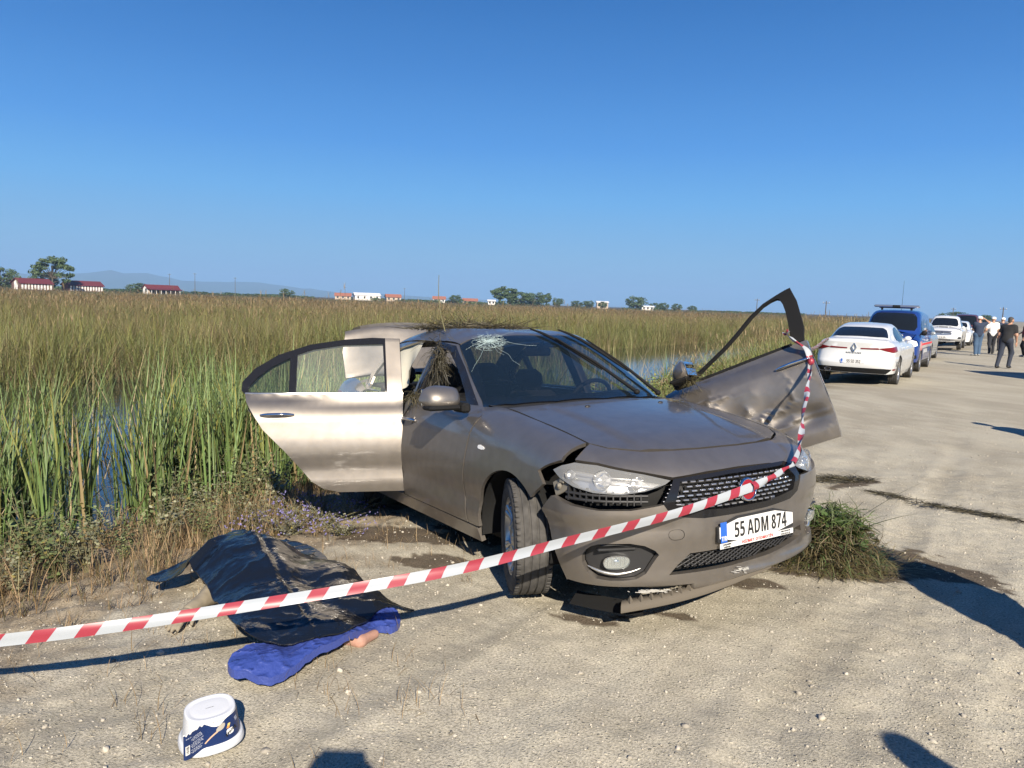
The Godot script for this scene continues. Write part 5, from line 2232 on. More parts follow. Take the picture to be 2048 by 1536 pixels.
	for k in 420:
		var s := r.randf_range(-1.0, 14.0)
		var t := -4.9 - r.randf() * 2.2
		var p := road_pos(s, t)
		if r.randf() > 0.42 + 0.9 * n.get_noise_2d(p.x, p.z) or in_wreck(p, 0.2):
			continue
		p.y = ground_height(p.x, p.z) - 0.03
		tf.append(Transform3D(Basis(Vector3.UP, r.randf_range(0, TAU)).scaled(Vector3.ONE * r.randf_range(0.45, 1.0)), p))
		var v := r.randf_range(0.75, 1.25)
		cols.append(Color(v, v, v))
	for k in 900:
		var s := 12.5 + pow(r.randf(), 1.3) * 60.0
		var t := -4.6 - r.randf() * 3.0
		if s < 18.0:
			t -= 1.3
		var p := road_pos(s, t)
		p.y = ground_height(p.x, p.z) - 0.03
		tf.append(Transform3D(Basis(Vector3.UP, r.randf_range(0, TAU)).scaled(Vector3.ONE * r.randf_range(0.8, 1.9)), p))
		var v := r.randf_range(0.85, 1.4)
		cols.append(Color(v * 0.95, v * 1.05, v * 0.6))
	swarm("undergrowth", ug[1], tf, cols, "tangled leafy undergrowth along the ditch bank", "weeds")


# ---------------------------------------------------------------- parked vehicles
func vehicle(called: String, label: String, d: Dictionary, paint: Material, at: Vector3, forward: Vector3) -> Array:
	var b := Body.new()
	b.shape(d)
	b.front_x = 0.0
	b.rear_x = -d.wb
	b.belt = d.belt
	b.axis_high = d.belt
	var o := thing(called, label, "car" if not d.has("kind") else d.kind, at)
	o.basis = Basis(forward, Vector3.UP, forward.cross(Vector3.UP))
	var lo: float = d.low
	var belt: float = d.belt
	var wr: float = d.wheel_r
	var ar := wr + 0.055
	var c := 0.07
	var ds: Array = d.doors
	var hz: float = d.hood_z
	for s in [1.0, -1.0]:
		var fd := b.side_to_low([ds[0], lo, ds[0], belt - 0.01])
		fd.append_array(b.top_to_low([ds[0] + 0.02, hz, ds[0] * 0.4, hz, 0.25, hz, d.side_f - 0.02, hz - 0.02]))
		fd.append_array(b.side_to_low([d.side_f, d.lamp_y, d.side_f, lo + 0.05]))
		fd.append_array(b.side_to_low(flat_list(arc(0, wr, ar, -8, 186, 16))))
		pan(b, "fender", Body.LOW, s, fd, [], paint, o, 0.0, 0.02, c)
		for k in ds.size() - 1:
			var q := V2([ds[k] - 0.007, lo, ds[k] - 0.007, belt, ds[k + 1] + 0.007, belt, ds[k + 1] + 0.007, lo])
			var cutters := arc(-d.wb, wr, ar + 0.03, -20, 200, 18)
			var pieces := Geometry2D.clip_polygons(q, cutters)
			if pieces.size():
				pan(b, "door", Body.SIDE, s, pieces[0], [], paint, o, 0.0, 0.02, c)
			var m := MB.new()
			var hp := b.at(Body.SIDE, ds[k + 1] + 0.16, belt - 0.12, s)
			m.box(hp + Vector3(0, 0, 0.012 * s), Vector3(0.17, 0.028, 0.03), Basis.IDENTITY, 0.008)
			part("door_handle", m.mesh(paint), o)
		pan(b, "sill", Body.SIDE, s, V2([-ar - 0.03, lo - 0.09, -d.wb + ar + 0.03, lo - 0.09, -d.wb + ar + 0.03, lo - 0.01, -ar - 0.03, lo - 0.01]), [], M.black_plastic if d.has("kind") else paint, o, 0.004, 0.02, 0.1)
		var last: float = ds[-1]
		if not d.has("bed"):
			var qp := b.side_to_low([last - 0.007, lo])
			if last > -d.wb + ar:
				qp.append_array(b.side_to_low(flat_list(arc(-d.wb, wr, ar, 6, 186, 16))))
			elif last > -d.wb - ar:
				var a0 := rad_to_deg(acos(clampf((last + d.wb) / ar, -1, 1)))
				qp = b.side_to_low(flat_list(arc(-d.wb, wr, ar, a0 + 2, 186, 14)))
			qp.append_array(b.side_to_low([d.side_r, lo, d.side_r, belt - 0.12]))
			if d.get("van", false):
				qp.append_array(b.side_to_low([d.side_r, belt, last - 0.007, belt]))
			else:
				qp.append_array(b.top_to_low([d.side_r + 0.05, d.deck_z, d.deck_x, d.deck_z + 0.04]))
				qp.append_array(b.side_to_low([last - 0.007, belt]))
			pan(b, "quarter_panel", Body.LOW, s, qp, [], paint, o, 0.0, 0.02, c)
		for k in d.glass.size():
			pan(b, "side_window", Body.SIDE, s, chaikin(V2(d.glass[k]), 1), [], M.dark_glass, o, -0.003, 0.004, 0.09)
		for x in [0.0, -d.wb]:
			var m := MB.new()
			var rows := PackedVector3Array()
			for z in [d.hw - 0.05, d.hw - 0.30, d.hw - 0.32]:
				for q in 13:
					var a := deg_to_rad(-12 + q * 17.0)
					var r := ar if z > d.hw - 0.31 else 0.02
					rows.append(Vector3(x + cos(a) * r, wr + sin(a) * r, z * s))
			m.grid(rows, 13, 3)
			part("wheel_liner", m.mesh(M.matt_black), o)
	# cabin
	var cab := b.side_to_high([d.cab_f, belt + 0.005])
	pan(b, "cabin", Body.HIGH, 1, V2([d.cab_f, 0.5, d.cab_f, 179.5, d.cab_r, 179.5, d.cab_r, 0.5]), [], paint, o, 0.0, 0.0, c)
	pan(b, "windscreen", Body.TOP, 1, chaikin(both(d.screen), 1), [], M.dark_glass, o, -0.004, 0.005, 0.09)
	if d.has("rear_top"):
		pan(b, "rear_window", Body.TOP, 1, chaikin(both(d.rear_top), 1), [], M.dark_glass, o, -0.004, 0.005, 0.07)
	var hf: Array = d.hood
	pan(b, "hood", Body.TOP, 1, both(hf), [], paint, o, 0.0, 0.02, c)
	var edge := b.top_to_front(d.hood_edge)
	var fp := PackedVector2Array(edge)
	for k in range(edge.size() - 2, -1, -1):
		fp.append(Vector2(-edge[k].x, edge[k].y))
	fp.append_array(V2([-d.corner, d.lamp_y - 0.05, -d.corner, lo - 0.02, 0, lo - 0.06, d.corner, lo - 0.02, d.corner, d.lamp_y - 0.05]))
	pan(b, "front_bumper", Body.FRONT, 1, fp, [], paint, o, 0.003, 0.03, c)
	for q in d.front_parts:
		for s in ([1.0, -1.0] if q[3] else [1.0]):
			pan(b, q[0], Body.FRONT, s, V2(q[1]), [], q[2], o, -0.006, 0.012, 0.05)
	if not d.has("bed"):
		var rt: Array = d.rear_face
		pan(b, "rear_bumper" if not d.get("van", false) else "tailgate", Body.REAR, 1, V2(rt), [], paint, o, 0.003, 0.03, c)
		if d.has("deck_top"):
			pan(b, "trunk_lid", Body.TOP, 1, both(d.deck_top), [], paint, o, 0.001, 0.02, c)
	for q in d.get("rear_parts", []):
		for s in ([1.0, -1.0] if q[3] else [1.0]):
			pan(b, q[0], Body.REAR, s, V2(q[1]), [], q[2], o, -0.006, 0.012, 0.04)
	var m := MB.new()
	m.box(Vector3(-d.wb * 0.5, lo + 0.02, 0), Vector3(d.wb + 0.9, 0.12, d.hw * 1.45))
	part("underbody", m.mesh(M.matt_black), o)
	var ws := wheel_meshes(wr, 0.21, wr * 0.64, 5, M.alloy)
	for s in [1.0, -1.0]:
		for x in [0.0, -d.wb]:
			put_wheel(ws, o, Vector3(x, wr, (d.hw - 0.125) * s), 0, s > 0)
		m = MB.new()
		var mp := b.at(Body.SIDE, d.mirror_x, belt + 0.02, s)
		m.ball(mp + Vector3(0, 0.05, 0.10 * s), Vector3(0.05, 0.058 * d.get("mirror_size", 1.0), 0.085), Basis.IDENTITY, 14, 8)
		m.rod(mp + Vector3(0, 0.0, -0.02 * s), mp + Vector3(0, 0.04, 0.10 * s), 0.025)
		part("door_mirror", m.mesh(d.get("mirror_paint", paint)), o)
	return [o, b]


func hatch_spec(h: float) -> Dictionary:
	return {
		"deck": [-6, 0.9, -3.6, 1.0, -2.5, 1.02, -0.8, 1.0, -0.35, 1.02, 0.2, 0.93, 0.5, 0.86, 0.72, 0.76, 1.0, 0.6],
		"plan": [-6, 0.7, -3.3, 0.80, -2.4, 0.875, 0.0, 0.87, 0.5, 0.83, 0.9, 0.78],
		"tuck": [0.0, 0.09, 0.25, 0.04, 0.45, 0.01, 0.62, 0.0, 0.78, 0.01, 0.92, 0.05, 1.05, 0.11, 2.5, 0.3],
		"front": [0.0, 0.7, 0.2, 0.80, 0.45, 0.83, 0.65, 0.81, 0.75, 0.75, 0.85, 0.6, 2.5, 0.3],
		"rear": [0.0, -3.0, 0.3, -3.22, 0.7, -3.24, 1.0, -3.18, 1.3, -3.05, 1.5, -2.9, 2.5, -2.8],
		"roof": [-6, 0.9, -3.22, 1.0, -3.1, 1.2, -2.95, h - 0.12, -2.6, h - 0.05, -1.9, h, -1.3, h - 0.02, -0.95, h - 0.10, -0.35, 1.04, 0.3, 0.7],
		"cabin": [0.0, 0.78, 0.95, 0.78, 1.2, 0.68, 1.4, 0.60, 2.5, 0.4],
		"cabin_plan": [-6, -0.1, -3.0, -0.07, -2.4, 0.0, -1.0, 0.0, -0.4, -0.05, 0.4, -0.1],
		"set": {"nose": 0.45, "bend": 0.4, "rear_bend": 0.15, "tail": 0.3},
		"wb": 2.55, "low": 0.27, "belt": 0.96, "wheel_r": 0.31, "hw": 0.87, "doors": [-0.45, -1.45, -2.25], "hood_z": 0.64, "side_f": 0.42, "side_r": -2.95, "lamp_y": 0.70,
		"deck_z": 0.6, "deck_x": -2.9, "van": true,
		"cab_f": -0.42, "cab_r": -3.06, "corner": 66.0, "mirror_x": -0.62,
		"screen": [-0.46, 0, -0.52, 0.35, -0.62, 0.60, -1.05, 0.50, -0.97, 0.25, -0.95, 0],
		"hood": [-0.34, 0, -0.38, 0.4, -0.44, 0.62, 0.2, 0.63, 0.42, 0.60, 0.58, 0.42, 0.66, 0.2, 0.67, 0],
		"hood_edge": [0.44, 0.60, 0.59, 0.42, 0.67, 0.2, 0.68, 0],
		"glass": [[-0.72, 1.0, -1.15, 1.26, -1.38, 1.32, -1.38, 1.0], [-1.48, 1.0, -1.48, 1.33, -2.0, 1.31, -2.2, 1.0], [-2.3, 1.02, -2.1, 1.28, -2.55, 1.18, -2.65, 1.05]],
		"rear_face": [-68, 0.26, -66, 0.98, -55, 1.22, -40, 1.34, 40, 1.34, 55, 1.22, 66, 0.98, 68, 0.26],
		"front_parts": [["headlight", [28, 0.62, 34, 0.70, 56, 0.76, 60, 0.70, 50, 0.62], M.lamp_clear, true], ["grille", [-24, 0.62, -22, 0.70, 22, 0.70, 24, 0.62], M.gloss_black, false], ["air_intake", [-28, 0.28, -24, 0.42, 24, 0.42, 28, 0.28], M.matt_black, false]],
	}


func saloon_spec() -> Dictionary:
	return {
		"deck": [-6, 1.0, -3.72, 1.03, -3.60, 1.07, -3.3, 1.07, -2.7, 1.06, -0.8, 1.0, -0.35, 1.02, 0.3, 0.92, 0.6, 0.85, 0.8, 0.76, 1.0, 0.6],
		"plan": [-6, 0.7, -3.72, 0.80, -3.2, 0.87, -2.4, 0.905, 0.0, 0.90, 0.5, 0.87, 0.9, 0.80],
		"tuck": [0.0, 0.12, 0.20, 0.07, 0.30, 0.035, 0.45, 0.01, 0.60, 0.0, 0.70, 0.012, 0.80, 0.006, 0.90, 0.035, 1.0, 0.085, 1.1, 0.14, 2.5, 0.3],
		"front": [0.0, 0.8, 0.2, 0.88, 0.5, 0.92, 0.7, 0.88, 0.8, 0.78, 0.9, 0.6, 2.5, 0.3],
		"rear": [0.0, -3.4, 0.2, -3.60, 0.38, -3.69, 0.50, -3.72, 0.62, -3.66, 0.80, -3.62, 0.92, -3.64, 1.02, -3.68, 1.06, -3.66, 2.5, -3.5],
		"roof": [-6, 0.4, -3.42, 0.98, -3.2, 1.08, -2.75, 1.28, -2.4, 1.385, -2.0, 1.43, -1.5, 1.443, -1.15, 1.41, -0.95, 1.34, -0.35, 1.04, 0.3, 0.7],
		"cabin": [0.0, 0.80, 0.95, 0.80, 1.2, 0.66, 1.4, 0.56, 2.5, 0.4],
		"cabin_plan": [-6, -0.2, -3.2, -0.12, -2.6, -0.02, -2.0, 0.0, -1.0, 0.0, -0.4, -0.05, 0.4, -0.1],
		"set": {"nose": 0.45, "bend": 0.45, "rear_bend": 0.25, "tail": 0.30, "tail_p": 3.4, "crown": 0.06},
		"wb": 2.71, "low": 0.28, "belt": 0.985, "wheel_r": 0.325, "hw": 0.905, "doors": [-0.45, -1.5, -2.35], "hood_z": 0.66, "side_f": 0.45, "side_r": -3.35, "lamp_y": 0.72,
		"deck_z": 0.66, "deck_x": -3.05,
		"cab_f": -0.42, "cab_r": -3.25, "corner": 66.0, "mirror_x": -0.62,
		"screen": [-0.46, 0, -0.52, 0.35, -0.62, 0.60, -1.08, 0.50, -1.0, 0.25, -0.97, 0],
		"rear_top": [-3.13, 0, -3.10, 0.35, -2.98, 0.60, -2.88, 0.62, -2.52, 0.50, -2.60, 0.25, -2.62, 0],
		"hood": [-0.34, 0, -0.38, 0.4, -0.44, 0.64, 0.3, 0.65, 0.5, 0.62, 0.66, 0.42, 0.74, 0.2, 0.75, 0],
		"hood_edge": [0.52, 0.62, 0.67, 0.42, 0.75, 0.2, 0.76, 0],
		"deck_top": [-3.24, 0, -3.20, 0.4, -3.10, 0.66, -3.36, 0.69, -3.52, 0.62, -3.61, 0.3, -3.625, 0],
		"glass": [[-0.72, 1.0, -1.15, 1.25, -1.42, 1.335, -1.42, 1.0], [-1.5, 1.0, -1.5, 1.345, -2.05, 1.33, -2.4, 1.20, -2.55, 1.05, -2.5, 1.0]],
		"rear_face": [-69, 0.30, -69, 0.86, -60, 0.95, -46, 1.035, -30, 1.05, 0, 1.055, 30, 1.05, 46, 1.035, 60, 0.95, 69, 0.86, 69, 0.30, 40, 0.27, -40, 0.27],
		"front_parts": [["headlight", [28, 0.62, 34, 0.70, 56, 0.78, 60, 0.70, 50, 0.62], M.lamp_clear, true]],
		"rear_parts": [],
	}


func van_spec(h: float, l: float) -> Dictionary:
	return {
		"deck": [-7, 1.1, -3.4, 1.12, -0.8, 1.1, -0.2, 1.13, 0.2, 1.08, 0.5, 1.0, 0.72, 0.88, 1.0, 0.6],
		"plan": [-7, 0.86, -3.3 - l, 0.89, -2.4, 0.91, 0.0, 0.90, 0.5, 0.86, 0.9, 0.80],
		"tuck": [0.0, 0.10, 0.25, 0.04, 0.45, 0.0, 0.75, 0.0, 0.92, 0.02, 1.05, 0.045, 1.2, 0.1, 2.6, 0.3],
		"front": [0.0, 0.72, 0.2, 0.83, 0.5, 0.88, 0.75, 0.85, 0.9, 0.74, 1.0, 0.6, 2.5, 0.3],
		"rear": [0.0, -3.4 - l, 0.3, -3.52 - l, 0.7, -3.54 - l, 1.3, -3.50 - l, h, -3.42 - l, 2.6, -3.40 - l],
		"roof": [-8, h - 0.06, -3.3 - l, h - 0.05, -2.5, h - 0.01, -1.7, h, -1.15, h - 0.03, -0.85, h - 0.12, -0.20, 1.14, 0.4, 0.7],
		"cabin": [0.0, 0.84, 1.05, 0.84, 1.4, 0.76, h, 0.68, 2.6, 0.6],
		"cabin_plan": [-6, 0.0, -1.0, 0.0, -0.3, -0.04, 0.4, -0.1],
		"set": {"nose": 0.36, "bend": 0.35, "rear_bend": 0.0, "tail": 0.10, "crown": 0.07, "roof_crown": 0.06, "k_roof": 0.16},
		"wb": 2.72 + l, "low": 0.32, "belt": 1.07, "wheel_r": 0.325, "hw": 0.91, "doors": [-0.42, -1.40, -2.25], "hood_z": 0.70, "side_f": 0.45, "side_r": -3.42 - l, "lamp_y": 0.80,
		"deck_z": 0.6, "deck_x": -2.9, "van": true, "kind": "van",
		"cab_f": -0.26, "cab_r": -3.40 - l, "corner": 64.0, "mirror_x": -0.52, "mirror_size": 1.35, "mirror_paint": M.matt_black,
		"screen": [-0.28, 0, -0.33, 0.4, -0.46, 0.70, -0.98, 0.60, -0.90, 0.3, -0.86, 0],
		"hood": [-0.17, 0, -0.22, 0.4, -0.36, 0.69, 0.2, 0.69, 0.42, 0.65, 0.57, 0.45, 0.64, 0.2, 0.65, 0],
		"hood_edge": [0.44, 0.65, 0.58, 0.45, 0.65, 0.2, 0.66, 0],
		"glass": [[-0.60, 1.12, -1.0, 1.50, -1.34, 1.55, -1.34, 1.12], [-1.45, 1.14, -1.45, 1.55, -2.20, 1.55, -2.20, 1.14], [-2.32, 1.16, -2.32, 1.54, -3.1, 1.52, -3.1, 1.16]],
		"rear_face": [-70, 0.30, -72, 1.2, -66, h - 0.12, 66, h - 0.12, 72, 1.2, 70, 0.30],
		"front_parts": [["headlight", [30, 0.76, 33, 0.86, 52, 0.93, 58, 0.90, 56, 0.78, 44, 0.73], M.lamp_clear, true], ["grille", [-27, 0.70, -27, 0.86, 27, 0.86, 27, 0.70], M.gloss_black, false], ["air_intake", [-36, 0.36, -33, 0.52, 33, 0.52, 36, 0.36], M.matt_black, false], ["fog_lamp", [46, 0.40, 46, 0.50, 54, 0.50, 54, 0.40], M.matt_black, true]],
	}


func pickup_spec() -> Dictionary:
	return {
		"deck": [-6, 1.0, -2.2, 1.12, -0.8, 1.12, -0.3, 1.17, 0.2, 1.15, 0.6, 1.09, 0.80, 1.0, 1.0, 0.8],
		"plan": [-6, 0.88, -2.4, 0.90, 0.0, 0.90, 0.6, 0.88, 0.9, 0.84],
		"tuck": [0.0, 0.12, 0.35, 0.05, 0.55, 0.0, 0.95, 0.0, 1.08, 0.03, 1.2, 0.10, 2.5, 0.3],
		"front": [0.0, 0.7, 0.35, 0.86, 0.62, 0.92, 0.75, 0.88, 1.0, 0.85, 1.08, 0.72, 1.2, 0.5, 2.5, 0.3],
		"rear": [0.0, -2.3, 2.5, -2.3],
		"roof": [-6, 0.8, -2.26, 1.12, -2.12, 1.62, -1.9, 1.74, -1.4, 1.77, -1.15, 1.73, -0.98, 1.65, -0.30, 1.18, 0.4, 0.8],
		"cabin": [0.0, 0.80, 1.1, 0.80, 1.4, 0.70, 1.72, 0.60, 2.5, 0.4],
		"cabin_plan": [-6, 0.0, -1.0, 0.0, -0.3, -0.04, 0.4, -0.1],
		"set": {"nose": 0.28, "bend": 0.35, "rear_bend": 0.0, "tail": 0.0, "crown": 0.06, "k_front": 0.10},
		"wb": 3.08, "low": 0.48, "belt": 1.09, "wheel_r": 0.38, "hw": 0.90, "doors": [-0.45, -1.42, -2.2], "hood_z": 0.70, "side_f": 0.50, "side_r": -2.28, "lamp_y": 0.92,
		"deck_z": 0.6, "deck_x": -2.9, "bed": true, "kind": "pickup truck",
		"cab_f": -0.36, "cab_r": -2.27, "corner": 62.0, "mirror_x": -0.55, "mirror_size": 1.3,
		"screen": [-0.38, 0, -0.43, 0.4, -0.54, 0.66, -1.06, 0.54, -0.98, 0.3, -0.95, 0],
		"hood": [-0.27, 0, -0.32, 0.4, -0.42, 0.69, 0.3, 0.69, 0.56, 0.65, 0.68, 0.45, 0.74, 0.2, 0.75, 0],
		"hood_edge": [0.57, 0.65, 0.69, 0.45, 0.75, 0.2, 0.76, 0],
		"glass": [[-0.68, 1.14, -1.08, 1.46, -1.36, 1.62, -1.36, 1.14], [-1.46, 1.14, -1.46, 1.63, -1.95, 1.60, -2.1, 1.14]],
		"rear_face": [-40, 0.5, 40, 0.5, 0, 0.6],
		"front_parts": [["headlight", [32, 0.80, 32, 0.93, 50, 0.99, 57, 0.94, 54, 0.84], M.lamp_clear, true], ["grille", [-29, 0.74, -30, 0.98, 30, 0.98, 29, 0.74], M.dash_metal, false], ["grille_opening", [-26, 0.77, -27, 0.94, 27, 0.94, 26, 0.77], M.matt_black, false], ["bumper_bar", [-54, 0.46, -56, 0.56, 56, 0.56, 54, 0.46], M.dash_metal, false], ["air_intake", [-26, 0.47, -24, 0.54, 24, 0.54, 26, 0.47], M.matt_black, false], ["fog_lamp", [42, 0.58, 42, 0.68, 52, 0.68, 52, 0.58], M.gloss_black, true]],
	}


func build_parked_vehicles() -> void:
	var away := Vector3(RD.x, 0, RD.y)
	# white saloon seen from behind
	var sp := saloon_spec()
	sp.rear_parts = [
		["tail_light", [62, 0.80, 63, 0.915, 50, 0.905, 40, 0.885, 30, 0.855, 40, 0.80, 48, 0.775], M.tail_red, true],
		["light_bar", [31, 0.835, 30, 0.87, 20, 0.862, 9, 0.858, 9, 0.832, 20, 0.832], M.tail_red, true],
		["rear_fog", [50, 0.36, 50, 0.40, 62, 0.40, 62, 0.36], M.tail_red, true],
		["diffuser", [-40, 0.285, -47, 0.39, -36, 0.40, 36, 0.40, 47, 0.39, 40, 0.285], M.matt_black, false],
		["side_vent", [63, 0.44, 65, 0.56, 63, 0.56, 61, 0.44], M.matt_black, true]]
	var r := vehicle("white_saloon", "white saloon parked tail-on behind the wreck, plate 55 SD 352", sp, M.white_paint, road_pos(20.3, -3.12) - away * 0.0, away)
	var o: Node3D = r[0]
	var b: Body = r[1]
	o.position += away * 2.71 * 1.0
	var rb := Basis(Vector3(0, 0, 1), Vector3.UP, Vector3(-1, 0, 0))
	var p := b.at(Body.REAR, 0, 0.54)
	licence_plate(o, p + Vector3(-0.012, 0, 0), rb, "55 SD 352", false)
	write("model_name", "MEGANE", 0.055, M.satin_metal, o, b.at(Body.REAR, 0, 0.735) + Vector3(-0.006, 0, 0), rb, Vector2(1.5, 1.0), 0.004)
	var m := MB.new()
	for q in [[0.0, 0.10, 0.05, 0.0], [0.05, 0.0, 0.0, -0.10], [0.0, -0.10, -0.05, 0.0], [-0.05, 0.0, 0.0, 0.10]]:
		var pc := b.at(Body.REAR, 0, 0.86) + Vector3(-0.012, 0, 0)
		m.rod(pc + rb * Vector3(q[0], q[1], 0), pc + rb * Vector3(q[2], q[3], 0), 0.016, 6)
	part("emblem", m.mesh(M.chrome), o)
	m = MB.new()
	var pe := b.at(Body.REAR, -30, 0.33)
	m.lathe([Vector2(0.035, 0.10), Vector2(0.042, 0.0), Vector2(0.036, 0.0), Vector2(0.03, 0.09)], 20, Basis(Vector3(0, 0, 1.7), Vector3(1, 0, 0), Vector3(0, 1, 0)), pe + Vector3(-0.03, 0, 0))
	part("exhaust_pipe", m.mesh(M.chrome), o)

	# blue patrol van facing the camera
	r = vehicle("patrol_van", "blue patrol van with roof light bar behind the white saloon", van_spec(1.84, 0.0), M.blue_paint, road_pos(25.9, -3.2), -away)
	o = r[0]
	b = r[1]
	m = MB.new()
	m.box(Vector3(-1.15, 1.885, 0), Vector3(0.10, 0.03, 1.0), Basis.IDENTITY, 0.01)
	for z in [-0.42, 0.42]:
		m.box(Vector3(-1.15, 1.85, z), Vector3(0.08, 0.08, 0.06), Basis.IDENTITY, 0.01)
	part("light_bar_foot", m.mesh(M.matt_black), o)
	m = MB.new()
	m.box(Vector3(-1.15, 1.935, 0.0), Vector3(0.22, 0.075, 1.30), Basis.IDENTITY, 0.03)
	part("light_bar", m.mesh(M.satin_metal), o)
	m = MB.new()
	m.box(Vector3(-1.03, 1.93, 0.0), Vector3(0.05, 0.085, 0.22), Basis.IDENTITY, 0.02)
	part("siren_speaker", m.mesh(M.matt_black), o)
	m = MB.new()
	m.rod(Vector3(-1.5, 1.83, -0.1), Vector3(-1.55, 2.75, -0.1), 0.006, 5, 0.003)
	part("aerial", m.mesh(M.matt_black), o)
	for s in [1.0, -1.0]:
		pan(b, "white_stripe", Body.SIDE, s, V2([0.30, 0.70, -3.3, 0.70, -3.3, 0.86, 0.22, 0.86]), [], M.white_paint, o, -0.004, 0.003, 0.1)
		pan(b, "red_stripe", Body.SIDE, s, V2([0.20, 0.78, -3.3, 0.78, -3.3, 0.84, 0.16, 0.84]), [], M.sign_red, o, -0.006, 0.003, 0.1)
		for k in 4:
			pan(b, "chevron", Body.SIDE, s, V2([0.36 - k * 0.09, 0.64, 0.31 - k * 0.09, 0.64, 0.22 - k * 0.09, 0.90, 0.27 - k * 0.09, 0.90]), [], M.sign_red if k % 2 else M.white_paint, o, -0.008, 0.003, 0.1)
		write("side_lettering", "JANDARMA", 0.16, M.white_paint, o, b.at(Body.SIDE, -1.0, 0.60, s) + Vector3(0, 0, 0.006 * s), Basis(Vector3(s, 0, 0), Vector3.UP, Vector3(0, 0, s)), Vector2(1.3, 1), 0.003)
	write("bonnet_lettering", "JANDARMA", 0.12, M.white_paint, o, b.at(Body.TOP, 0.30, 0) + Vector3(0, 0.008, 0), Basis(Vector3(0, 0, -1), Vector3(-0.9, 0.42, 0).normalized(), Vector3(0.42, 0.9, 0).normalized()), Vector2(1.3, 1), 0.003)
	licence_plate(o, b.at(Body.FRONT, 0, 0.60) + Vector3(0.014, 0, 0), plate_basis(), "JAA 552", false)

	# grey car squeezed behind the van
	r = vehicle("grey_hatchback", "grey car parked close behind the blue patrol van", hatch_spec(1.47), M.grey_paint, road_pos(32.9, -3.45), -away)

	# white pickup
	r = vehicle("white_pickup", "white pickup with bonnet scoop facing the camera further up the road", pickup_spec(), M.white_paint, road_pos(46.6, -3.2), -away)
	o = r[0]
	b = r[1]
	m = MB.new()
	m.box(Vector3(0.02, 1.18, 0), Vector3(0.34, 0.07, 0.52), Basis(Vector3.BACK, -0.06), 0.03)
	part("bonnet_scoop", m.mesh(M.white_paint), o)
	m = MB.new()
	m.box(Vector3(0.188, 1.17, 0), Vector3(0.02, 0.035, 0.42), Basis.IDENTITY, 0.004)
	part("scoop_opening", m.mesh(M.matt_black), o)
	for k in 3:
		m = MB.new()
		m.box(Vector3(0.876, 0.80 + 0.055 * k, 0), Vector3(0.02, 0.014, 0.78), Basis.IDENTITY, 0.003)
		part("grille_bar", m.mesh(M.dash_metal), o)
	m = MB.new()
	m.lathe([Vector2(0.07, 0.0), Vector2(0.085, 0.01), Vector2(0.07, 0.02)], 20, Basis(Vector3(0, 0, 1), Vector3(1, 0, 0), Vector3(0, 0.7, 0)), Vector3(0.885, 0.86, 0))
	part("emblem", m.mesh(M.chrome), o)
	licence_plate(o, b.at(Body.FRONT, 0, 0.64) + Vector3(0.014, 0, 0), plate_basis(), "55 NE 300", false)
	m = MB.new()
	m.box(Vector3(-3.1, 0.62, 0), Vector3(1.62, 0.06, 1.55))
	for s in [1.0, -1.0]:
		m.box(Vector3(-3.1, 0.86, 0.86 * s), Vector3(1.62, 0.52, 0.06), Basis.IDENTITY, 0.02)
	m.box(Vector3(-3.90, 0.86, 0), Vector3(0.05, 0.50, 1.60), Basis.IDENTITY, 0.015)
	m.box(Vector3(-2.32, 0.86, 0), Vector3(0.05, 0.50, 1.60), Basis.IDENTITY, 0.015)
	part("cargo_bed", m.mesh(M.white_paint), o)

	r = vehicle("white_hatchback", "small white car behind the white pickup", hatch_spec(1.50), M.white_paint, road_pos(54.8, -3.1), -away)
	licence_plate(r[0], r[1].at(Body.FRONT, 0, 0.50) + Vector3(0.014, 0, 0), plate_basis(), "55 AB 105", false)
	r = vehicle("maroon_van", "tall maroon van last in the row of parked cars", van_spec(1.98, 0.35), M.maroon_paint, road_pos(62.5, -3.0), -away)
	# van standing just beyond the right edge of the view; its shadow falls into it
	r = vehicle("white_van", "white van parked across the road, out of view to the right", van_spec(1.95, 0.35), M.white_paint, Vector3(18.5, 0, -20.3), Vector3(1, 0, 0.10).normalized())


# ---------------------------------------------------------------- hills, trees, houses, poles
func build_background() -> void:
	build_hills()
	build_houses()
	build_trees()
	build_poles()


func build_hills() -> void:
	var n := noise(55, 0.0006, 4)
	var m := MB.new()
	var rows := PackedVector3Array()
	var nu := 130
	for j in 7:
		for i in nu:
			var az := lerpf(-1.25, 0.35, i / (nu - 1.0))
			var d := 7200.0 + j * 420.0
			var ridge := 205.0 * smoothstep(0.10, -0.75, az) + 36.0 * smoothstep(0.34, 0.0, az)
			var p := Vector3(sin(az) * d, 0, -cos(az) * d)
			var h := ridge * (0.78 + 0.55 * n.get_noise_2d(p.x, p.z) + 0.16 * n.get_noise_2d(p.x * 5.0, p.z * 5.0))
			var rise: float = [0.0, 0.45, 0.8, 1.0, 0.8, 0.4, 0.0][j]
			rows.append(Vector3(p.x, h * rise - 12.0, p.z))
	m.grid(rows, nu, 7)
	setting("hills", m.mesh(speckled(0.05, 0.075, 0.04, 0.95, 14, 0.3)))


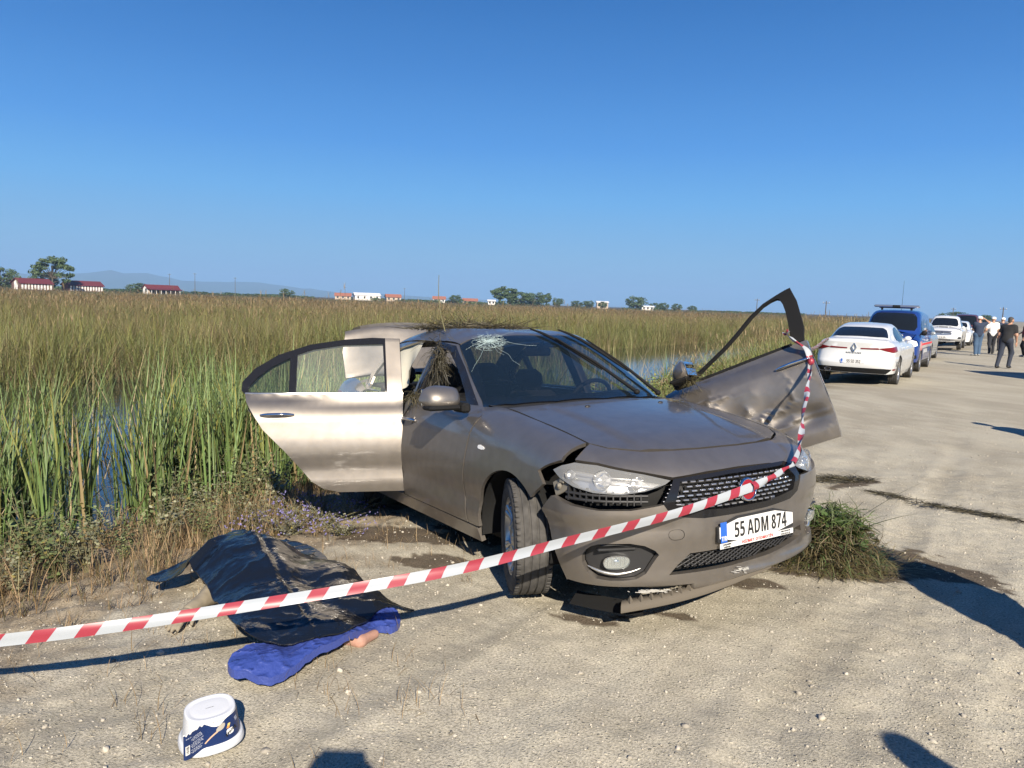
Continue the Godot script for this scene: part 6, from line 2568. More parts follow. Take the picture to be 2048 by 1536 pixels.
func leaf_cloud(m: MB, r: RandomNumberGenerator, o: Vector3, rad: Vector3, count: int, size: float) -> void:
	for k in count:
		var d := Vector3(r.randfn(), r.randfn(), r.randfn()).normalized() * pow(r.randf(), 0.4)
		var p := o + d * rad
		var nn := (d + Vector3(r.randfn(), r.randfn() + 0.5, r.randfn()) * 0.6).normalized()
		var a := nn.cross(Vector3(r.randfn(), r.randfn(), r.randfn())).normalized()
		var b := nn.cross(a)
		var s := size * r.randf_range(0.6, 1.3)
		var v := r.randf_range(0.75, 1.25)
		m.col = Color(v, v, v)
		var base := m.v.size()
		for q in [a * s, b * s * 0.55, -a * s, -b * s * 0.55]:
			m.vert(p + q + nn * s * 0.12 * (1 if absf(q.dot(a)) > 0.1 else -1), nn)
		m.face(base, base + 1, base + 2)
		m.face(base, base + 2, base + 3)


func tree_meshes(kind: int, seed_: int) -> Array:
	# a tree one unit tall: trunk with limbs, and a crown of leaf clusters
	var r := RandomNumberGenerator.new()
	r.seed = seed_
	var t := MB.new()
	var c := MB.new()
	var trunk_h: float = [0.30, 0.16, 0.22][kind]
	t.tube(V3([0, -0.05, 0, 0.01, trunk_h * 0.6, 0.0, 0.0, trunk_h, 0.01, 0.01, trunk_h + 0.25, 0]), PackedFloat32Array([0.032, 0.025, 0.021, 0.010]), 8)
	var spots := []
	var n: int = [30, 26, 24][kind]
	for k in n:
		var a := TAU * k * 0.381966 + r.randf_range(-0.3, 0.3)
		var u := (k + 0.5) / n
		var rr: float
		var y: float
		var jit := Vector3(r.randfn(), r.randfn(), r.randfn()) * 0.05
		if kind == 0: # wide, flat, open crown
			rr = 0.60 * sqrt(u) 
			y = lerpf(0.94, 0.36, u * u) + r.randf_range(-0.06, 0.05)
		elif kind == 1: # round and dense
			rr = 0.42 * sin(PI * (0.12 + 0.83 * u))
			y = lerpf(0.88, 0.20, u)
		else: # tall and loose
			rr = 0.27 * sin(PI * (0.1 + 0.85 * u))
			y = lerpf(0.93, 0.30, u)
		spots.append(Vector3(cos(a) * rr, y, sin(a) * rr) + jit)
	for p in spots:
		t.tube(PackedVector3Array([Vector3(0, minf(trunk_h + 0.1, p.y * 0.8), 0), Vector3(p.x * 0.5, lerpf(trunk_h, p.y, 0.6), p.z * 0.5), p]), PackedFloat32Array([0.012, 0.008, 0.003]), 5)
		var s: float = [0.12, 0.14, 0.11][kind] * r.randf_range(0.6, 1.3)
		leaf_cloud(c, r, p, Vector3(s * 1.25, s * (0.6 if kind == 0 else 0.9), s * 1.25), 90, 0.040)
	return [t.mesh(M.bark), c.mesh(M.tree_leaf, true)]


func build_trees() -> void:
	M.bark = mat(0.10, 0.08, 0.06, 0.95)
	M.tree_leaf = tinted(0.7, 0.2)
	M.tree_leaf.albedo_color = lin(0.058, 0.092, 0.030)
	var sets := []
	for k in 3:
		sets.append([tree_meshes(k, 60 + k), tree_meshes(k, 70 + k)])
	var list := [
		[0, -215.5, -360.5, 15.5, 1.0, "wide flat-topped tree between the first two red-roofed sheds"],
		[1, -241.0, -362.0, 11.0, 1.3, "dark bushy tree at the left edge behind the first red-roofed shed"],
		[1, -226.0, -372.0, 9.5, 1.2, "dark rounded tree just left of the wide flat-topped tree"],
		[1, -196.0, -402.0, 6.0, 1.5, "low bush right of the middle red-roofed shed"],
		[1, -184.0, -405.0, 5.0, 1.6, "low bush left of the shed with the white gable"],
		[1, -158.6, -537.1, 7.0, 1.2, "lone round bush right of the shed with the white gable"],
		[1, -42.5, -558.4, 7.0, 1.3, "round tree left of the tall loose tree in the middle distance"],
		[2, -10.0, -519.9, 13.5, 1.3, "tallest loose tree at the left end of the middle tree group"],
		[2, -3.0, -524.0, 12.5, 1.2, "second tall loose tree of the middle tree group"],
		[1, 4.0, -536.0, 10.5, 1.6, "dense dark tree beside the tall loose trees"],
		[1, 13.0, -540.0, 10.5, 1.5, "dense tree right of centre in the middle tree group"],
		[2, 22.6, -559.5, 10.5, 1.2, "slim tree at the right end of the middle tree group"],
		[1, 32.0, -579.1, 7.5, 1.1, "small round tree standing alone right of the middle group"],
		[1, 48.0, -597.0, 6.0, 1.6, "low spreading tree before the wide single tree"],
		[1, 57.0, -600.0, 6.5, 1.3, "low tree beside the small house with pale roof"],
		[1, 67.6, -596.2, 6.0, 1.1, "small tree left of the big single tree"],
		[1, 86.7, -553.2, 10.5, 1.35, "big single round tree on the horizon left of the torn-open door"],
		[1, 110.0, -608.0, 6.5, 1.4, "first of the low trees right of the big round tree"],
		[1, 117.0, -610.0, 7.0, 1.2, "second of the low trees right of the big round tree"],
		[1, 127.0, -607.0, 6.5, 1.2, "third of the low trees right of the big round tree"],
		[1, 143.3, -623.7, 5.5, 1.3, "last low tree before the bent door frame"],
		[1, 207.4, -365.2, 5.5, 2.0, "dome-shaped bush above the pickup on the far road"],
		[1, 259.8, -427.2, 5.0, 1.7, "small dome-shaped bush where the road vanishes"],
	]
	for k in list.size():
		var q: Array = list[k]
		var o := thing("tree", q[5], "tree", Vector3(q[1], -0.4, q[2]), "trees along the horizon")
		var set: Array = sets[q[0]][k % 2]
		part("trunk", set[0], o)
		part("crown", set[1], o)
		o.scale = Vector3(q[3] * q[4], q[3], q[3] * q[4])
		o.rotation.y = k * 1.7
	# the far line of bushes too small to tell apart
	var r := RandomNumberGenerator.new()
	r.seed = 17
	var bush := MB.new()
	for k in 5:
		leaf_cloud(bush, r, Vector3(r.randf_range(-0.5, 0.5), r.randf_range(0.2, 0.55), r.randf_range(-0.5, 0.5)), Vector3(0.5, 0.35, 0.5), 60, 0.11)
	var bm := bush.mesh(M.tree_leaf, true)
	var tf := []
	var cols := []
	for k in 620:
		var az := r.randf_range(-0.75, 0.36)
		var d := r.randf_range(560, 900)
		var hgt := r.randf_range(1.6, 4.2) * (1.0 if az < 0.05 else 0.75)
		if noise(8, 6.0, 2).get_noise_1d(az) < -0.45:
			continue
		tf.append(Transform3D(Basis(Vector3.UP, r.randf_range(0, TAU)).scaled(Vector3(hgt * 2.0, hgt, hgt * 2.0)), Vector3(sin(az) * d, -0.3, -cos(az) * d)))
		var v := r.randf_range(0.7, 1.3)
		cols.append(Color(v, v, v))
	swarm("treeline", bm, tf, cols, "far hedge line of bushes along the horizon", "bushes")


func house(called: String, label: String, at: Vector3, yaw: float, w: float, d: float, h: float, rise: float, wall: Material, roof: Material, strips: int, gable: Material, group := "") -> Node3D:
	# long axis along x, gables at the ends; strips: tall openings along the front (+z)
	var o := thing(called, label, "house", at, group)
	o.rotation.y = yaw
	var m := MB.new()
	m.box(Vector3(0, h * 0.5, 0), Vector3(w, h, d))
	var wl := part("wall", m.mesh(wall), o)
	for s in [-1.0, 1.0]:
		m = MB.new()
		m.tri(Vector3(s * (w * 0.5 + 0.03), h, -d * 0.49), Vector3(s * (w * 0.5 + 0.03), h, d * 0.49), Vector3(s * (w * 0.5 + 0.03), h + rise, 0))
		m.quad(Vector3(s * (w * 0.5 + 0.03), 0.3, -d * 0.49), Vector3(s * (w * 0.5 + 0.03), 0.3, d * 0.49), Vector3(s * (w * 0.5 + 0.03), h, d * 0.49), Vector3(s * (w * 0.5 + 0.03), h, -d * 0.49))
		part("gable", m.mesh(gable), o)
	m = MB.new()
	var e := 0.6
	for s in [-1.0, 1.0]:
		var a := Vector3(-w * 0.5 - e, h + rise + 0.05, 0)
		var b := Vector3(w * 0.5 + e, h + rise + 0.05, 0)
		var c := Vector3(w * 0.5 + e, h - 0.25, s * (d * 0.5 + e))
		var f := Vector3(-w * 0.5 - e, h - 0.25, s * (d * 0.5 + e))
		m.quad(a, b, c, f)
		var dn := Vector3(0, -0.22, 0)
		m.quad(a + dn, b + dn, c + dn, f + dn)
		m.quad(f, c, c + dn, f + dn)
		m.quad(a, f, f + dn, a + dn)
		m.quad(b, c, c + dn, b + dn)
	part("roof", m.mesh(roof), o)
	var pw := w / maxf(strips, 1) * 0.55
	for k in strips:
		m = MB.new()
		var x := -w * 0.5 + w * (k + 0.5) / strips
		if strips > 5:
			m.box(Vector3(x, h * 0.46, d * 0.5 + 0.05), Vector3(pw, h * 0.72, 0.1))
			part("panel", m.mesh(M.wall_white if wall != M.wall_white else M.shade), o)
		else:
			m.box(Vector3(x, h * 0.55, d * 0.5 + 0.02), Vector3(minf(pw, 1.4), h * 0.4, 0.08))
			var win := part("window", m.mesh(M.shade), o)
			m = MB.new()
			m.box(Vector3(x, h * 0.34, d * 0.5 + 0.08), Vector3(minf(pw, 1.4) + 0.2, 0.1, 0.16))
			part("sill", m.mesh(M.wall_white), win)
	return o


func build_houses() -> void:
	M.wall_white = mat(0.68, 0.66, 0.62, 0.9)
	M.wall_cream = mat(0.42, 0.34, 0.26, 0.9)
	M.shade = mat(0.04, 0.045, 0.05, 0.12)
	M.wall_dark = mat(0.12, 0.065, 0.055, 0.9)
	M.roof_red = mat(0.115, 0.022, 0.024, 0.6)
	M.roof_orange = mat(0.26, 0.10, 0.06, 0.8)
	M.roof_white = mat(0.62, 0.62, 0.62, 0.5)
	var o := house("shed", "first red-roofed shed from the left, with a row of white panels", Vector3(-211, 0.1, -338), 1.0, 13, 8, 3.2, 1.9, M.wall_dark, M.roof_red, 10, M.wall_dark, "red-roofed sheds by the marsh")
	var m := MB.new()
	m.plate(V2([-1.5, 0, 1.5, 0, 1.5, 3.2, 0, 4.0, -1.5, 3.2]), Basis(Vector3(0, 0, 1), Vector3.UP, Vector3(-1, 0, 0)), Vector3(-6.62, 0.2, 0), 0.1)
	part("gable_panel", m.mesh(M.wall_white), o)
	house("shed", "middle red-roofed shed with a dark red gable", Vector3(-213, 0.1, -381), 0.95, 16, 8, 3.2, 2.0, M.wall_dark, M.roof_red, 12, M.roof_red, "red-roofed sheds by the marsh")
	o = house("shed", "shed with white gable and dark veranda under a red roof", Vector3(-166, -0.2, -363), 0.85, 14.5, 5.5, 3.0, 1.7, M.wall_cream, M.roof_red, 0, M.wall_white, "red-roofed sheds by the marsh")
	m = MB.new()
	m.box(Vector3(-7.33, 2.0, 0.6), Vector3(0.1, 1.7, 1.5))
	part("window", m.mesh(M.shade), o)
	for k in 7:
		m = MB.new()
		m.box(Vector3(-6.6 + k * 2.2, 1.2, 4.9), Vector3(0.2, 2.5, 0.2))
		part("post", m.mesh(M.wall_white), o)
	for k in 5:
		m = MB.new()
		m.box(Vector3(-5.4 + k * 2.7, 1.5, 2.78), Vector3(1.7, 1.5, 0.1))
		part("window", m.mesh(M.shade), o)
	m = MB.new()
	m.quad(Vector3(-7.6, 3.25, 2.6), Vector3(7.6, 3.25, 2.6), Vector3(7.6, 2.45, 5.4), Vector3(-7.6, 2.45, 5.4))
	m.quad(Vector3(-7.6, 3.05, 2.6), Vector3(7.6, 3.05, 2.6), Vector3(7.6, 2.30, 5.4), Vector3(-7.6, 2.30, 5.4))
	part("veranda_roof", m.mesh(M.roof_red), o)
	house("house", "long white hall with a white roof in the middle distance", Vector3(-113.0, 0, -589.3), 0.35, 19, 11, 4.2, 1.6, M.wall_white, M.roof_white, 4, M.wall_white)
	house("house", "small orange-roofed house left of the white hall", Vector3(-134.5, 0, -605.2), 0.2, 12, 8, 3.2, 2.0, M.wall_cream, M.roof_orange, 3, M.wall_cream)
	house("house", "pale house with an orange roof just right of the white hall", Vector3(-93.4, 0, -592.7), 0.3, 11, 8, 3.6, 1.9, M.wall_cream, M.roof_orange, 3, M.wall_white)
	house("house", "small red-roofed house farther right of the white hall", Vector3(-62.4, 0, -636.9), 0.1, 10, 8, 3.4, 2.0, M.wall_white, M.roof_orange, 3, M.wall_white)
	house("house", "low pinkish house left of the tall loose trees", Vector3(-34.7, 0, -599.0), 0.1, 11, 7, 2.8, 1.6, M.wall_cream, M.roof_orange, 3, M.wall_cream)
	house("house", "small white house by the tall loose trees", Vector3(-17.0, 0, -560.0), 0.1, 5, 5, 3.2, 0.6, M.wall_white, M.roof_white, 2, M.wall_white)
	house("house", "house with a flat pale roof among the low trees right of centre", Vector3(70.5, 0, -625.0), 0.0, 9, 7, 5.2, 0.8, M.wall_cream, M.roof_white, 3, M.wall_cream)
	house("house", "low white building right of the big round tree", Vector3(101.0, 0, -590.0), 0.0, 9, 7, 3.0, 0.5, M.wall_white, M.roof_white, 3, M.wall_white)


func build_poles() -> void:
	M.wood = mat(0.09, 0.075, 0.06, 0.95)
	var list := [[89.5, -286.3, 7.0, "wooden power pole beside the torn-open door's top"], [82.0, -204.1, 5.6, "wooden power pole above the white saloon"], [162.6, -287.2, 6.2, "wooden power pole above the white pickup"], [128.0, -203.0, 5.6, "nearest wooden power pole at the right where the road vanishes"],
		[-192.0, -430.0, 12.0, "power pole behind the middle shed"], [-170.0, -470.0, 12.0, "power pole behind the shed with white gable"], [-123.0, -560.0, 10.0, "power pole left of the white hall"], [-80.0, -560.0, 10.5, "power pole right of the white hall"], [-182.0, -440.0, 13.0, "lattice mast behind the sheds"], [20.0, -610.0, 11.0, "power pole behind the middle tree group"]]
	for q in list:
		var o := thing("power_pole", q[3], "pole", Vector3(q[0], -0.5, q[1]), "power poles on the horizon")
		var m := MB.new()
		m.rod(Vector3.ZERO, Vector3(0, q[2], 0), 0.17, 8, 0.11)
		part("pole", m.mesh(M.wood), o)
		m = MB.new()
		m.box(Vector3(0, q[2] - 0.5, 0), Vector3(1.8, 0.12, 0.12))
		part("crossarm", m.mesh(M.wood), o)
		for x in [-0.8, 0.0, 0.8]:
			m = MB.new()
			m.lathe([Vector2(0.0, 0.25), Vector2(0.06, 0.22), Vector2(0.05, 0.0)], 8, Basis.IDENTITY, Vector3(x, q[2] - 0.45, 0))
			part("insulator", m.mesh(M.wall_white), o)


# ---------------------------------------------------------------- people
func flesh(m: MB, bones: Array, cell: float, soft := 40.0) -> void:
	# one skin round tapered bones [a, b, ra, rb], joined by a smooth minimum and meshed as surface nets
	var lo := Vector3.INF
	var hi := -Vector3.INF
	for q in bones:
		var e := Vector3.ONE * (maxf(q[2], q[3]) + cell * 3.0)
		lo = lo.min((q[0] as Vector3).min(q[1]) - e)
		hi = hi.max((q[0] as Vector3).max(q[1]) + e)
	var nx := int((hi.x - lo.x) / cell) + 2
	var ny := int((hi.y - lo.y) / cell) + 2
	var nz := int((hi.z - lo.z) / cell) + 2
	var sum := PackedFloat32Array()
	sum.resize(nx * ny * nz)
	for q in bones:
		var a: Vector3 = q[0]
		var b: Vector3 = q[1]
		var ra: float = q[2]
		var rb: float = q[3]
		var e := Vector3.ONE * (maxf(ra, rb) + cell * 2.5)
		var l0 := ((a.min(b) - e - lo) / cell).floor()
		var h0 := ((a.max(b) + e - lo) / cell).ceil()
		var ab := b - a
		var ll := maxf(ab.length_squared(), 1e-8)
		for z in range(maxi(int(l0.z), 0), mini(int(h0.z), nz - 1) + 1):
			for y in range(maxi(int(l0.y), 0), mini(int(h0.y), ny - 1) + 1):
				var at := (z * ny + y) * nx
				for x in range(maxi(int(l0.x), 0), mini(int(h0.x), nx - 1) + 1):
					var p := lo + Vector3(x, y, z) * cell
					var t := clampf((p - a).dot(ab) / ll, 0.0, 1.0)
					var d := (p - a - ab * t).length() - lerpf(ra, rb, t)
					sum[at + x] += exp(-d * soft)
	# inside where the sum is over 1
	var id := PackedInt32Array()
	id.resize(nx * ny * nz)
	id.fill(-1)
	var pts := PackedVector3Array()
	var val := PackedFloat32Array()
	val.resize(8)
	for z in nz - 1:
		for y in ny - 1:
			for x in nx - 1:
				var at := (z * ny + y) * nx + x
				var c0 := sum[at] > 1.0
				var same := true
				for k in 8:
					val[k] = sum[at + (k & 1) + ((k >> 1) & 1) * nx + (k >> 2) * nx * ny]
					if (val[k] > 1.0) != c0:
						same = false
				if same:
					continue
				var p := Vector3.ZERO
				var n := 0
				for e in [[0, 1], [2, 3], [4, 5], [6, 7], [0, 2], [1, 3], [4, 6], [5, 7], [0, 4], [1, 5], [2, 6], [3, 7]]:
					var va := -log(maxf(val[e[0]], 1e-9))
					var vb := -log(maxf(val[e[1]], 1e-9))
					if (va < 0.0) == (vb < 0.0):
						continue
					var t := va / (va - vb)
					var pa := Vector3(e[0] & 1, (e[0] >> 1) & 1, e[0] >> 2)
					var pb := Vector3(e[1] & 1, (e[1] >> 1) & 1, e[1] >> 2)
					p += pa.lerp(pb, t)
					n += 1
				id[at] = pts.size()
				pts.append(lo + (Vector3(x, y, z) + p / n) * cell)
	var quads := []
	var sx := 1
	var sy := nx
	var sz := nx * ny
	for z in range(1, nz - 1):
		for y in range(1, ny - 1):
			for x in range(1, nx - 1):
				var at := (z * ny + y) * nx + x
				var inside := sum[at] > 1.0
				for ax in [[sx, sy, sz], [sy, sz, sx], [sz, sx, sy]]:
					if (sum[at + ax[0]] > 1.0) != inside:
						var q := [id[at], id[at - ax[1]], id[at - ax[1] - ax[2]], id[at - ax[2]]]
						if q.min() < 0:
							continue
						if inside:
							q.reverse()
						quads.append(q)
	var f := PackedVector3Array()
	f.resize(pts.size())
	for q in quads:
		var g := (pts[q[2]] - pts[q[0]]).cross(pts[q[1]] - pts[q[3]])
		g = (pts[q[2]] - pts[q[0]]).cross(pts[q[1]] - pts[q[0]]) + (pts[q[3]] - pts[q[0]]).cross(pts[q[2]] - pts[q[0]])
		for k in q:
			f[k] += g
	var base := m.v.size()
	for k in pts.size():
		m.vert(pts[k], f[k])
	for q in quads:
		m.i.append_array([base + q[0], base + q[1], base + q[2], base + q[0], base + q[2], base + q[3]])


func hand_mesh(m: MB, wrist: Vector3, dir: Vector3, palm: Vector3, thumb_side: float, curl: float) -> void:
	# palm, four unequal bent fingers and a thumb from the palm's side; palm: the way the palm faces
	var d := dir.normalized()
	palm = (palm - d * palm.dot(d)).normalized()
	var s := d.cross(palm).normalized() * thumb_side
	var bones := [[wrist, wrist + d * 0.03, 0.026, 0.028], [wrist + d * 0.03 + s * 0.018, wrist + d * 0.085 + s * 0.026, 0.019, 0.014], [wrist + d * 0.03 - s * 0.016, wrist + d * 0.08 - s * 0.026, 0.019, 0.013], [wrist + d * 0.04, wrist + d * 0.088, 0.019, 0.014]]
	for k in 4:
		var len: float = [0.070, 0.078, 0.073, 0.058][k]
		var p: Vector3 = wrist + d * [0.088, 0.092, 0.088, 0.080][k] + s * (0.030 - 0.020 * k)
		var e := (d + s * (0.10 - 0.07 * k)).normalized()
		for j in 3:
			var n: Vector3 = p + e * len * [0.45, 0.31, 0.24][j]
			bones.append([p, n, 0.0092 - j * 0.0008, 0.0085 - j * 0.0009])
			p = n
			e = (e * cos(curl) + palm * sin(curl)).normalized()
	var t0 := wrist + d * 0.025 + s * 0.022
	var t1 := t0 + (d * 0.7 + s * 0.8 + palm * 0.25).normalized() * 0.042
	var t2 := t1 + (d * 0.95 + s * 0.35 + palm * 0.3).normalized() * 0.034
	bones.append([t0, t1, 0.015, 0.011])
	bones.append([t1, t2, 0.0105, 0.0085])
	flesh(m, bones, 0.005, 220.0)


func person(label: String, at: Vector3, facing: float, pose: Dictionary, look: Dictionary) -> Node3D:
	# facing: the way the person looks, radians from -z towards +x. Joints are given in the person's own axes: x to their right, y up, -z ahead.
	var o := thing("person", label, "person", at)
	o.rotation.y = -facing
	var j := {
		"pelvis": Vector3(0, 0.96, 0), "waist": Vector3(0, 1.10, 0), "chest": Vector3(0, 1.31, 0.005), "neck": Vector3(0, 1.47, 0.01), "head": Vector3(0, 1.615, -0.01),
		"sr": Vector3(0.185, 1.41, 0.01), "er": Vector3(0.235, 1.13, 0.03), "wr": Vector3(0.245, 0.89, -0.04), "hr": Vector3(0, -1, -0.25),
		"sl": Vector3(-0.185, 1.41, 0.01), "el": Vector3(-0.235, 1.13, 0.03), "wl": Vector3(-0.245, 0.89, -0.04), "hl": Vector3(0, -1, -0.25),
		"tr": Vector3(0.095, 0.92, 0), "kr": Vector3(0.105, 0.50, -0.015), "ar": Vector3(0.105, 0.085, 0.03), "fr": Vector3(0.03, 0, -1),
		"tl": Vector3(-0.095, 0.92, 0), "kl": Vector3(-0.105, 0.50, -0.015), "al": Vector3(-0.105, 0.085, 0.03), "fl": Vector3(-0.03, 0, -1), "look": Vector3(0, 0, -1)}
	for k in pose:
		if j.has(k):
			j[k] = pose[k]
	var lean: float = pose.get("lean", 0.0)
	if lean != 0.0:
		var bt := Basis(Vector3.RIGHT, -lean)
		for k in ["waist", "chest", "neck", "head", "sr", "er", "wr", "sl", "el", "wl"]:
			if not pose.has(k) or pose.get("lean_all", true):
				j[k] = j.pelvis + bt * (j[k] - j.pelvis)
	var bulk: float = look.get("bulk", 1.0)
	var look_dir: Vector3 = (j.look as Vector3).normalized()
	var up: Vector3 = (j.head - j.neck).normalized()
	up = (up + Vector3.UP).normalized()
	var hx := look_dir.cross(up).normalized()
	var hy := hx.cross(look_dir).normalized()
	# whole body
	var torso := [[j.pelvis + Vector3(-0.07, 0, 0), j.pelvis + Vector3(0.07, 0, 0), 0.115 * bulk, 0.115 * bulk], [j.pelvis, j.waist, 0.125 * bulk, 0.118 * bulk], [j.waist + Vector3(0.03, 0, 0), j.chest + Vector3(0.06, 0, 0), 0.105 * bulk, 0.115 * bulk], [j.waist - Vector3(0.03, 0, 0), j.chest - Vector3(0.06, 0, 0), 0.105 * bulk, 0.115 * bulk], [j.sr.lerp(j.sl, 0.15), j.sr.lerp(j.sl, 0.85), 0.075, 0.075]]
	var arms := []
	for s in ["r", "l"]:
		arms.append([j["s" + s], j["e" + s], 0.056 * bulk, 0.043])
		arms.append([j["e" + s], j["w" + s], 0.042, 0.027])
	var legs := []
	for s in ["r", "l"]:
		legs.append([j["t" + s], j["k" + s], 0.090 * bulk, 0.060])
		legs.append([j["k" + s], j["a" + s], 0.058, 0.038])
	var feet := []
	for s in ["r", "l"]:
		var d: Vector3 = (j["f" + s] as Vector3).normalized()
		var a: Vector3 = j["a" + s]
		feet.append([a + Vector3(0, -0.035, 0) - d * 0.035, a + Vector3(0, -0.04, 0) + d * 0.09, 0.045, 0.042])
		feet.append([a + Vector3(0, -0.045, 0) + d * 0.09, a + Vector3(0, -0.052, 0) + d * 0.165, 0.042, 0.030])
	var m := MB.new()
	var bones := torso + arms + legs + [[j.neck - (j.head - j.neck) * 0.3, j.head, 0.058, 0.052]]
	flesh(m, bones, 0.024)
	# head with its features on a finer grid
	var c: Vector3 = j.head + hy * 0.02
	var hb := [[c + hy * 0.035 + look_dir * -0.02, c + hy * 0.035 + look_dir * 0.015, 0.082, 0.078], [c - hy * 0.04 + look_dir * 0.02, c - hy * 0.075 + look_dir * 0.045, 0.062, 0.038], [c + look_dir * 0.088 - hy * 0.015, c + look_dir * 0.108 - hy * 0.035, 0.008, 0.014],
		[c + hx * 0.083 - hy * 0.005, c + hx * 0.085 - hy * 0.035, 0.018, 0.012], [c - hx * 0.083 - hy * 0.005, c - hx * 0.085 - hy * 0.035, 0.018, 0.012], [c + look_dir * 0.078 + hy * 0.022 - hx * 0.03, c + look_dir * 0.078 + hy * 0.022 + hx * 0.03, 0.014, 0.014], [c + look_dir * 0.086 - hy * 0.064 - hx * 0.015, c + look_dir * 0.086 - hy * 0.064 + hx * 0.015, 0.008, 0.008]]
	flesh(m, hb, 0.009, 110.0)
	for s in ["r", "l"]:
		hand_mesh(m, j["w" + s], j["h" + s], pose.get("p" + s, Vector3(-1 if s == "r" else 1, 0, 0)), 1.0 if s == "l" else -1.0, pose.get("curl", 0.35))
	part("body", m.mesh(look.skin), o)
	m = MB.new()
	for s in [-1.0, 1.0]:
		m.ball(c + look_dir * 0.084 + hy * 0.004 + hx * 0.031 * s, Vector3.ONE * 0.011, Basis.IDENTITY, 8, 6)
	part("eyes", m.mesh(M.ink), o)
	# clothes over it
	var shirt := []
	for q in torso.slice(1):
		shirt.append([q[0], q[1], q[2] + 0.014, q[3] + 0.014])
	shirt.append([j.pelvis + Vector3(-0.06, 0.0, 0), j.pelvis + Vector3(0.06, 0.0, 0), 0.122 * bulk, 0.122 * bulk])
	for s in ["r", "l"]:
		if look.get("sleeves", "short") == "long":
			shirt.append([j["s" + s], j["e" + s], 0.066 * bulk, 0.056])
			shirt.append([j["e" + s], (j["e" + s] as Vector3).lerp(j["w" + s], 0.92), 0.055, 0.040])
		else:
			shirt.append([j["s" + s], (j["s" + s] as Vector3).lerp(j["e" + s], 0.62), 0.070 * bulk, 0.066])
	m = MB.new()
	flesh(m, shirt, 0.024)
	part("shirt", m.mesh(look.shirt), o)
	var tr := [[j.pelvis + Vector3(-0.07, -0.01, 0), j.pelvis + Vector3(0.07, -0.01, 0), 0.126 * bulk, 0.126 * bulk]]
	for s in ["r", "l"]:
		tr.append([j["t" + s], j["k" + s], 0.102 * bulk, 0.075])
		tr.append([j["k" + s], j["a" + s] + Vector3(0, 0.0, 0), 0.073, 0.060])
	m = MB.new()
	flesh(m, tr, 0.024)
	part("trousers", m.mesh(look.trousers), o)
	for k in 2:
		m = MB.new()
		flesh(m, feet.slice(k * 2, k * 2 + 2), 0.014, 90.0)
		part("shoe", m.mesh(look.get("shoes", M.ink)), o)
	if look.has("hair"):
		m = MB.new()
		flesh(m, [[c + hy * 0.052 - look_dir * 0.03, c + hy * 0.058 + look_dir * 0.012, 0.081, 0.074], [c + hy * 0.0 - look_dir * 0.05, c - hy * 0.045 - look_dir * 0.045, 0.055, 0.048]], 0.011, 110.0)
		part("hair", m.mesh(look.hair), o)
	if look.has("cap"):
		m = MB.new()
		m.lathe([Vector2(0.101, -0.01), Vector2(0.102, 0.02), Vector2(0.094, 0.065), Vector2(0.06, 0.09), Vector2(0.0005, 0.098)], 20, Basis(hx, hy, -look_dir), c + hy * 0.035)
		if look.get("brim", true):
			m.box(c + hy * 0.034 + look_dir * 0.125, Vector3(0.15, 0.012, 0.09), Basis(hx, hy, -look_dir), 0.005)
		part("cap", m.mesh(look.cap), o)
	return o


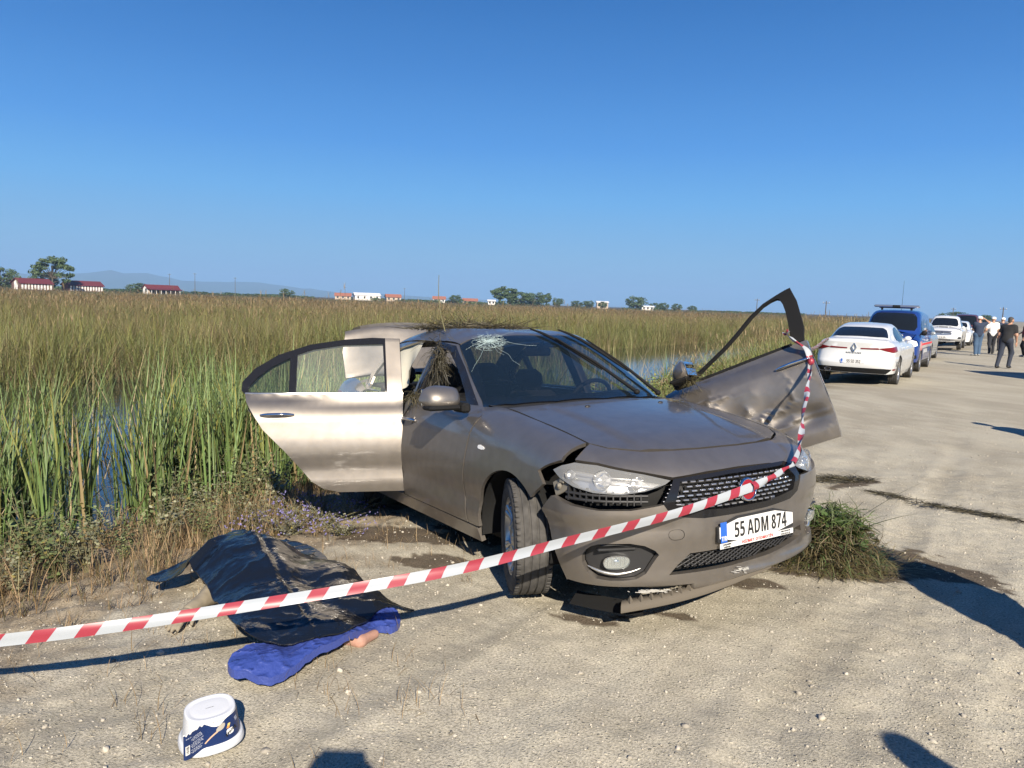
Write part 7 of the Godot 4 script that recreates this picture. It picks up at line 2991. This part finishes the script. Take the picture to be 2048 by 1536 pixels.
func build_people() -> void:
	var skin := mat(0.36, 0.20, 0.13, 0.6)
	M.skin = skin
	var navy := mat(0.018, 0.028, 0.055, 0.9)
	var jeans := mat(0.045, 0.085, 0.15, 0.9)
	var dark := mat(0.016, 0.017, 0.022, 0.9)
	var black := mat(0.012, 0.012, 0.013, 0.9)
	var white := mat(0.68, 0.68, 0.66, 0.9)
	var shoe := mat(0.25, 0.25, 0.24, 0.8)
	var hair := mat(0.018, 0.015, 0.013, 0.8)
	var grey_hair := mat(0.05, 0.045, 0.042, 0.8)
	person("man in navy T-shirt and blue jeans wiping his raised face with one hand", Vector3(20.7, 0, -34.4), 0.15, {
		"er": Vector3(0.40, 1.50, -0.02), "wr": Vector3(0.22, 1.66, -0.10), "hr": Vector3(-0.8, 0.1, -0.1), "pr": Vector3(0, -0.3, -1), "el": Vector3(-0.20, 1.16, -0.10), "wl": Vector3(-0.10, 1.30, -0.25), "hl": Vector3(0.5, 0.7, 0.1),
		"kr": Vector3(0.085, 0.50, -0.02), "ar": Vector3(0.075, 0.085, 0.03), "kl": Vector3(-0.085, 0.50, -0.02), "al": Vector3(-0.07, 0.085, 0.0), "fr": Vector3(0.5, 0, -1), "fl": Vector3(-0.8, 0, -0.6)},
		{"skin": skin, "shirt": navy, "trousers": jeans, "shoes": shoe, "cap": white, "brim": false, "bulk": 1.12})
	person("man in white shirt and white cap walking away in dark trousers", Vector3(22.8, 0, -36.8), 0.35, {
		"el": Vector3(-0.30, 1.14, 0.10), "wl": Vector3(-0.40, 0.93, 0.02), "hl": Vector3(-0.5, -0.8, -0.2), "er": Vector3(0.26, 1.14, -0.05), "wr": Vector3(0.25, 0.92, -0.14),
		"kr": Vector3(0.10, 0.52, -0.13), "ar": Vector3(0.10, 0.09, -0.10), "kl": Vector3(-0.10, 0.49, 0.05), "al": Vector3(-0.10, 0.11, 0.22)},
		{"skin": skin, "shirt": white, "trousers": dark, "cap": white, "bulk": 1.1})
	person("person in dark clothes and pale cap half hidden behind the man in black", Vector3(25.9, 0, -41.0), 0.3, {}, {"skin": skin, "shirt": navy, "trousers": dark, "cap": white, "bulk": 1.0})
	person("man in black T-shirt and dark jeans bending forward in mid-stride", Vector3(16.6, 0, -26.0), 0.95, {
		"lean": 0.30, "kr": Vector3(0.11, 0.53, -0.20), "ar": Vector3(0.11, 0.10, -0.06), "kl": Vector3(-0.10, 0.49, 0.10), "al": Vector3(-0.10, 0.09, 0.30), "er": Vector3(0.25, 1.15, -0.06), "wr": Vector3(0.24, 0.95, -0.20), "el": Vector3(-0.25, 1.13, 0.02), "wl": Vector3(-0.24, 0.90, -0.10), "look": Vector3(0.1, -0.15, -1)},
		{"skin": skin, "shirt": black, "trousers": mat(0.02, 0.026, 0.042, 0.9), "hair": grey_hair, "bulk": 1.08})
	person("man in dark red shirt and black trousers cut by the right edge of the view", Vector3(22.95, 0, -34.6), -0.9, {
		"kr": Vector3(0.10, 0.52, -0.12), "ar": Vector3(0.10, 0.09, -0.02), "al": Vector3(-0.10, 0.09, 0.16), "er": Vector3(0.27, 1.16, -0.10), "wr": Vector3(0.22, 1.02, -0.30), "hr": Vector3(-0.3, -0.6, -0.7)},
		{"skin": skin, "shirt": mat(0.16, 0.022, 0.025, 0.9), "trousers": black, "shoes": shoe, "hair": hair, "bulk": 1.08})
	# those who stand outside the frame and cast the long shadows
	var up := {"er": Vector3(0.27, 1.18, -0.14), "wr": Vector3(0.115, 1.50, -0.20), "hr": Vector3(-0.45, 0.8, -0.1), "pr": Vector3(-0.7, -0.4, -0.3), "el": Vector3(-0.27, 1.18, -0.14), "wl": Vector3(-0.115, 1.50, -0.20), "hl": Vector3(0.45, 0.8, -0.1), "pl": Vector3(0.7, -0.4, -0.3), "curl": 0.7}
	person("photographer holding a phone up, standing behind the view", Vector3(0.0, 0, 0.27), 0.0, up, {"skin": skin, "shirt": navy, "trousers": dark, "hair": hair})
	var ph := MB.new()
	ph.box(Vector3.ZERO, Vector3(0.155, 0.076, 0.009), Basis.IDENTITY, 0.003)
	lone("phone", ph.mesh(M.gloss_black), "phone held sideways in the photographer's hands", "phone", Vector3(0.0, 1.60, 0.025))
	person("onlooker standing to the right of the photographer, out of view", Vector3(2.10, 0, 0.02), 0.1, {}, {"skin": skin, "shirt": white, "trousers": dark, "hair": hair})
	person("onlooker at the right whose long shadow reaches the heap of weeds", Vector3(3.08, 0, -2.42), -0.8, {}, {"skin": skin, "shirt": navy, "trousers": jeans, "hair": hair, "bulk": 0.92})
	person("onlooker far right whose shadow falls on the road", Vector3(7.85, 0, -9.1), -0.6, {}, {"skin": skin, "shirt": dark, "trousers": dark, "hair": hair})


# ---------------------------------------------------------------- tape, sheets, tub, weeds
func build_small_things() -> void:
	build_sheets()
	build_tub()
	build_tape()
	build_weeds()


func sheet_mesh(outline: PackedVector2Array, cell: float, height: Callable, mtl: Material, drop := 0.0) -> ArrayMesh:
	# a sheet laid over the ground inside outline (x, z), at height(x, z) above it; its rim turned down
	var m := MB.new()
	var lo := outline[0]
	var hi := outline[0]
	for p in outline:
		lo = lo.min(p)
		hi = hi.max(p)
	var known := {}
	var nu := int((hi.x - lo.x) / cell) + 1
	var nv := int((hi.y - lo.y) / cell) + 1
	for j in nv:
		for i in nu:
			var c := lo + Vector2(i, j) * cell
			var box := PackedVector2Array([c, c + Vector2(cell, 0), c + Vector2(cell, cell), c + Vector2(0, cell)])
			for q in Geometry2D.intersect_polygons(box, outline):
				var id := PackedInt32Array()
				for p in q:
					var key := Vector2i(roundi(p.x * 4000.0), roundi(p.y * 4000.0))
					if not known.has(key):
						var e := 0.006
						var h: float = height.call(p.x, p.y)
						var hx: float = height.call(p.x + e, p.y)
						var hz: float = height.call(p.x, p.y + e)
						known[key] = m.vert(Vector3(p.x, h, p.y), Vector3((h - hx) / e, 1.0, (h - hz) / e), p)
					id.append(known[key])
				var tr := Geometry2D.triangulate_polygon(q)
				for k in range(0, tr.size(), 3):
					m.face(id[tr[k]], id[tr[k + 1]], id[tr[k + 2]])
	if drop > 0.0:
		for k in outline.size():
			var a := outline[k]
			var b := outline[(k + 1) % outline.size()]
			var n := int(a.distance_to(b) / cell) + 1
			for w in n:
				var p := a.lerp(b, w / float(n))
				var q := a.lerp(b, (w + 1) / float(n))
				var pa := Vector3(p.x, height.call(p.x, p.y), p.y)
				var pb := Vector3(q.x, height.call(q.x, q.y), q.y)
				m.quad(pa, pb, pb - Vector3(0, drop, 0), pa - Vector3(0, drop, 0))
	return m.mesh(mtl)


func smooth_outline(a: Array, times := 2) -> PackedVector2Array:
	var p := chaikin(V2(a), times)
	if Geometry2D.is_polygon_clockwise(p):
		p.reverse()
	return p


var crease: FastNoiseLite
var sheet_outline: PackedVector2Array

func along_axis(x: float, z: float) -> Vector2:
	# position along and across the line of the covered person, head to feet
	var a := Vector2(-1.56, -4.42)
	var d := Vector2(0.50, 0.866)
	var p := Vector2(x, z) - a
	return Vector2(p.dot(d), p.dot(Vector2(-d.y, d.x)))


func body_mound(x: float, z: float) -> float:
	var q := along_axis(x, z)
	var top := 0.0
	for s in [[-0.05, 0.0, 0.30, 0.17], [0.28, 0.02, 0.40, 0.245], [0.55, 0.02, 0.38, 0.225], [0.95, 0.05, 0.40, 0.18], [1.15, 0.22, 0.34, 0.14], [1.22, -0.10, 0.32, 0.13], [0.62, -0.28, 0.34, 0.15], [0.95, -0.32, 0.30, 0.13]]:
		var r := Vector2((q.x - s[0]) / (s[2] * 1.25), (q.y - s[1]) / s[2]).length()
		top = maxf(top, s[3] * (1.0 - smoothstep(0.15, 1.25, r)))
	return top


func sheet_height(x: float, z: float) -> float:
	var q := along_axis(x, z)
	var h := 0.0
	for k in 5:
		var o: Vector2 = [Vector2.ZERO, Vector2(0.05, 0), Vector2(-0.05, 0), Vector2(0, 0.05), Vector2(0, -0.05)][k]
		h += body_mound(x + o.x, z + o.y) * 0.2
	# a fold down its length, diagonal wrinkles, small crumples
	h += 0.010 * exp(-pow((q.y + 0.03 - 0.02 * sin(q.x * 3.0)) / 0.012, 2))
	h -= 0.008 * exp(-pow((q.y + 0.055) / 0.015, 2))
	var ridge := absf(crease.get_noise_2d(x * 2.2 + z * 0.8, z * 2.2 - x * 0.6))
	h += 0.011 * exp(-ridge * 9.0)
	h += 0.004 * crease.get_noise_2d(x * 7.0, z * 4.0 + 30.0) + 0.0018 * crease.get_noise_2d(x * 24.0 - 9.0, z * 16.0)
	h += 0.05 * exp(-pow((x + 1.70 + (z + 4.05) * 0.4) / 0.035, 2)) * smoothstep(-4.45, -4.1, z) * smoothstep(-1.2, -1.6, x)
	h += 0.035 * exp(-pow((q.x - 1.42) / 0.2, 2)) * (0.6 + 0.4 * sin(q.y * 7.0))
	return maxf(h, 0.006) + 0.006


func blue_height(x: float, z: float) -> float:
	var q := along_axis(x, z)
	var h := body_mound(x, z) * 0.72
	h += 0.055 * exp(-pow((q.x - 1.50) / 0.14, 2)) * (0.55 + 0.45 * absf(sin(q.y * 5.0 + 0.6)))
	var ridge := absf(crease.get_noise_2d(x * 6.5 + 11.0, z * 6.5))
	h += 0.011 * exp(-ridge * 5.0)
	h += 0.004 * crease.get_noise_2d(x * 9.0, z * 8.0) + 0.002 * crease.get_noise_2d(x * 38.0, z * 38.0)
	h = maxf(h, 0.012) + 0.004
	if Geometry2D.is_point_in_polygon(Vector2(x, z), sheet_outline):
		h = minf(h, sheet_height(x, z) - 0.005)
	return h


func build_sheets() -> void:
	crease = noise(63, 1.0, 3)
	var film := mat(0.006, 0.008, 0.012, 0.22)
	film.metallic_specular = 0.5
	film.normal_enabled = true
	film.normal_texture = noise_tex(64, 0.018, 512, [], 4, 6.0)
	film.normal_scale = 0.4
	film.uv1_triplanar = true
	film.uv1_scale = Vector3(3.2, 3.2, 3.2)
	var out := smooth_outline([-2.03, -4.13, -1.90, -4.08, -1.74, -4.05, -1.66, -3.98, -1.57, -3.86, -1.48, -3.72, -1.33, -3.48, -1.18, -3.24, -1.08, -3.15, -0.97, -3.14, -0.80, -3.23, -0.70, -3.31, -0.66, -3.48, -0.59, -3.74, -0.42, -3.84, -0.60, -3.80, -0.70, -3.93, -0.86, -4.15, -1.00, -4.36, -1.06, -4.50, -1.14, -4.66, -1.30, -4.84, -1.52, -4.92, -1.72, -4.72, -1.86, -4.42], 2)
	sheet_outline = out
	lone("black_sheet", sheet_mesh(out, 0.016, sheet_height, film, 0.006), "shiny black plastic sheet draped over a person on the ground", "sheet")
	var blue := mat(0.032, 0.055, 0.235, 0.42)
	blue.metallic_specular = 0.6
	blue.normal_enabled = true
	blue.normal_texture = film.normal_texture
	blue.normal_scale = 1.0
	blue.uv1_triplanar = true
	blue.uv1_scale = Vector3(6, 6, 6)
	var ob := smooth_outline([-1.14, -3.03, -1.12, -3.14, -1.00, -3.22, -0.80, -3.32, -0.66, -3.56, -0.60, -3.78, -0.54, -3.76, -0.50, -3.64, -0.54, -3.55, -0.60, -3.56, -0.64, -3.45, -0.69, -3.33, -0.745, -3.23, -0.82, -3.13, -0.88, -3.02, -0.95, -2.95, -1.03, -2.97, -1.09, -2.96], 2)
	lone("blue_sheet", sheet_mesh(ob, 0.012, blue_height, blue, 0.035), "crumpled blue plastic sheet sticking out from under the black one", "sheet")
	# the covered person: only a muddy hand and a patch of skin show
	var o := thing("person", "person lying under the black sheet, one muddy hand in view", "person")
	var m := MB.new()
	var mud := speckled(0.21, 0.18, 0.13, 0.9, 51, 0.25)
	flesh(m, [[Vector3(-1.62, 0.09, -4.50), Vector3(-1.56, 0.09, -4.38), 0.085, 0.075], [Vector3(-1.52, 0.09, -4.30), Vector3(-1.34, 0.09, -3.98), 0.10, 0.095], [Vector3(-1.42, 0.075, -4.0), Vector3(-1.51, 0.055, -3.84), 0.05, 0.045], [Vector3(-1.51, 0.055, -3.84), Vector3(-1.55, 0.045, -3.64), 0.045, 0.033], [Vector3(-1.34, 0.09, -3.98), Vector3(-1.15, 0.07, -3.66), 0.085, 0.062], [Vector3(-1.15, 0.07, -3.66), Vector3(-0.86, 0.055, -3.42), 0.06, 0.045], [Vector3(-0.86, 0.055, -3.42), Vector3(-0.72, 0.035, -3.44), 0.040, 0.030]], 0.016, 60.0)
	hand_mesh(m, Vector3(-1.55, 0.042, -3.64), Vector3(-0.15, -0.10, 1.0), Vector3(0, -1, 0), 1.0, 0.32)
	part("body", m.mesh(mud), o)
	m = MB.new()
	flesh(m, [[Vector3(-0.78, 0.03, -3.43), Vector3(-0.66, 0.024, -3.41), 0.030, 0.026], [Vector3(-0.66, 0.024, -3.41), Vector3(-0.61, 0.02, -3.50), 0.026, 0.022]], 0.008, 120.0)
	part("ankle", m.mesh(speckled(0.34, 0.19, 0.14, 0.7, 52, 0.3)), o)


func tub_picture() -> ImageTexture:
	# the tub's printed sleeve, upside down as the tub lies
	var w := 512
	var h := 256
	var im := Image.create(w, h, false, Image.FORMAT_RGB8)
	var navy := lin(0.006, 0.022, 0.095)
	im.fill(navy)
	var r := RandomNumberGenerator.new()
	r.seed = 8
	# white crown with a wavy lower edge, and the spoon
	for x in w:
		var edge := 10.0 + 58.0 * exp(-pow((x - 215.0) / 48.0, 2)) - 4.0 * smoothstep(280.0, 380.0, x)
		for y in int(maxf(edge, 6.0)):
			im.set_pixel(x, y, lin(0.72, 0.72, 0.70))
	for k in 190:
		var t := k / 189.0
		var c := Vector2(150, 205).lerp(Vector2(255, 66), t)
		var rad := 5.5 if t < 0.62 else 5.5 + 17.0 * sin((t - 0.62) / 0.38 * PI * 0.85)
		for y in range(-int(rad), int(rad) + 1):
			for x in range(-int(rad), int(rad) + 1):
				if x * x + y * y < rad * rad:
					im.set_pixel(clampi(int(c.x) + x, 0, w - 1), clampi(int(c.y) + y, 0, h - 1), lin(0.52, 0.36, 0.24) if t < 0.7 else lin(0.36, 0.33, 0.28))
	for y in range(80, 128):
		for x in range(276, 318):
			if absf(x - 297 - (104 - y) * 0.35) < 13:
				im.set_pixel(x, y, lin(0.65, 0.50, 0.16) if y < 104 else lin(0.55, 0.27, 0.08))
	for k in 14:
		im.fill_rect(Rect2i(186 + k * 6 + (4 if k > 3 else 0), 14, 4, 7), lin(0.05, 0.05, 0.06))
	# lines of small print and the bar code
	for row in 15:
		var y := 62 + row * 11
		if row in [4, 10]:
			continue
		var x := 62 + r.randi_range(0, 14)
		while x < 132 - r.randi_range(0, 12):
			var l := r.randi_range(3, 10)
			im.fill_rect(Rect2i(x, y, l, 4), lin(0.6, 0.62, 0.66))
			x += l + 3
	im.fill_rect(Rect2i(22, 118, 34, 92), lin(0.70, 0.70, 0.68))
	var yy := 124
	while yy < 204:
		var l := r.randi_range(1, 4)
		im.fill_rect(Rect2i(29, yy, 22, l), lin(0.02, 0.02, 0.02))
		yy += l + r.randi_range(1, 3)
	for k in 5:
		im.fill_rect(Rect2i(372 + k * 2, 60 + k * 9, 44, 4), lin(0.6, 0.62, 0.66))
	for k in 3:
		im.fill_rect(Rect2i(28 + k * 14, 44, 9, 9), lin(0.6, 0.62, 0.66))
		im.fill_rect(Rect2i(30 + k * 14, 46, 5, 5), navy)
	# white badge
	for y in range(132, 200):
		for x in range(272, 348):
			var q := Vector2((x - 310) / 36.0, (y - 166) / 31.0)
			if pow(absf(q.x), 3.2) + pow(absf(q.y), 3.2) < 1.0:
				im.set_pixel(x, y, lin(0.74, 0.74, 0.73))
	return ImageTexture.create_from_image(im)


func build_tub() -> void:
	var o := thing("food_tub", "crushed white tub lying upside down with torn blue sleeve", "tub", Vector3(-1.03, 0.020, -2.60))
	o.basis = (Basis(Vector3.UP, 0.55) * Basis(Vector3.RIGHT, 0.15) * Basis(Vector3.BACK, 0.06)).scaled(Vector3.ONE * 0.92)
	var oval := func(u: float, y: float, grow: float) -> Vector3:
		var a := 0.106 - 0.012 * y / 0.12 + grow
		var b := 0.088 - 0.010 * y / 0.12 + grow
		var c := cos(u)
		var s := sin(u)
		return Vector3(signf(c) * pow(absf(c), 0.8) * a, y, signf(s) * pow(absf(s), 0.8) * b)
	var white := mat(0.50, 0.515, 0.54, 0.35)
	var m := MB.new()
	var rows := PackedVector3Array()
	var n := 40
	for q in [[0.0, 0.010], [0.004, 0.014], [0.016, 0.014], [0.020, 0.011], [0.024, 0.012], [0.030, 0.008], [0.032, 0.0], [0.07, 0.0], [0.135, 0.0], [0.139, -0.003], [0.140, -0.008], [0.137, -0.018], [0.136, -0.024], [0.138, -0.028], [0.138, -0.05], [0.138, -0.0755]]:
		for k in n:
			rows.append(oval.call(TAU * k / n, q[0], q[1]))
	m.grid(rows, n, 16, true)
	part("tub", m.mesh(white), o)
	m = MB.new()
	var pic := mat(1, 1, 1, 0.35)
	pic.albedo_texture = tub_picture()
	rows = PackedVector3Array()
	# sleeve: wraps the front, its left end torn loose and standing out as a flap
	for j in 9:
		var v := j / 8.0
		for k in 37:
			var u := k / 36.0
			var a := lerpf(2.55, 0.05, u) 
			var y := lerpf(0.134, 0.030, v) + (0.006 * sin(k * 2.6) if j == 0 and k < 12 else 0.0)
			var p: Vector3 = oval.call(a, y, 0.0015)
			var loose := smoothstep(0.32, 0.0, u)
			p += Vector3(-0.030, -0.006 - 0.012 * v, 0.055) * loose * (1.0 - 0.2 * v)
			rows.append(p)
	m.grid(rows, 37, 9)
	part("sleeve", m.mesh(pic), o)
	var ang := lerpf(2.55, 0.05, 310.0 / 512.0)
	var lp: Vector3 = oval.call(ang, lerpf(0.134, 0.030, 166.0 / 256.0), 0.003)
	var ln := Vector3(cos(ang), 0.08, sin(ang)).normalized()
	var lx := Vector3.UP.cross(ln).normalized()
	var tb := Basis(lx, ln.cross(lx), ln).rotated(ln, PI + 0.35)
	write("sleeve_lettering", "Bernab", 0.016, M.ink, o, lp, tb, Vector2(0.95, 1.3), 0.0008)


func build_tape() -> void:
	var o := thing("barrier_tape", "red and white striped barrier tape strung past the car's grille to its torn-open door", "barrier tape")
	var red := mat(0.26, 0.026, 0.042, 0.40)
	var white := mat(0.31, 0.335, 0.36, 0.38)
	for q in [red, white]:
		q.backlight_enabled = true
		q.backlight = Color(0.2, 0.2, 0.2)
	var runs := [
		[V3([-3.6, 0.42, -2.0, -2.60, 0.385, -2.28, -1.97, 0.385, -2.46, -1.61, 0.395, -2.56, -1.13, 0.425, -2.72, -0.28, 0.515, -2.98, 0.25, 0.578, -3.25, 0.80, 0.655, -3.52, 1.21, 0.735, -3.755]), 0.043, 0.043, 0.0],
		[V3([1.21, 0.735, -3.755, 1.36, 0.78, -3.85, 1.475, 0.82, -3.95]), 0.042, 0.026, 1.2],
		[V3([1.475, 0.82, -3.95, 1.58, 0.89, -4.15, 1.78, 1.08, -4.62, 1.975, 1.28, -5.10]), 0.036, 0.030, 3.0],
		[V3([1.975, 1.28, -5.10, 1.96, 1.36, -5.14, 1.885, 1.43, -5.20, 1.86, 1.47, -5.28, 1.90, 1.47, -5.36]), 0.04, 0.045, 2.0],
		[V3([1.975, 1.28, -5.10, 2.30, 1.31, -6.0, 4.4, 1.12, -11.2, 7.15, 1.05, -17.55]), 0.035, 0.06, 5.0]]
	var count := 0
	for run in runs:
		var line := spline(run[0], 400)
		var total := 0.0
		for k in 399:
			total += line[k].distance_to(line[k + 1])
		var bands := 2 * int(ceil(total / (0.128 if run[1] > 0.06 else 0.16)))
		for b in bands:
			var m := MB.new()
			var rows := PackedVector3Array()
			var n := 7
			for k in n:
				for e in [0.0, 0.25, 0.5, 0.75, 1.0]:
					# the stripes are cut on the slant
					var w0: float = (b + k / (n - 1.0) * (0.86 if b % 2 == 0 else 1.14) + (0.0 if b % 2 == 0 else -0.14)) / bands
					var slant: float = (e - 0.5) * 0.035 / total if run[3] < 0.5 else 0.0
					var w: float = clampf(w0 + slant, 0.0, 1.0)
					var f := w * 398.99
					var i := int(f)
					var p := line[i].lerp(line[i + 1], f - i)
					var t := (line[mini(i + 2, 399)] - line[maxi(i - 1, 0)]).normalized()
					var side := t.cross(Vector3(0.1, 0.25, 1.0)).normalized()
					if side.y < 0.0:
						side = -side
					var turn: float = run[3] * w * TAU * 0.35 * maxf(total, 0.3) if run[3] > 0.5 else 0.16 * sin(w * 9.0)
					side = side.rotated(t, turn)
					var width := lerpf(run[1], run[2], w)
					var nn := t.cross(side)
					rows.append(p + side * (e - 0.5) * width + nn * (0.006 * sin((e - 0.2) * 3.0 + w * 14.0) + (0.012 * sin(e * PI) if run[3] > 0.5 else 0.0)))
			m.grid(rows, 5, n)
			count += 1
			part("red_stripe" if count % 2 else "white_stripe", m.mesh(red if count % 2 else white), o)
	var m := MB.new()
	m.ball(Vector3(1.978, 1.285, -5.10), Vector3(0.022, 0.026, 0.02), Basis.IDENTITY, 10, 7)
	part("knot", m.mesh(red), o)
	# a stake out of view at the left holds its other end
	var st := MB.new()
	st.rod(Vector3(0, -0.15, 0), Vector3(0, 0.62, 0), 0.018, 8, 0.016)
	lone("stake", st.mesh(M.stem), "thin wooden stake holding the tape's left end, out of view", "stake", Vector3(-3.62, 0, -2.0))


func strands(count: int, seed_: int, spread: Vector3, length: float, width: float, c0: Color, c1: Color, hang := 0.0, flat := 0.0) -> ArrayMesh:
	# tangled weed strands within an ellipsoid
	var r := RandomNumberGenerator.new()
	r.seed = seed_
	var m := MB.new()
	for k in count:
		var p := Vector3(r.randfn(), r.randfn(), r.randfn()).normalized() * pow(r.randf(), 0.5) * spread
		var d := Vector3(r.randfn(), r.randfn() * (1.0 - flat), r.randfn()).normalized()
		var c := c0.lerp(c1, r.randf())
		var prev := -1
		var l := length * r.randf_range(0.4, 1.2)
		var s := d.cross(Vector3(r.randfn(), r.randfn(), r.randfn())).normalized()
		for q in 5:
			var u := q / 4.0
			var w := width * (1.0 - u * 0.8) * 0.5
			m.col = c
			var nn := s.cross(d).normalized()
			var a := m.vert(p - s * w, nn)
			m.vert(p + s * w, nn)
			if q > 0:
				m.i.append_array([prev, a, a + 1, prev, a + 1, prev + 1])
			prev = a
			p += d * l / 4.0
			d = (d + Vector3(r.randfn(), r.randfn() * (1.0 - flat), r.randfn()) * 0.35 + Vector3(0, -hang, 0)).normalized()
			if flat > 0.0 and p.y < 0.004:
				p.y = 0.004
				d.y = absf(d.y) * 0.3
	return m.mesh(M.leaf, true)


func build_weeds() -> void:
	var car := get_node("wrecked_car") as Node3D
	var on_car := func(x: float, y: float, z: float) -> Vector3: return car.transform * Vector3(x, y, z)
	var dark0 := Color(0.022, 0.020, 0.012)
	var dark1 := Color(0.075, 0.062, 0.032)
	# heap by the front bumper
	var o := thing("weed_heap", "heap of torn green water weeds beside the front bumper", "weeds", Vector3(2.10, 0.0, -4.93))
	o.scale = Vector3(0.90, 0.84, 0.90)
	var r := RandomNumberGenerator.new()
	r.seed = 71
	var m := MB.new()
	for k in 1500:
		var a := r.randf_range(0, TAU)
		var rr := sqrt(r.randf())
		var root := Vector3(cos(a) * rr * 0.42, 0.0, sin(a) * rr * 0.36)
		root.y = (1.0 - rr * rr) * 0.38 * r.randf()
		var c := Color(0.060, 0.072, 0.022).lerp(Color(0.115, 0.080, 0.040), r.randf()) if r.randf() < 0.82 else Color(0.045, 0.085, 0.02)
		blade(m, root, a + r.randfn(0, 0.8), r.randf_range(0.7, 1.7), r.randf_range(0.08, 0.24), r.randf_range(0.003, 0.009), r.randf_range(0.8, 2.2), c, c * r.randf_range(0.9, 1.4), 4)
	for k in 700:
		var a := r.randf_range(0, TAU)
		var rr := r.randf_range(0.3, 1.0)
		blade(m, Vector3(cos(a) * rr * 0.6, 0.01, sin(a) * rr * 0.45), a + r.randfn(0, 0.9), r.randf_range(1.2, 1.55), r.randf_range(0.1, 0.32), 0.006, 0.1, Color(0.16, 0.13, 0.05), Color(0.20, 0.16, 0.07), 4)
	part("stalks", m.mesh(M.leaf, true), o)
	var core := part("matted_roots", strands(1700, 75, Vector3(0.36, 0.19, 0.30), 0.20, 0.006, Color(0.040, 0.032, 0.016), Color(0.135, 0.105, 0.050), 0.25), o)
	core.position = Vector3(0.0, 0.17, 0.0)
	core = part("green_tangle", strands(700, 76, Vector3(0.26, 0.14, 0.24), 0.22, 0.008, Color(0.035, 0.055, 0.014), Color(0.085, 0.120, 0.030), 0.3), o)
	core.position = Vector3(0.05, 0.29, -0.02)
	m = MB.new()
	for k in 170:
		var a := r.randf_range(0, TAU)
		var rr := sqrt(r.randf())
		var p := Vector3(cos(a) * rr * 0.30 + 0.03, 0.16 + (1.0 - rr * rr) * 0.26 * r.randf_range(0.6, 1.0), sin(a) * rr * 0.28 - 0.02)
		var d := Vector3(cos(a) + r.randfn() * 0.5, r.randf_range(-0.5, 0.6), sin(a) + r.randfn() * 0.5).normalized()
		m.col = Color(0.040, 0.072, 0.018) * r.randf_range(0.5, 1.6)
		m.col.a = 1.0
		leaf(m, p, d, (Vector3.UP + Vector3(r.randfn(), 0, r.randfn()) * 0.7).normalized(), r.randf_range(0.035, 0.08), r.randf_range(0.02, 0.05))
	part("leaves", m.mesh(M.leaf, true), o)
	m = MB.new()
	for q in [[Vector3(0.15, 0.30, 0.05), 0.35, 0.75, 0.62], [Vector3(0.2, 0.28, 0.1), 0.1, 1.1, 0.42], [Vector3(0.1, 0.3, -0.1), 2.6, 1.2, 0.4], [Vector3(-0.25, 0.12, 0.2), 1.9, 1.25, 0.45]]:
		blade(m, q[0], q[1], q[2], q[3], 0.016, 0.25, Color(0.05, 0.07, 0.02), Color(0.10, 0.09, 0.03), 6)
	part("long_leaves", m.mesh(M.leaf, true), o)
	# dark strands dragged across the road
	var names := ["clot of wet dark weeds on the road behind the heap", "thin trail of dark weeds running to the right edge", "wisp of dark weeds between the heap and the trail"]
	var at := [Vector3(3.18, 0.012, -7.35), Vector3(3.85, 0.012, -6.25), Vector3(3.40, 0.010, -6.75)]
	var sp := [Vector3(0.45, 0.02, 0.16), Vector3(0.60, 0.012, 0.035), Vector3(0.22, 0.012, 0.05)]
	for k in 3:
		var w := lone("dark_weeds", strands([520, 420, 160][k], 90 + k, sp[k], 0.16, 0.006, dark0, dark1, 0.0, 0.95), names[k], "weeds", at[k])
		w.rotation.y = [0.1, -0.72, -0.9][k]
	# weeds left on the car
	var w := lone("roof_weeds", strands(1500, 81, Vector3(0.46, 0.032, 0.50), 0.24, 0.006, dark0, dark1, 0.02, 0.75), "dark weeds plastered over the car's roof", "weeds")
	w.transform = car.transform * Transform3D(Basis.IDENTITY, Vector3(-1.95, 1.478, 0.12))
	w = lone("mirror_weeds", strands(420, 82, Vector3(0.05, 0.08, 0.06), 0.14, 0.004, Color(0.035, 0.03, 0.014), Color(0.11, 0.095, 0.04), 0.0), "brown weeds wrapped round the torn-open door's mirror", "weeds")
	w.transform = car.transform * (get_node("wrecked_car/front_door_001") as Node3D).transform * Transform3D(Basis.IDENTITY, Vector3(-0.70, 1.01, -0.93))
	w = lone("bonnet_weeds", strands(130, 83, Vector3(0.15, 0.006, 0.09), 0.09, 0.003, Color(0.05, 0.042, 0.022), Color(0.13, 0.11, 0.07), 0.0, 0.97), "wet weeds lying on the rear corner of the bonnet", "weeds")
	w.transform = car.transform * Transform3D(Basis.IDENTITY, Vector3(-0.30, 0.985, -0.48))
	w = lone("pillar_weeds", strands(260, 84, Vector3(0.05, 0.16, 0.03), 0.24, 0.005, dark0, Color(0.055, 0.046, 0.026), 0.9), "dark weeds hanging from the roof over the front side window", "weeds")
	w.transform = car.transform * Transform3D(Basis.IDENTITY, Vector3(-1.36, 1.25, 0.66))
	w = lone("sill_weeds", strands(200, 85, Vector3(0.05, 0.03, 0.03), 0.14, 0.004, dark0, Color(0.09, 0.075, 0.035), 0.7), "weeds trailing over the front door's window sill", "weeds")
	w.transform = car.transform * Transform3D(Basis.IDENTITY, Vector3(-1.42, 0.985, 0.83))
	var tip := MB.new()
	tip.tube(spline(V3([0, 0, 0, -0.06, 0.2, 0.02, -0.10, 0.42, 0.0]), 6), radii(0.005, 0.002, 6), 5)
	w = lone("roof_twig", tip.mesh(M.stem), "thin bent twig sticking up from the weeds on the roof", "twig")
	w.transform = car.transform * Transform3D(Basis.IDENTITY, Vector3(-1.55, 1.45, 0.52))
